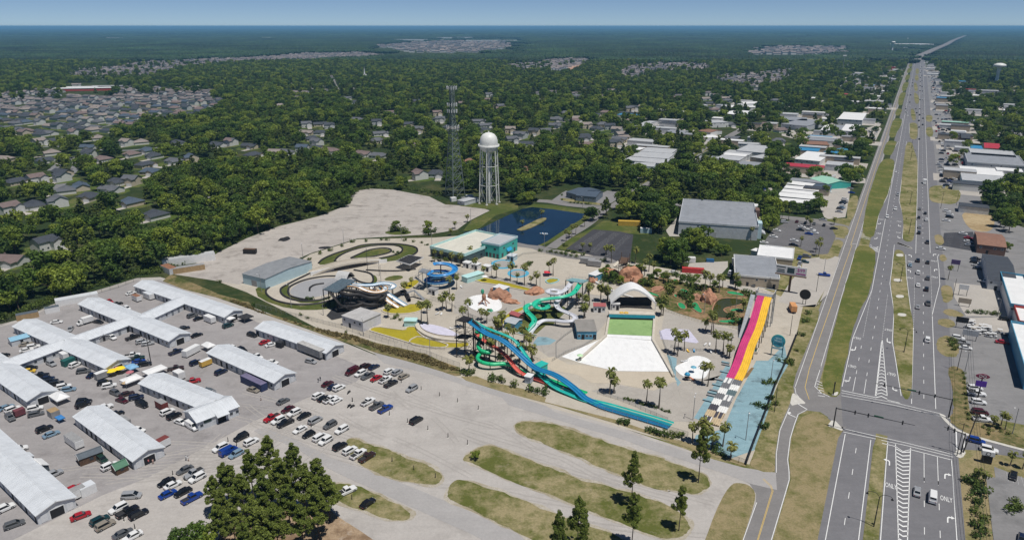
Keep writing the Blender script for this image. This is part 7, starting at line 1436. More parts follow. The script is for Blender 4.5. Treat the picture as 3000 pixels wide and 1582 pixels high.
# people
def person(lab,p,az,top,bot,hgt=1.72,stride=.12):
    t = thing('person',lab,'person',(p.x,p.y,.06),az); k = hgt/1.72; mb = MB(); sk_ = []
    me = bpy.data.meshes.new('body'); V = [(0,0,.95),(0,0,1.2),(0,0,1.42),(0,0,1.5),(0,0,1.62),(0,.19,1.4),(.05,.25,1.13),(.14,.24,.9),(0,-.19,1.4),(.02,-.25,1.13),(.08,-.24,.9),(0,.1,.9),(stride,.1,.48),(stride*.6,.1,.06),(stride*.6+.14,.11,.04),(0,-.1,.9),(-stride,-.1,.48),(-stride*1.3,-.1,.06),(-stride*1.3+.14,-.11,.04)]
    E_ = [(0,1),(1,2),(2,3),(3,4),(2,5),(5,6),(6,7),(2,8),(8,9),(9,10),(0,11),(11,12),(12,13),(13,14),(0,15),(15,16),(16,17),(17,18)]; RR = [.15,.14,.15,.055,.1,.06,.045,.04,.06,.045,.04,.09,.065,.045,.04,.09,.065,.045,.04]
    me.from_pydata([(x*k,y*k,z*k) for x,y,z in V],E_,[]); o = link('body',me,t); sm = o.modifiers.new('skin','SKIN'); o.modifiers.new('sub','SUBSURF').levels = 1
    for i,v in enumerate(me.skin_vertices[0].data): v.radius = (RR[i]*k,RR[i]*k)
    me.skin_vertices[0].data[0].use_root = True; me.materials.append(bot)
    MB().lathe([(.19,.86),(.2,1.0),(.19,1.2),(.22,1.4),(.1,1.5),(.06,1.52)],(0,0,0),10).obj('shirt',top,t); MB().lathe([(.02,1.735),(.09,1.70),(.112,1.62),(.1,1.52),(.05,1.48)],(-.01,0,0),10).obj('hair',M('dark_hair',(.05,.03,.02),.8),t)
    return t
m_skin = M('skin',(.42,.25,.17),.6); m_shirtw = M('shirt_white',(.7,.7,.7),.8); m_jean = M('denim',(.05,.07,.12),.8)
for i,(r,x,y,tp_,bt,lab) in enumerate((('R4',155,570,m_shirtw,m_jean,'person in white shirt walking on the gravel, left of the pair'),('R4',180,575,m_shirtw,m_skin,'person in white shirt and shorts on the gravel, right of the pair'),('R3',1475,605,M('shirt_red',(.5,.15,.15),.8),m_jean,'person in red top at the lantern-lit shed doorway'),('R3',1518,605,M('shirt_pink',(.6,.4,.36),.8),m_skin,'person in pink top at the lantern-lit shed doorway'),('R2',1470,1155,m_black,m_jean,'person in dark clothes on the gravel, left of two near parked sedans'),('R2',1490,1140,m_black,m_jean,'person in dark clothes on the gravel, right of two near parked sedans'),('R2',900,1335,m_shirtw,m_skin,'person in pale shirt crossing before the container shed'),('R4',1395,318,m_shirtw,m_jean,'person in white shirt beside the small black hatchback'))): person(lab,Q(r,x,y),i*1.1,tp_,bt)
# ================================================================== vehicles
CARC = dict(white=(.74,.74,.73),silver=(.40,.41,.42),grey=(.13,.135,.14),black=(.012,.012,.014),red=(.36,.012,.018),maroon=(.085,.012,.018),blue=(.012,.055,.30),navy=(.012,.022,.06),teal=(.012,.05,.055),tan=(.34,.30,.24),brown=(.05,.022,.018),yellow=(.70,.45,.03),lightblue=(.24,.36,.46),green=(.02,.05,.035))
PAINT = {k: M('car_paint_'+k,v,.28,.04,.5,.0 if k in ('white','yellow','red') else .25,.5,0,.6) for k,v in CARC.items()}
m_glass = glassy('car_glass',(.012,.016,.02),.05); m_lamp = M('lamp_lens',(.6,.6,.58),.2,.1); m_tail = M('tail_lens',(.35,.02,.02),.3,.1); m_bed = M('bed_liner',(.03,.03,.032),.9,.15)
#         length width belt  roof  hood nose | glass: rear-bottom,rear-top,front-top,front-bottom (x from tail 0 to nose L)
KIND = dict(sedan=(4.8,1.84,.88,1.42,.80,.62,(.55,1.25,2.85,3.65)),suv=(4.8,1.95,1.05,1.74,1.02,.80,(.12,.45,2.9,3.65)),
            wagon=(4.7,1.85,.92,1.55,.86,.66,(.2,.55,2.85,3.7)),minivan=(5.1,2.0,1.02,1.76,.95,.72,(.12,.4,3.3,4.35)),
            pickup=(5.7,2.0,1.05,1.84,1.08,.85,(2.05,2.25,3.5,4.15)),van=(5.7,2.05,1.25,2.2,1.15,.85,(.08,.2,4.1,4.8)),hatch=(4.2,1.78,.92,1.5,.86,.66,(.15,.55,2.5,3.3)))
def car_proto(kind):
    Ln,Wd,belt,roof,hood,nose,(rb,rt,ft,fb) = KIND[kind]; w = Wd/2; h = Ln/2; zl = .24 if kind not in ('pickup','suv','van') else .34
    bed = kind == 'pickup'; mb = MB()
    deck = belt+.02 if not kind == 'sedan' else belt+.02
    st = [(-h,.88,zl+.12,deck-.14),(-h+.12,.97,zl,deck-.02),(-h+.7,1,zl,deck),(rb-h,1,zl,belt),(fb-h,1,zl,max(hood,belt-.05)),(fb-h+(Ln-fb)*.55,.98,zl,hood-.03),(h-.22,.92,zl,nose+.12),(h,.80,zl+.12,nose)]
    vs = []
    for x,f,a,b in st: vs += [(x,-w*f,a),(x,-w*f,b-.13),(x,-w*f*.9,b),(x,w*f*.9,b),(x,w*f,b-.13),(x,w*f,a)]
    k = 6; fs = []
    for i in range(len(st)-1):
        for j in range(5): fs.append((i*k+j,i*k+j+1,(i+1)*k+j+1,(i+1)*k+j))
        fs.append((i*k+5,i*k,(i+1)*k,(i+1)*k+5))
    fs += [(0,5,4,3,2,1),tuple((len(st)-1)*k+q for q in (0,1,2,3,4,5))]
    mb.add(vs,fs)
    wb,wt = w*.93,w*.78; z0,z1 = belt-.05,roof
    B = [(rb-h,-wb,z0),(fb-h,-wb,z0),(fb-h,wb,z0),(rb-h,wb,z0)]; T = [(rt-h,-wt,z1),(ft-h,-wt,z1),(ft-h,wt,z1),(rt-h,wt,z1)]
    Tm = [(mix(p[0],0 if False else p[0],0),p[1]*.94,p[2]+.05) for p in T]; mb.hexa(B,T); mb.hexa(T,[(p[0]+(.12 if i in (0,3) else -.15),p[1],p[2]) for i,p in enumerate(Tm)])
    me = mb.mesh('body',PAINT['white'])
    bm = bmesh.new(); bm.from_mesh(me); bmesh.ops.recalc_face_normals(bm,faces=bm.faces); bm.to_mesh(me); bm.free()
    def face(a,b,c,d,lo,hi,s0,s1,off):
        A,B_,C_,D = (Vector(q) for q in (a,b,c,d)); n_ = (B_-A).cross(D-A).normalized()*off
        f = lambda u,v: mix(mix(A,B_,u),mix(D,C_,u),v) + n_
        return [f(s0,lo),f(s1,lo),f(s1,hi),f(s0,hi)]
    parts = [('body',me,(0,0,0))]
    mk_ = lambda nm,q,m: parts.append((nm,MB().poly(q).mesh(nm,m),(0,0,0)))
    mk_('windscreen',face(B[1],B[2],T[2],T[1],.14,.95,.05,.95,.015),m_glass)
    mk_('rear_window',face(B[3],B[0],T[0],T[3],.22 if kind != 'van' else .45,.92,.08,.92,.015),m_glass)
    if kind == 'van':
        mk_('side_window',face(B[0],B[1],T[1],T[0],.35,.9,.72,.93,.015),m_glass); mk_('side_window',face(B[2],B[3],T[3],T[2],.35,.9,.07,.28,.015),m_glass)
    else:
        mk_('side_window',face(B[0],B[1],T[1],T[0],.18,.92,.05,.95,.015),m_glass); mk_('side_window',face(B[2],B[3],T[3],T[2],.18,.92,.05,.95,.015),m_glass)
    if bed: parts.append(('bed',MB().box((rb/2-h+.05,0,belt+.03),(rb-.35,Wd-.4,.03)).mesh('bed',m_bed),(0,0,0)))
    r = .34 if kind in ('sedan','wagon','hatch','minivan') else .39
    for x in (-h+.95,h-.95):
        for s in (-1,1): parts.append(('wheel',WHEEL[r > .36],(x,s*(w-.12),r)))
    lamp = MB().box((0,0,0),(.14,.36,.13)).mesh('headlight',m_lamp); tl = MB().box((0,0,0),(.06,.28,.2)).mesh('tail_light',m_tail)
    for s in (-1,1): parts.append(('headlight',lamp,(h-.09,s*w*.62,nose-.02))); parts.append(('tail_light',tl,(-h+.0,s*w*.7,belt-.25)))
    gl = MB()
    for q in (face(B[1],B[2],T[2],T[1],.14,.95,.05,.95,.015),face(B[3],B[0],T[0],T[3],.22,.92,.08,.92,.015),face(B[0],B[1],T[1],T[0],.2,.92,.05,.95,.015),face(B[2],B[3],T[3],T[2],.2,.92,.05,.95,.015)): gl.poly(q)
    wl = MB()
    for x in (-h+.95,h-.95): wl.box((x,0,r),(2*r,Wd-.05,2*r*.9))
    return parts,gl.mesh('windows',m_glass),wl.mesh('wheels',m_rub)
def wheel_mesh(r):
    mb = MB(); mb.bar((0,-.13,0),(0,.13,0),r,12); mb.bar((0,-.14,0),(0,.14,0),r*.55,8,1); return mb.mesh('wheel',[m_rub,m_grey])
WHEEL = [wheel_mesh(.34),wheel_mesh(.39)]
CARS = {k: car_proto(k) for k in KIND}
CARLIST = []
AN = dict(black='black',white='white',silver='silver',grey='dark grey',red='red',maroon='maroon',blue='bright blue',navy='navy blue',teal='dark teal',tan='tan',brown='dark brown',yellow='yellow',lightblue='light blue',green='dark green')
KN = dict(sedan='sedan',suv='SUV',wagon='estate car',minivan='minivan',pickup='pickup truck',van='cargo van',hatch='hatchback')
def car(zone,kind,colr,p,az,lod=0):
    CARLIST.append((zone,kind,colr,p,az,lod))
def cars(zone,r,az,spec,lod=0,z=.7):
    """spec: 'kind colour x y [degrees]' entries"""
    for e in spec.split(';'):
        f = e.split()
        if len(f) < 4: continue
        p = Q(r,float(f[2]),float(f[3]),z); car(zone,f[0],f[1],p,az if len(f) < 5 else R(float(f[4])),lod)
AU = R(53.5)
cars('in the front gravel rows','R4',AU,'pickup red 1000 145 233;suv white 1065 172 233;pickup black 1135 197 233;sedan maroon 1160 60 233;suv white 1222 97 233;sedan black 1318 125 233;minivan silver 1432 170;sedan white 1280 260 233;hatch black 1365 308 233;minivan white 1478 337;suv white 1533 372 233;suv grey 1577 217 233;suv white 1693 264 233;suv black 1675 427;suv white 1772 467;pickup white 1855 502;pickup brown 1943 533')
cars('on the grassy end of the lot','R4',AU,'pickup white 1740 870 40;sedan black 1950 985;sedan lightblue 1190 970 -30')
cars('beside the large pine clump','R4',AU,'suv black 697 335 233;suv white 797 382;suv white 492 442 233;van blue 573 477;wagon lightblue 648 502 233;sedan grey 140 657 233;pickup silver 227 694 233;suv white 262 738 233;sedan black 120 877 233;pickup blue 210 937')
cars('in the lower left rows','R3',AU,'sedan white 1710 807;sedan black 1645 777 233;sedan blue 1660 897;minivan silver 1300 915 8;sedan red 797 1112 43;wagon teal 985 1155;suv tan 1040 1207;suv white 1172 1040 233;pickup black 1260 1072;suv black 1370 1097;sedan grey 1215 1287 46;sedan white 1310 1312 233;wagon grey 140 1197 40')
cars('between the two nearest sheds','R3',AU,'suv white 45 1040;suv silver 530 702;suv white 185 457 40;suv white 1085 622;suv green 1010 557 -36;sedan red 727 845;sedan lightblue 505 307;suv black 437 255;wagon grey 355 107 30;suv grey 100 145 -36')
cars('at the left edge of the market','R3',AU,'suv white 125 62;sedan lightblue 60 42;suv white 345 55 30')
cars('behind the hut-lined shed','R3',AU,'sedan white 1365 262 -15;suv black 1150 112;pickup white 1030 47;suv black 820 17;sedan black 1405 17 -30;suv white 1658 87;suv black 1722 127;sedan white 1788 187 -30;van white 1900 232 -36')
cars('in the far front gravel rows','R5',AU,'van maroon 105 300 233;suv brown 240 246;sedan navy 325 251;suv white 190 318 233;pickup grey 262 342 233;sedan red 345 363 233;pickup white 438 377;pickup black 492 418;suv white 477 297;suv silver 557 305;wagon tan 622 345;suv silver 700 468 233;pickup white 265 597;pickup grey 350 637;pickup blue 437 668;minivan black 745 782')
cars('opposite the blue container','R2',AU,'sedan maroon 1560 1165;sedan navy 1618 1195;suv white 1675 1207;suv white 1470 1285;sedan black 1523 1310;pickup white 1590 1320;sedan white 1645 1332;sedan grey 1118 1338')
cars('along the trailer and container sheds','R2',AU,'wagon silver 1395 943 -25;sedan tan 820 1225 -25;suv navy 500 1050;suv navy 250 957;pickup red 215 1142 30;sedan black 260 682;sedan black 130 612 35;suv teal 570 590;suv grey 215 490;sedan black 280 517;suv black 810 682 -30;sedan red 935 752;sedan white 1000 777 35;suv black 712 832 -36;hatch white 622 808 -36;pickup white 860 897 -36;sedan white 1010 950 -20;pickup navy 52 850;pickup brown 50 1015 20')
cars('in the upper market courts','R1',AU,'sedan white 1300 265;sedan red 1090 347 -36;sedan black 1165 372;wagon white 1262 415 -36;sedan black 977 550 -20;sedan silver 700 622 -70;sedan white 560 552 20;sedan tan 255 772 30;suv white 330 800 30;sedan white 262 832 30;suv white 1115 707 -36;pickup black 1320 705;suv silver 1412 748 35;suv silver 1470 767 30')
cars('near the yellow umbrellas','R1',AU,'suv grey 830 1042 20;sedan navy 920 1077 75;sedan black 300 1007 20;hatch yellow 290 1040 20;suv white 750 977 70;suv silver 510 967 -30;pickup black 400 1085 20;sedan navy 468 1112 20;suv black 505 1145 25;suv black 560 1165 25;suv white 632 1195 30;wagon lightblue 680 1222 20;suv black 1040 1157 25;suv white 1085 1187 30;suv grey 1150 1258 -30;sedan brown 1262 1265 40;suv navy 1355 1302 25;sedan maroon 1212 1330 -25;pickup white 1315 885 20;pickup green 1358 912 25;sedan blue 1378 942 25;suv black 1440 972 25;sedan black 1405 1348 -25;suv black 30 892 70;suv black 835 1343 10')
NB,SB = math.degrees(ROADRZ),math.degrees(ROADRZ)+180
cars('on the near northbound lanes','R8',R(NB),'sedan silver 778 968;van white 900 1015')
cars('on the side street by the junction','R8',R(NB-90),'suv blue 1245 568;suv white 1345 638')
cars('on the northbound lanes past the junction','R14',R(NB),'suv black 1100 178;sedan black 1182 192;sedan lightblue 1035 215;suv white 1103 278;suv grey 1183 324;sedan white 1102 380;suv black 1172 415;sedan silver 1100 560;pickup grey 1185 532;minivan white 1180 832;sedan black 1180 28')
cars('turning off the highway','R14',R(NB-90),'sedan white 1292 78')
cars('on the southbound lanes','R24',R(SB),'sedan white 660 598;suv silver 678 798;suv white 660 922;suv white 588 990;sedan white 768 118;suv black 752 85',1)
cars('on the far northbound lanes','R24',R(NB),'sedan grey 868 922;sedan black 918 958;sedan black 862 994;suv white 927 1016;suv silver 868 1078;suv black 862 1127;suv black 935 1208;pickup white 910 700;sedan black 865 318;sedan grey 863 216;suv grey 895 194;sedan black 863 160;sedan black 868 110;sedan grey 898 138;suv white 900 95',1)
far_ = 'suv white 1205 850;sedan grey 1200 880;suv white 1238 850;sedan black 1240 815;suv white 1210 915;sedan white 1218 948;suv black 1248 745;sedan grey 1222 745;sedan black 1268 620;sedan black 1265 655;suv grey 1270 595'
cars('far up the southbound lanes','R20',R(SB),far_,1)
cars('far up the northbound lanes','R20',R(NB),'suv black 1338 940;sedan black 1372 975;suv black 1330 998;sedan black 1370 1038;sedan black 1332 1060;sedan grey 1340 880;suv white 1368 790;sedan black 1342 790;sedan black 1365 705;suv white 1366 740;sedan black 1343 700;sedan black 1344 650;suv black 1362 660;sedan black 1345 610;sedan grey 1362 600;suv black 1346 570;sedan black 1360 550;sedan black 1347 520;sedan black 1359 505;sedan grey 1347 480;suv black 1358 462;sedan black 1310 920;sedan grey 1300 880',1)
# shop car parks beside the highway
cars('in the purple-sign restaurant car park','R8',R(NB-75),'suv white 1235 152;pickup white 1248 195;suv white 1262 262;minivan maroon 1275 342;pickup white 1292 397')
cars('in the lot below the side street','R8',R(NB+170),'sedan black 1540 842;sedan navy 1610 1345')
cars('beside the grey-roofed shop','R14',R(NB-95),'sedan black 1578 165;suv black 1575 190;pickup white 1600 217;sedan black 1600 242;pickup white 1655 350;suv black 1825 662 -28;sedan red 1800 852 -22;sedan white 1495 898 -25;suv white 1435 818 -25;pickup silver 1470 855 -25;sedan black 1880 795')
cars('in the sealed lot by the brown-roofed restaurant','R24',R(NB-95),'sedan white 1245 1133;sedan red 1290 1170;sedan white 1290 1202;sedan silver 1300 1232;sedan black 1355 1348 -28',1)
cars('behind the purple-signed strip','R24',R(NB-95),'suv white 1128 968;suv black 1128 990;sedan white 1100 1020;suv white 1105 940;sedan silver 1050 560;suv white 1060 590;suv black 1100 665;sedan blue 1130 680;suv white 1170 665;sedan silver 1035 540',1)
cars('in the gift store car park','R15',R(NB-95),'minivan silver 1420 607 0;sedan maroon 1555 603 60;sedan black 1645 615 60;sedan grey 1735 625 60;sedan silver 1828 583 -20;sedan black 1838 640 60;sedan white 1345 695;sedan white 1310 760;sedan white 1605 660;sedan black 1590 690;pickup white 1700 690;sedan white 1738 718;sedan blue 1680 730;sedan white 1525 800;sedan black 1515 845;sedan black 1940 675 0;sedan white 1210 820 -10',1)
cars('beside the pawn shop building','R15',R(NB),'pickup blue 1582 985;suv silver 1585 1040;sedan white 1575 1080;sedan silver 1565 1120;suv grey 1655 968 -20;sedan teal 1632 1022 -25;sedan black 1035 1250 55;sedan grey 1108 1265 55;pickup blue 1840 1160 -20;suv white 860 1135;suv grey 850 1165;sedan white 265 1133 -10',1)
cars('along the long roadside lot','R15',R(NB-95),'suv white 2055 372;suv grey 2050 398;sedan white 2035 432;sedan lightblue 2025 455;suv black 2030 412;sedan white 1885 290;sedan black 1840 385;sedan silver 2110 255;suv black 2090 170;suv black 2020 160;sedan blue 2125 300;suv grey 2005 470;sedan silver 1995 500;sedan red 1950 225;suv black 1985 235',1)
cars('beside the wooded edge behind the store','R15',R(20),'pickup blue 1215 240;suv blue 1210 265;sedan white 1110 365;suv white 1165 350;sedan white 165 442;sedan white 212 445',1)
cars('at the small blue clinic','R16',R(60),'sedan grey 1870 728;suv white 1915 735',1)
cars('among the warehouses behind the wood','R23',R(55),'suv silver 570 705 0;suv white 640 700 0;suv white 830 640;sedan black 930 560;sedan black 920 600;suv white 1240 400;suv navy 1275 395;sedan white 1225 430;sedan silver 380 560 0;suv white 430 570 0;pickup white 350 545 0;sedan black 1150 595;sedan white 1770 620;sedan black 1535 312;suv white 2270 345 0;sedan black 2285 362 0;sedan white 2380 415 0;suv silver 2160 405 0',1)
def build_cars():
    from collections import defaultdict
    gr = defaultdict(list)
    for c in CARLIST: gr[(c[0],c[1],c[2])].append(c)
    for (zone,kind,colr),lst in gr.items():
        lst.sort(key=lambda c: c[3].x/c[3].y)
        for i,(z_,k_,c_,p,az,lod) in enumerate(lst):
            base = '%s %s' % (AN[colr],KN[kind])
            if len(lst) == 1: lab = base + ' ' + zone
            elif len(lst) == 2: lab = base + ' ' + zone + (', left of its two' if i == 0 else ', right of its two')
            else: lab = base + ' ' + zone + ', ' + (ordn(i) + ' of its kind from left' if i < len(lst)-1 else 'rightmost of its kind')
            nm = 'pickup_truck' if kind == 'pickup' else 'van' if kind == 'van' else 'car'
            t = thing(nm,lab,{'pickup': 'pickup truck','van': 'van'}.get(kind,'car'),(p.x,p.y,.06),az + random.uniform(-.05,.05),'vehicles ' + zone)
            parts,gl,wl = CARS[kind]
            if lod == 0:
                for pn,me,lo in parts:
                    o = link(pn,me,t,lo)
                    if pn == 'body': o.material_slots[0].link = 'OBJECT'; o.material_slots[0].material = PAINT[colr]
            else:
                o = link('body',parts[0][1],t); o.material_slots[0].link = 'OBJECT'; o.material_slots[0].material = PAINT[colr]
                link('windows',gl,t); link('wheels',wl,t)
build_cars()
# box truck in the market,delivery lorry at the store,motorbikes,golf carts
def box_truck(label,p,az,cab,box,bl=5.0,bh=2.5,name='box_truck'):
    t = thing(name,label,'truck',(p.x,p.y,.06),az)
    c = MB(); c.hexa([(bl/2+.1,-1,.5),(bl/2+2.2,-1,.5),(bl/2+2.2,1,.5),(bl/2+.1,1,.5)],[(bl/2+.1,-1,1.25),(bl/2+2.2,-.95,1.15),(bl/2+2.2,.95,1.15),(bl/2+.1,1,1.25)]); c.hexa([(bl/2+.1,-1,1.2),(bl/2+1.5,-1,1.2),(bl/2+1.5,1,1.2),(bl/2+.1,1,1.2)],[(bl/2+.1,-.85,2.15),(bl/2+.95,-.85,2.15),(bl/2+.95,.85,2.15),(bl/2+.1,.85,2.15)]); c.obj('cab',cab,t,True)
    MB().box((0,0,.8+bh/2),(bl,2.4,bh)).obj('cargo_box',box,t); MB().box((0,0,.7),(bl+1,1.0,.25)).obj('chassis',m_black,t)
    MB().poly([(bl/2+1.46,-.85,1.3),(bl/2+1.46,.85,1.3),(bl/2+1.0,.75,2.08),(bl/2+1.0,-.75,2.08)]).obj('windscreen',m_glass,t)
    for x in (-bl*.28,bl/2+1.3):
        for s in (-1,1): link('wheel',WHEEL[1],t,(x,s*.95,.42))
    return t
box_truck('white box truck parked in the upper market court',Q('R1',870,545,1),R(233),PAINT['white'],m_white,4.2,2.1)
box_truck('white-cabbed lorry with black trailer behind the gift store',Q('R15',450,460,1.2),R(185),PAINT['white'],m_black,9.0,2.8,'lorry')
box_truck('orange-and-white storage lorry body parked by the round sign',Q('R14',65,580,1.2),R(80),PAINT['white'],M('orange_panel',(.62,.30,.12),.6,.15),5.5,2.6)
box_truck('white delivery truck on the far northbound lanes',Q('R24',912,685,1.5),R(NB),PAINT['white'],m_white,4.6,2.4)
def motorbike(label,p,az):
    t = thing('motorbike',label,'motorbike',(p.x,p.y,.06),az)
    for x in (-.72,.72): MB().bar((x,-.07,.31),(x,.07,.31),.31,12).obj('wheel',m_rub,t)
    MB().hexa([(-.5,-.14,.35),(.55,-.14,.4),(.55,.14,.4),(-.5,.14,.35)],[(-.35,-.12,.78),(.45,-.13,.85),(.45,.13,.85),(-.35,.12,.78)]).obj('body',PAINT['black'],t,True)
    MB().box((-.35,0,.84),(.75,.28,.1)).obj('seat',m_black,t); MB().bar((.72,0,.32),(.45,0,1.05),.04,5).bar((.45,-.38,1.08),(.45,.38,1.08),.025,5).obj('handlebar',m_grey,t)
motorbike('black motorbike standing alone beside the post in the gravel',Q('R5',75,505,.4),1.2)
motorbike('black motorbike, left of the two parked together',Q('R5',78,640,.4),1.1); motorbike('black motorbike, right of the two parked together',Q('R5',110,645,.4),.9)
def golf_cart(p,az,lab):
    t = thing('golf_cart',lab,'golf cart',(p.x,p.y,.06),az,'golf carts for sale by the highway')
    link('chassis',GC[0],t); link('roof',GC[1],t); link('seat',GC[2],t)
    for x in (-.8,.8):
        for s in (-1,1): link('wheel',GC[3],t,(x,s*.52,.24))
    for x in (-.75,.55):
        for s in (-1,1): link('roof_post',GC[4],t,(x,s*.5,.6))
GC = [MB().box((0,0,.45),(2.4,1.15,.3)).box((.85,0,.65),(.6,1.0,.25)).mesh('chassis',PAINT['white']),MB().box((-.1,0,1.85),(1.8,1.2,.08)).mesh('roof',m_white),MB().box((-.3,0,.72),(.9,1.05,.22)).mesh('seat',m_black),MB().bar((0,-.1,0),(0,.1,0),.24,10).mesh('wheel',m_rub),MB().bar((0,0,0),(0,0,1.25),.03,5).mesh('roof_post',m_black)]
gcs = [(1525,742),(1565,748),(1605,752),(1640,772),(1600,775),(1645,748),(1690,752),(1660,728),(1625,728),(1690,798),(1730,800),(1780,768),(1540,700),(1555,690),(1690,738),(1515,725)]
for i,(x,y) in enumerate(sorted(gcs)): golf_cart(Q('R14',x,y,.8),R(NB-95),'white-roofed golf cart, %s from left in the sales rows' % ordn(i))

# parked cars too far off to tell one from the next
dc = MB(); rg = random.Random(31)
for k in range(420):
    s_ = 640 + 2000*rg.random()**1.4; t_ = rg.choice((rg.uniform(-48,-26),rg.uniform(34,56),rg.uniform(34,56))); az = ROADRZ+rg.choice((0,1.57))+rg.uniform(-.1,.1); p = ST(s_,t_); mi = rg.choice((0,0,0,1,1,2,2,3,4)); dc.box((p.x,p.y,.75),(4.6,1.9,1.1),az,mi); dc.box((p.x,p.y,1.5),(2.6,1.7,.5),az,mi if rg.random() < .5 else 2)
stuff(dc.obj('distant_cars',[PAINT[c] for c in ('white','silver','black','navy','red')]),'distant parked cars beside the far highway','cars'); print('CARS',len(CARLIST))
# ================================================================== planting
def series(items,fmt,grp):
    """items: objects; number them from left so that each label points to one"""
    items.sort(key=lambda o: o.location.x/o.location.y)
    for i,o in enumerate(items): o['label'] = fmt % ordn(i); o['group'] = grp
# foreground pines: placed by their tops
def pine_at(r,x,y,h,i,lab,grp=None,sc=1.0):
    hp = HERO[i % 4][2]; k = h/hp; p = Q(r,x,y,h); return plant_tree(HERO,p,k*sc,lab,grp,'pine_tree','tree',i % 4,None,1/sc)
cl = [(940,330,17),(1190,400,16),(1430,545,15),(520,590,14),(400,720,12),(760,470,16),(1040,540,17),(1290,620,15),(680,700,15),(900,720,17),(1130,800,15),(1530,710,14),(470,880,13),(590,1000,14),(440,1010,12),(800,960,16),(1010,1010,15),(1420,840,15),(700,1180,14),(900,1230,14),(1270,1010,13)]
series([pine_at('R4',x,y,h,i,'x',None,.98) for i,(x,y,h) in enumerate(cl)],'tall pine in the foreground clump, %s from left','foreground pine clump')
series([pine_at(r,x,y,h,i+1,'x',None,.72) for i,(r,x,y,h) in enumerate((('R6',1890,480,16.5),('R6',1895,880,16),('R6',1345,935,15),('R6',1140,1070,15),('R6',1390,1180,12),('R7',340,815,13.5)))] + [plant_tree(HERO,Q('R7',492,790),.62,'x',None,'pine_tree','tree',1,None,120*(1-Q('R7',492,790).y/Q('R7',575,225).y)/HERO[1][2]/.62)],'lone slender pine on the grass islands, %s from left','lone pines on the grass islands')
for i,(x,y) in enumerate(((240,1195),(60,1270),(330,1290))): p = Q('R4',x,y,6.5); plant_tree(BROAD,p,.55,'bright green leafy tree at the bottom edge, %s from left' % ordn((1,0,2)[i]),'leafy trees at the bottom edge',i=i)
p = Q('R5',1340,1170); plant_tree(BROAD,p,.26,'scraggly small tree at the tip of a grass island',i=2)
# palms
PA = dict(R13=[(120,590),(163,585),(483,700),(610,735),(760,190),(865,165),(797,215),(1175,180),(1250,190),(1290,210),(1310,235),(1040,495),(1097,515),(945,1070),(1050,1110),(1082,1118),(1145,1140),(1245,1115),(1325,1240)],R12=[(1035,1050) if False else (1245,850),(1300,880),(1322,868),(800,700),(822,695),(200,560),(275,570),(45,720),(90,600),(60,660),(1380,470),(1415,420),(1290,420),(870,380),(1230,460),(680,260),(545,180),(440,300),(610,330),(860,540),(1620,660),(1540,430),(640,300),(720,300),(310,170),(260,90)],R10=[(820,505),(955,530),(1090,570),(1200,580),(445,610),(380,660),(310,810),(350,800),(400,820),(110,930),(175,950),(870,980),(1135,1180),(1165,1290),(1650,880),(1810,720),(1870,720),(400,380),(480,390),(575,310),(510,980),(830,1040),(1080,1120),(760,1100),(900,1180),(1665,800)],R11=[(250,720),(580,300),(480,520),(610,600)])
series([plant_tree(PALM,Q(r,x,y),random.uniform(1.05,1.35),'x',None,'palm_tree') for r,l in PA.items() for x,y in l],'cabbage palm inside the water park, %s from left','palms in the water park')
series([plant_tree(PALM,Q(r,x,y),random.uniform(.85,1.1),'x',None,'palm_tree') for r,l in dict(R16=[(475,1040),(605,970),(430,1110),(1640,1170),(1670,1140),(1700,1130),(1740,1100),(1830,1020),(1180,1025),(1385,925),(1810,1270),(1890,1285),(2050,1320)],R15=[(1650,640),(1690,660),(1590,870),(1395,585),(1465,590),(1940,640),(1780,970),(1750,930),(1790,900),(1070,800)]).items() for x,y in l],'palm around the pond and store car park, %s from left','palms by the pond and store')
series([plant_tree(PALM,Q('R8',x,y),.8,'x',None,'palm_tree','tree',i % 3) for i,(x,y) in enumerate(((1510,770),(1610,795),(1372,462),(1440,450),(1472,485),(1250,890),(1300,940)))] + [plant_tree(PALM,Q('R14',1350,340),.9,'x',None,'palm_tree')],'palm right of the highway, %s from left','palms right of the highway')
series([plant_tree(PALM,Q(r,x,y),random.uniform(.8,1.15),'x',None,'palm_tree') for r,l in dict(R11=[(420,420),(460,600),(520,480),(560,640),(640,420),(700,560),(760,620),(820,470),(870,600),(690,470),(540,330)],R10=[(620,480),(700,470),(1020,540),(1150,560),(1320,470),(1360,480),(680,900),(730,930),(1480,700),(1600,760),(1690,680),(560,900),(240,350),(300,345)],R9=[(1350,900),(1500,700),(1560,620),(1700,860)]).items() for x,y in l],'bushy palm among the slides and pools, %s from left','palms among the slides')
# clipped and wild shrubs
SB_ = []
def shr(r,l,s0,s1,z=0):
    for x,y in l: p = Q(r,x,y); o = plant_shrub((p.x,p.y,z),random.uniform(s0,s1),'x'); SB_.append(o)
shr('R13',[(265,640),(295,645),(325,655),(365,665),(430,690),(460,700),(510,705),(548,720),(585,735),(635,750),(680,765),(720,775)],.7,.9); shr('R13',[(225,880),(260,890),(290,870),(500,960),(540,975),(580,985),(630,995),(680,1005),(730,1015),(780,1025),(820,1010),(1200,1180),(1240,1210),(1180,1150)],1.1,1.8)
shr('R13',[(1560,700),(1600,715),(1650,730),(1690,735),(1680,490),(1720,480),(1760,495),(1900,290),(1930,300),(1800,260),(1660,930),(1680,900),(1760,700),(1720,640)],.9,1.7); shr('R11',[(480,800),(530,790),(570,810),(700,850),(880,900),(930,920),(990,940),(1010,920),(250,740),(220,730),(280,735)],1.1,2.0)
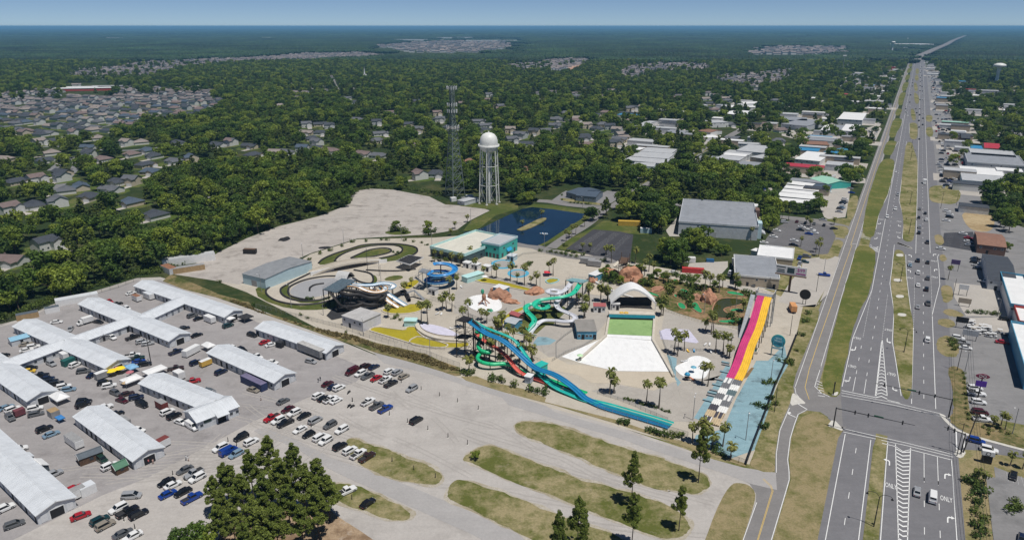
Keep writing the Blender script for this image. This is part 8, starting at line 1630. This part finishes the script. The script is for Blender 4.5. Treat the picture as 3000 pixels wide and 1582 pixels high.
shr('R9',[(640,375),(735,325),(830,295),(930,255),(1030,218),(1150,210),(1290,198),(1340,200),(1500,205),(1580,215),(1650,225),(1700,245),(1740,270),(1420,330),(1400,310),(1440,320),(640,740),(620,735),(660,735),(1420,900),(1440,880),(1400,910),(1460,920)],.9,1.5); shr('R9',[(1380,120),(1420,110),(1460,115),(1500,130),(1690,130),(1720,120),(1750,130),(1710,150)],2.0,2.8)
shr('R10',[(1330,260),(1380,268),(1430,275),(1480,285),(1530,295),(1580,305),(1130,380),(1150,360),(1110,375),(1000,400),(1240,250),(1500,250),(1560,265),(1640,290),(1460,190),(1480,200),(1830,350),(230,320),(270,330),(330,335),(360,340)],1.0,1.9); shr('R14',[(1375,850),(1400,870),(1385,890),(1420,905),(1400,920),(1520,615),(1570,615),(1635,620),(1695,625),(1755,630),(190,620),(165,690),(130,800),(90,930),(40,1020),(20,1030)],1.0,1.9)
shr('R12',[(640,390),(680,400),(720,405),(900,460),(880,480),(990,500),(1030,510),(1070,500),(1050,530),(1110,460),(1120,480),(1090,600),(1110,610),(1480,710),(1520,700),(1550,770),(1620,770),(1640,480),(1680,490),(1700,510),(1690,540),(930,300),(970,310),(1050,320),(1090,330),(860,290),(880,400),(800,560),(830,580),(250,330),(290,360),(330,340),(370,330),(280,300),(350,380),(400,370),(240,360),(1250,330),(1300,460),(1140,430),(1200,430)],1.5,2.8); shr('R8',[(1190,900),(1230,920),(1250,1000),(1210,1050),(1270,1080),(1240,1150),(1290,1200),(1250,1250),(1310,1300),(1260,1330),(1280,960),(1230,860),(1520,1130),(1560,1110),(1540,1060)],1.3,2.3)
shr('R8',[(1150,40),(1150,80),(1155,120),(1150,160),(1155,200),(1160,240),(1160,280),(1165,320),(1175,360),(1180,400),(1300,470),(1350,490),(1400,470),(1440,500),(1490,520),(1340,520)],.6,.9); shr('R16',[(1680,770),(1720,772),(1760,775),(1800,780),(1840,785),(1880,785),(1590,690),(2010,790),(1600,740)],.9,1.3)
shr('R2',[(480,160),(1300,490),(820,400),(1740,660),(1360,520)],.8,1.5)
series(SB_,'leafy green shrub in the planted borders, %s from left','shrubs in the borders')
series(POLES[0],'thin dark utility pole, %s from left of the bare poles','bare utility poles'); series(POLES[1],'slim lamp post, %s from left of the lamp posts','lamp posts')
# weeds on the bank: one uncountable mass
wb = QQ(('R2',[(0,110),(300,220),(480,300),(780,390),(850,450),(1100,520),(1350,600),(1560,650),(1800,690),(2037,780)]),('R5',[(560,80),(850,150),(1000,215),(1170,290),(1000,270),(700,180),(400,100)]),('R2',[(2037,810),(1850,750),(1560,680),(1400,620),(1000,490),(800,425),(450,300),(130,220)])); wpoly = [(p.x,p.y) for p in wb]; rg = random.Random(3); wc = []
while len(wc) < 520:
    x,y = rg.uniform(-130,0),rg.uniform(205,330)
    if inside((x,y),wpoly): wc.append(((x,y,rg.uniform(.1,.5)),rg.uniform(.35,.9)))
stuff(link('weeds',leaf_mesh('weeds',wc,60,.4,lf_weed,77,.2)),'dry weeds and brambles on the bank','weeds')
ul = smooth_line(QQ(('S',[(-60,955),(60,925),(150,886),(280,844),(400,806),(470,798),(605,750),(722,693),(815,657),(932,629),(1012,600),(1024,575),(1070,556),(1180,555),(1290,575)])),8); uc = []
for i in range(420): p = mix(ul[i % (len(ul)-1)],ul[i % (len(ul)-1)+1],rg.random()); uc.append(((p.x+rg.uniform(-3,2),p.y+rg.uniform(-1,6),rg.uniform(.5,1.6)),rg.uniform(.8,1.9)))
stuff(link('undergrowth',leaf_mesh('undergrowth',uc,26,.5,lf_bush,78,.1)),'tangled green undergrowth along the edge of the wood','undergrowth')
# ---- woods
PZ = {}
def in_poly(X,Y,poly):
    c = np.zeros(len(X),bool); j = len(poly)-1
    for i in range(len(poly)):
        (ax,ay),(bx,by) = poly[i],poly[j]
        if ay != by: c ^= ((ay > Y) != (by > Y)) & (X < (bx-ax)*(Y-ay)/(by-ay)+ax)
        j = i
    return c
def wood_points(y0,y1,cell,seed,wide=1.10):
    rg = np.random.default_rng(seed); ys = np.arange(y0,y1,cell); out = []
    for y in ys:
        w = wide*(y*.76+40); xs = np.arange(-w,w,cell); out.append(np.stack([xs,np.full_like(xs,y)],1))
    q = np.concatenate(out) + rg.uniform(-.5,.5,(sum(len(o) for o in out),2))*cell; return q,rg
q1,rg1 = wood_points(180,1250,8.6,1); q2,rg2 = wood_points(1250,2500,10.0,2); qq = np.concatenate([q1,q2]); X,Y = qq[:,0],qq[:,1]
keep = np.ones(len(qq),bool)
for pl in NOTREE:
    a = np.array(pl); b = (X > a[:,0].min()) & (X < a[:,0].max()) & (Y > a[:,1].min()) & (Y < a[:,1].max())
    if b.any(): k = np.where(b)[0]; keep[k[in_poly(X[k],Y[k],pl)]] = False
S_,T_ = X*RSX + Y*RSY,X*RSY - Y*RSX
keep &= ~((T_ > -24) & (T_ < 34) & (S_ < 3110))
# open ground near the camera and along the commercial side
def wpoly_(r,l): return [(p.x,p.y) for p in QL(r,l)]
for pl in (wpoly_('S',[(-900,1030),(-60,962),(60,930),(150,890),(280,848),(400,810),(470,803),(605,757),(722,699),(815,663),(932,634),(1012,604),(1024,574),(1080,550),(1260,565),(1340,600),(1700,720),(2300,700),(2700,600),(3300,900),(3600,2500),(-1500,2500)]),wpoly_('R16',[(600,1100),(680,770),(1130,780),(1280,760),(1500,740),(2100,800),(2000,960),(2500,1000),(2500,1358),(700,1358)]),wpoly_('R16',[(1300,740),(1640,570),(2050,640),(2240,690),(2080,830)]),wpoly_('R15',[(1700,250),(2150,250),(2150,1000),(1560,1000),(1300,560)]),wpoly_('R15',[(0,760),(180,700),(330,560),(560,480),(560,800),(400,1300),(0,1000)])): keep &= ~in_poly(X,Y,pl)
# houses keep a clearing; estates are thin of trees
hp_ = np.array([(h[0].x,h[0].y) for h in HOUSES]); near_h = np.full(len(qq),1e9)
for c0 in range(0,len(hp_),60):
    d = np.hypot(X[:,None]-hp_[None,c0:c0+60,0],Y[:,None]-hp_[None,c0:c0+60,1]).min(1); near_h = np.minimum(near_h,d)
keep &= near_h > 9.5
# keep the sight line to tucked-away houses: nothing tall just in front of them
for hx,hy in hp_[:430]:
    l = math.hypot(hx,hy); ux,uy = hx/l,hy/l;  al = (X-hx)*ux+(Y-hy)*uy; ac = np.abs(-(X-hx)*uy+(Y-hy)*ux); keep &= ~((al < 0) & (al > -44-.03*l) & (ac < 10))
n1p = [(p.x,p.y) for p in n1]; rnd = np.random.default_rng(4).random(len(qq))
th = np.where(in_poly(X,Y,n1p),.26,1.0); th = np.where((near_h < 40) & (th > .5),.5,th)
th = np.where((T_ > 34) & (T_ < 60) & (S_ < 2700),.05,th); th = np.where((T_ > 34) & (T_ < 110) & (S_ < 480),.0,th); th = np.where((T_ > 60) & (T_ < 200) & (S_ > 480),.6,th); th = np.where((T_ < -24) & (T_ > -200) & (S_ > 760),.35,th); th = np.where((T_ > 34) & (T_ < 220) & (S_ > 820) & (S_ < 1900),.3,th)
far_t = wpoly_('S',[(1060,160),(1080,140),(1180,118),(1520,110),(1560,130),(1510,166),(1200,172)]); far_t2 = wpoly_('S',[(2180,170),(2200,138),(2480,134),(2500,160),(2380,172)]); th = np.where(in_poly(X,Y,far_t) | in_poly(X,Y,far_t2),.1,th)
for pl in FARP:
    pa = np.array(pl); cx_ = pa.mean(0); lo = pa*(1-130/np.linalg.norm(pa,axis=1)[:,None]); keep &= ~(in_poly(X,Y,pl) & (rnd > .2)); keep &= ~(in_poly(X,Y,[tuple(v) for v in lo]) & (rnd > .12))
keep &= rnd < th; qq = qq[keep]; X,Y = qq[:,0],qq[:,1]
# manual single trees at the edges
ED = [('R9',1420,120,.5),('R9',1710,130,.55),('R16',1230,780,.75),('R16',1180,790,.7),('R16',1280,775,.65),('R16',1890,960,.7),('R16',1930,945,.65),('R15',480,900,1.0),('R15',420,860,.9),('R15',560,870,.9),('R15',540,930,.8),('R15',620,920,.75),('R15',230,1060,1.0),('R15',300,1040,.9),('R15',180,1000,.9),('R15',330,1090,.8),('R15',760,960,.55),('R15',800,950,.5),('R15',60,660,1.0),('R15',130,640,1.0),('R15',100,720,1.0),('R15',40,580,.8),('R15',200,570,.8),('R15',120,540,.8),('R15',240,560,.7),('R15',40,700,.9),('R15',1340,300,.55),('R15',1300,480,.6),('R15',1360,490,.6),('R15',1430,500,.6),('R15',1500,515,.6),('R15',1580,525,.65),('R15',1660,530,.7),('R15',1740,520,.75),('R15',1790,500,.8),('R15',1760,440,.7),('R15',1850,330,.55),('R15',1860,160,.5),('R24',160,410,.9),('R24',230,440,.9),('R24',330,520,.9),('R24',260,540,.9),('R24',400,380,.9),('R24',180,320,.9),('R24',300,340,.8),('R24',90,500,.9),('R24',480,280,.7),('R24',1150,550,.8),('R24',1240,490,.7),('R24',1270,420,.8),('R24',1150,340,.8),('R24',1560,770,.9),('R24',1620,740,.9),('R24',1680,760,.9),('R24',1730,780,.9),('R24',1600,830,.9),('R24',1690,870,.9),('R24',1650,960,1.0),('R24',1600,1030,.9),('R24',1560,1080,.9),('R24',1680,1060,1.0),('R24',1740,1000,1.0),('R24',1640,1120,.9),('R24',1420,1270,.5),('R24',1620,1290,.4),('R12',880,150,.95),('R12',960,180,.9),('R12',830,120,.9),('R12',990,120,.8)]
for r,x,y,s in ED: pass
rgt = random.Random(12); cand = [(x,y,rgt.random() < .36,None) for x,y in zip(X,Y)]
cand.sort(key=lambda c: math.hypot(c[0],c[1])); NIND = 225; made = []
for x,y,pn,_ in cand[:NIND]:
    if pn: made.append(plant_tree(PINE,(x,y),rgt.uniform(.65,.9),'dark pine in the thick wood behind the market','wood edge pines','pine_tree'))
    else: made.append(plant_tree(BROAD,(x,y),rgt.uniform(.8,1.25),'dense broadleaf tree in the thick wood behind the market','wood edge broadleaf trees'))
for nm,grp,fmt in (('pine','wood edge pines','dark pine in the wood behind the market, %s from left'),('broad','wood edge broadleaf trees','leafy tree in the wood behind the market, %s from left')): series([o for o in made if o['group'] == grp],fmt,grp)
for grp,fmt in (('dark posts in the gravel lot','short dark post in the gravel lot, %s from left'),('hedge under the market office','low hedge shrub under the market office wall, %s from left')): series([o for o in COL.objects if o.get('group') == grp],fmt,grp)
series([plant_tree(BROAD,Q('R12',x,y),s,'x') for x,y,s in ((700,350,.35),(760,330,.4),(830,350,.35),(1010,380,.35),(1090,400,.4),(1150,390,.4),(560,300,.45),(480,260,.35),(600,400,.3),(940,420,.3),(1330,440,.35),(1560,440,.35),(230,320,.4),(320,370,.45),(270,270,.35),(400,390,.35),(1100,560,.3))],'small bushy tree in the adventure golf garden, %s from left','adventure golf trees')
series([plant_tree(BROAD,Q(r,x,y),s,'x') for r,x,y,s in ED],'leafy tree by the shops, pond and car parks, %s from left','trees by the shops and pond')
# the rest of the wood: too many to count
lib = bpy.data.collections.new('tree_library'); LT = []
for i,(me,tr,h) in enumerate(BROAD[:6] + PINE): o = bpy.data.objects.new('t%02d' % i,me); lib.objects.link(o)
def scatter(name,pts,sc,vi,coll,label):
    me = bpy.data.meshes.new(name); me.from_pydata(pts,[],[]); n = len(pts)
    for nm,ty,dat in (('sc','FLOAT_VECTOR',sc),('vi','INT',vi),('rz','FLOAT',np.random.default_rng(8).uniform(0,6.28,n))):
        at = me.attributes.new(nm,ty,'POINT'); at.data.foreach_set('vector' if ty == 'FLOAT_VECTOR' else 'value',np.asarray(dat).ravel())
    o = link(name,me); ng = bpy.data.node_groups.new(name,'GeometryNodeTree'); ng.interface.new_socket('Geometry',in_out='INPUT',socket_type='NodeSocketGeometry'); ng.interface.new_socket('Geometry',in_out='OUTPUT',socket_type='NodeSocketGeometry')
    N = ng.nodes; gi,go = N.new('NodeGroupInput'),N.new('NodeGroupOutput'); ci = N.new('GeometryNodeCollectionInfo'); ci.inputs['Collection'].default_value = coll; ci.inputs['Separate Children'].default_value = True; ci.inputs['Reset Children'].default_value = True
    ip_ = N.new('GeometryNodeInstanceOnPoints'); ip_.inputs['Pick Instance'].default_value = True; at = {}
    for nm,ty in (('sc','FLOAT_VECTOR'),('vi','INT'),('rz','FLOAT')): at[nm] = N.new('GeometryNodeInputNamedAttribute'); at[nm].data_type = ty; at[nm].inputs[0].default_value = nm
    cx = N.new('ShaderNodeCombineXYZ'); K = ng.links.new; K(at['rz'].outputs[0],cx.inputs[2]); er = N.new('FunctionNodeEulerToRotation'); K(cx.outputs[0],er.inputs[0])
    K(gi.outputs[0],ip_.inputs['Points']); K(ci.outputs[0],ip_.inputs['Instance']); K(at['vi'].outputs[0],ip_.inputs['Instance Index']); K(er.outputs[0],ip_.inputs['Rotation']); K(at['sc'].outputs[0],ip_.inputs['Scale']); K(ip_.outputs[0],go.inputs[0])
    o.modifiers.new('trees','NODES').node_group = ng; return stuff(o,label,'woods')
rest = cand[NIND:]; n = len(rest); rr = np.random.default_rng(6); pn = np.array([c[2] for c in rest]); vi = np.where(pn,6+rr.integers(0,4,n),rr.integers(0,6,n)); s1 = np.where(pn,rr.uniform(.68,.95,n),rr.uniform(.75,1.28,n)); sc = np.stack([s1,s1,s1*rr.uniform(.85,1.12,n)],1)
scatter('woodland',[(c[0],c[1],0) for c in rest],sc,vi,lib,'dense green woodland between the houses and roads'); print('WOOD',n)
# far forest: hectare patches of low crowns
def far_tone(m):
    n = m.node_tree; b = n.nodes['Principled BSDF']; lk = b.inputs['Base Color'].links[0].from_socket; c = mixc(n,1.0,lk,ramp(n,noise(n,pos(n),.0022,5,.6),[(.35,.45),(.65,1.5)]),'MULTIPLY'); L(n,c,b.inputs['Base Color']); return m
lf_far = far_tone(mat_leaf('far_canopy',(.017,.038,.014),(.025,.052,.018),(.038,.070,.022),.15))
plib = bpy.data.collections.new('forest_library')
def patch(i,size,ncr,cr):
    rg = np.random.default_rng(900+i); bm = bmesh.new(); bmesh.ops.create_icosphere(bm,subdivisions=1,radius=1); bv = np.array([v.co for v in bm.verts]); bf = np.array([[v.index for v in f.verts] for f in bm.faces]); bm.free(); V,F_ = [],[]
    g = int(math.sqrt(ncr)); k = 0
    for a in range(g):
        for b in range(g):
            c = (np.array([(a+.5)/g-.5,(b+.5)/g-.5]) + rg.uniform(-.35,.35,2)/g)*size; s = rg.uniform(.75,1.25)*cr; v = bv*(1+rg.uniform(-.22,.22,(len(bv),1)))*s; v[:,2] *= .9; v[:,:2] += c; v[:,2] += rg.uniform(5,9.5); V.append(v); F_.append(bf+k*len(bv)); k += 1
    me = bpy.data.meshes.new('canopy_patch'); me.from_pydata(np.concatenate(V).tolist(),[],np.concatenate(F_).tolist()); me.materials.append(lf_far); o = bpy.data.objects.new('p%02d' % i,me); plib.objects.link(o)
for i in range(4): patch(i,100,150,5.6)
pts,scs = [],[]
for y0,y1,st in ((2500,9000,100),(9000,42000,500)):
    y = y0+st/2
    while y < y1:
        w = (y*.76+st)*1.06; x = -w
        while x < w: pts.append((x,y,0)); f = st/100; scs.append((f,f,1 if f == 1 else 1.5)); x += st
        y += st
pts = np.array(pts); kp = np.ones(len(pts),bool)

fx = []
for pl in FARP: pa = np.array(pl); fx += [pl,[tuple(v) for v in pa*(1-160/np.linalg.norm(pa,axis=1)[:,None])]]
for pl in NOTREE + fx + [far_t,far_t2]:
    a = np.array(pl)
    if a[:,1].max() > 2450: kp &= ~in_poly(pts[:,0],pts[:,1],pl) if pl not in (far_t,far_t2) else ~(in_poly(pts[:,0],pts[:,1],pl) & (np.random.default_rng(2).random(len(pts)) < .86))
pts = pts[kp]; scs = np.array(scs)[kp]; scatter('far_forest',pts.tolist(),scs,np.random.default_rng(3).integers(0,4,len(pts)),plib,'unbroken blue-green forest reaching the horizon'); print('PATCH',len(pts))
# ================================================================== haze
hz = MB(); hz.box((0,18000,61.5),(60000,50000,125))
hm = bpy.data.materials.new('haze'); hm.use_nodes = True; n = hm.node_tree; n.nodes.remove(n.nodes['Principled BSDF'])
pv = nnode(n,'ShaderNodeVolumePrincipled'); pv.inputs['Color'].default_value = (.28,.64,1.0,1); pv.inputs["Density"].default_value = 7.0e-5
L(n,pv.outputs[0],n.nodes['Material Output'].inputs['Volume'])
ho = hz.obj('haze',hm); stuff(ho,'pale blue haze in the air over the far woods','haze')
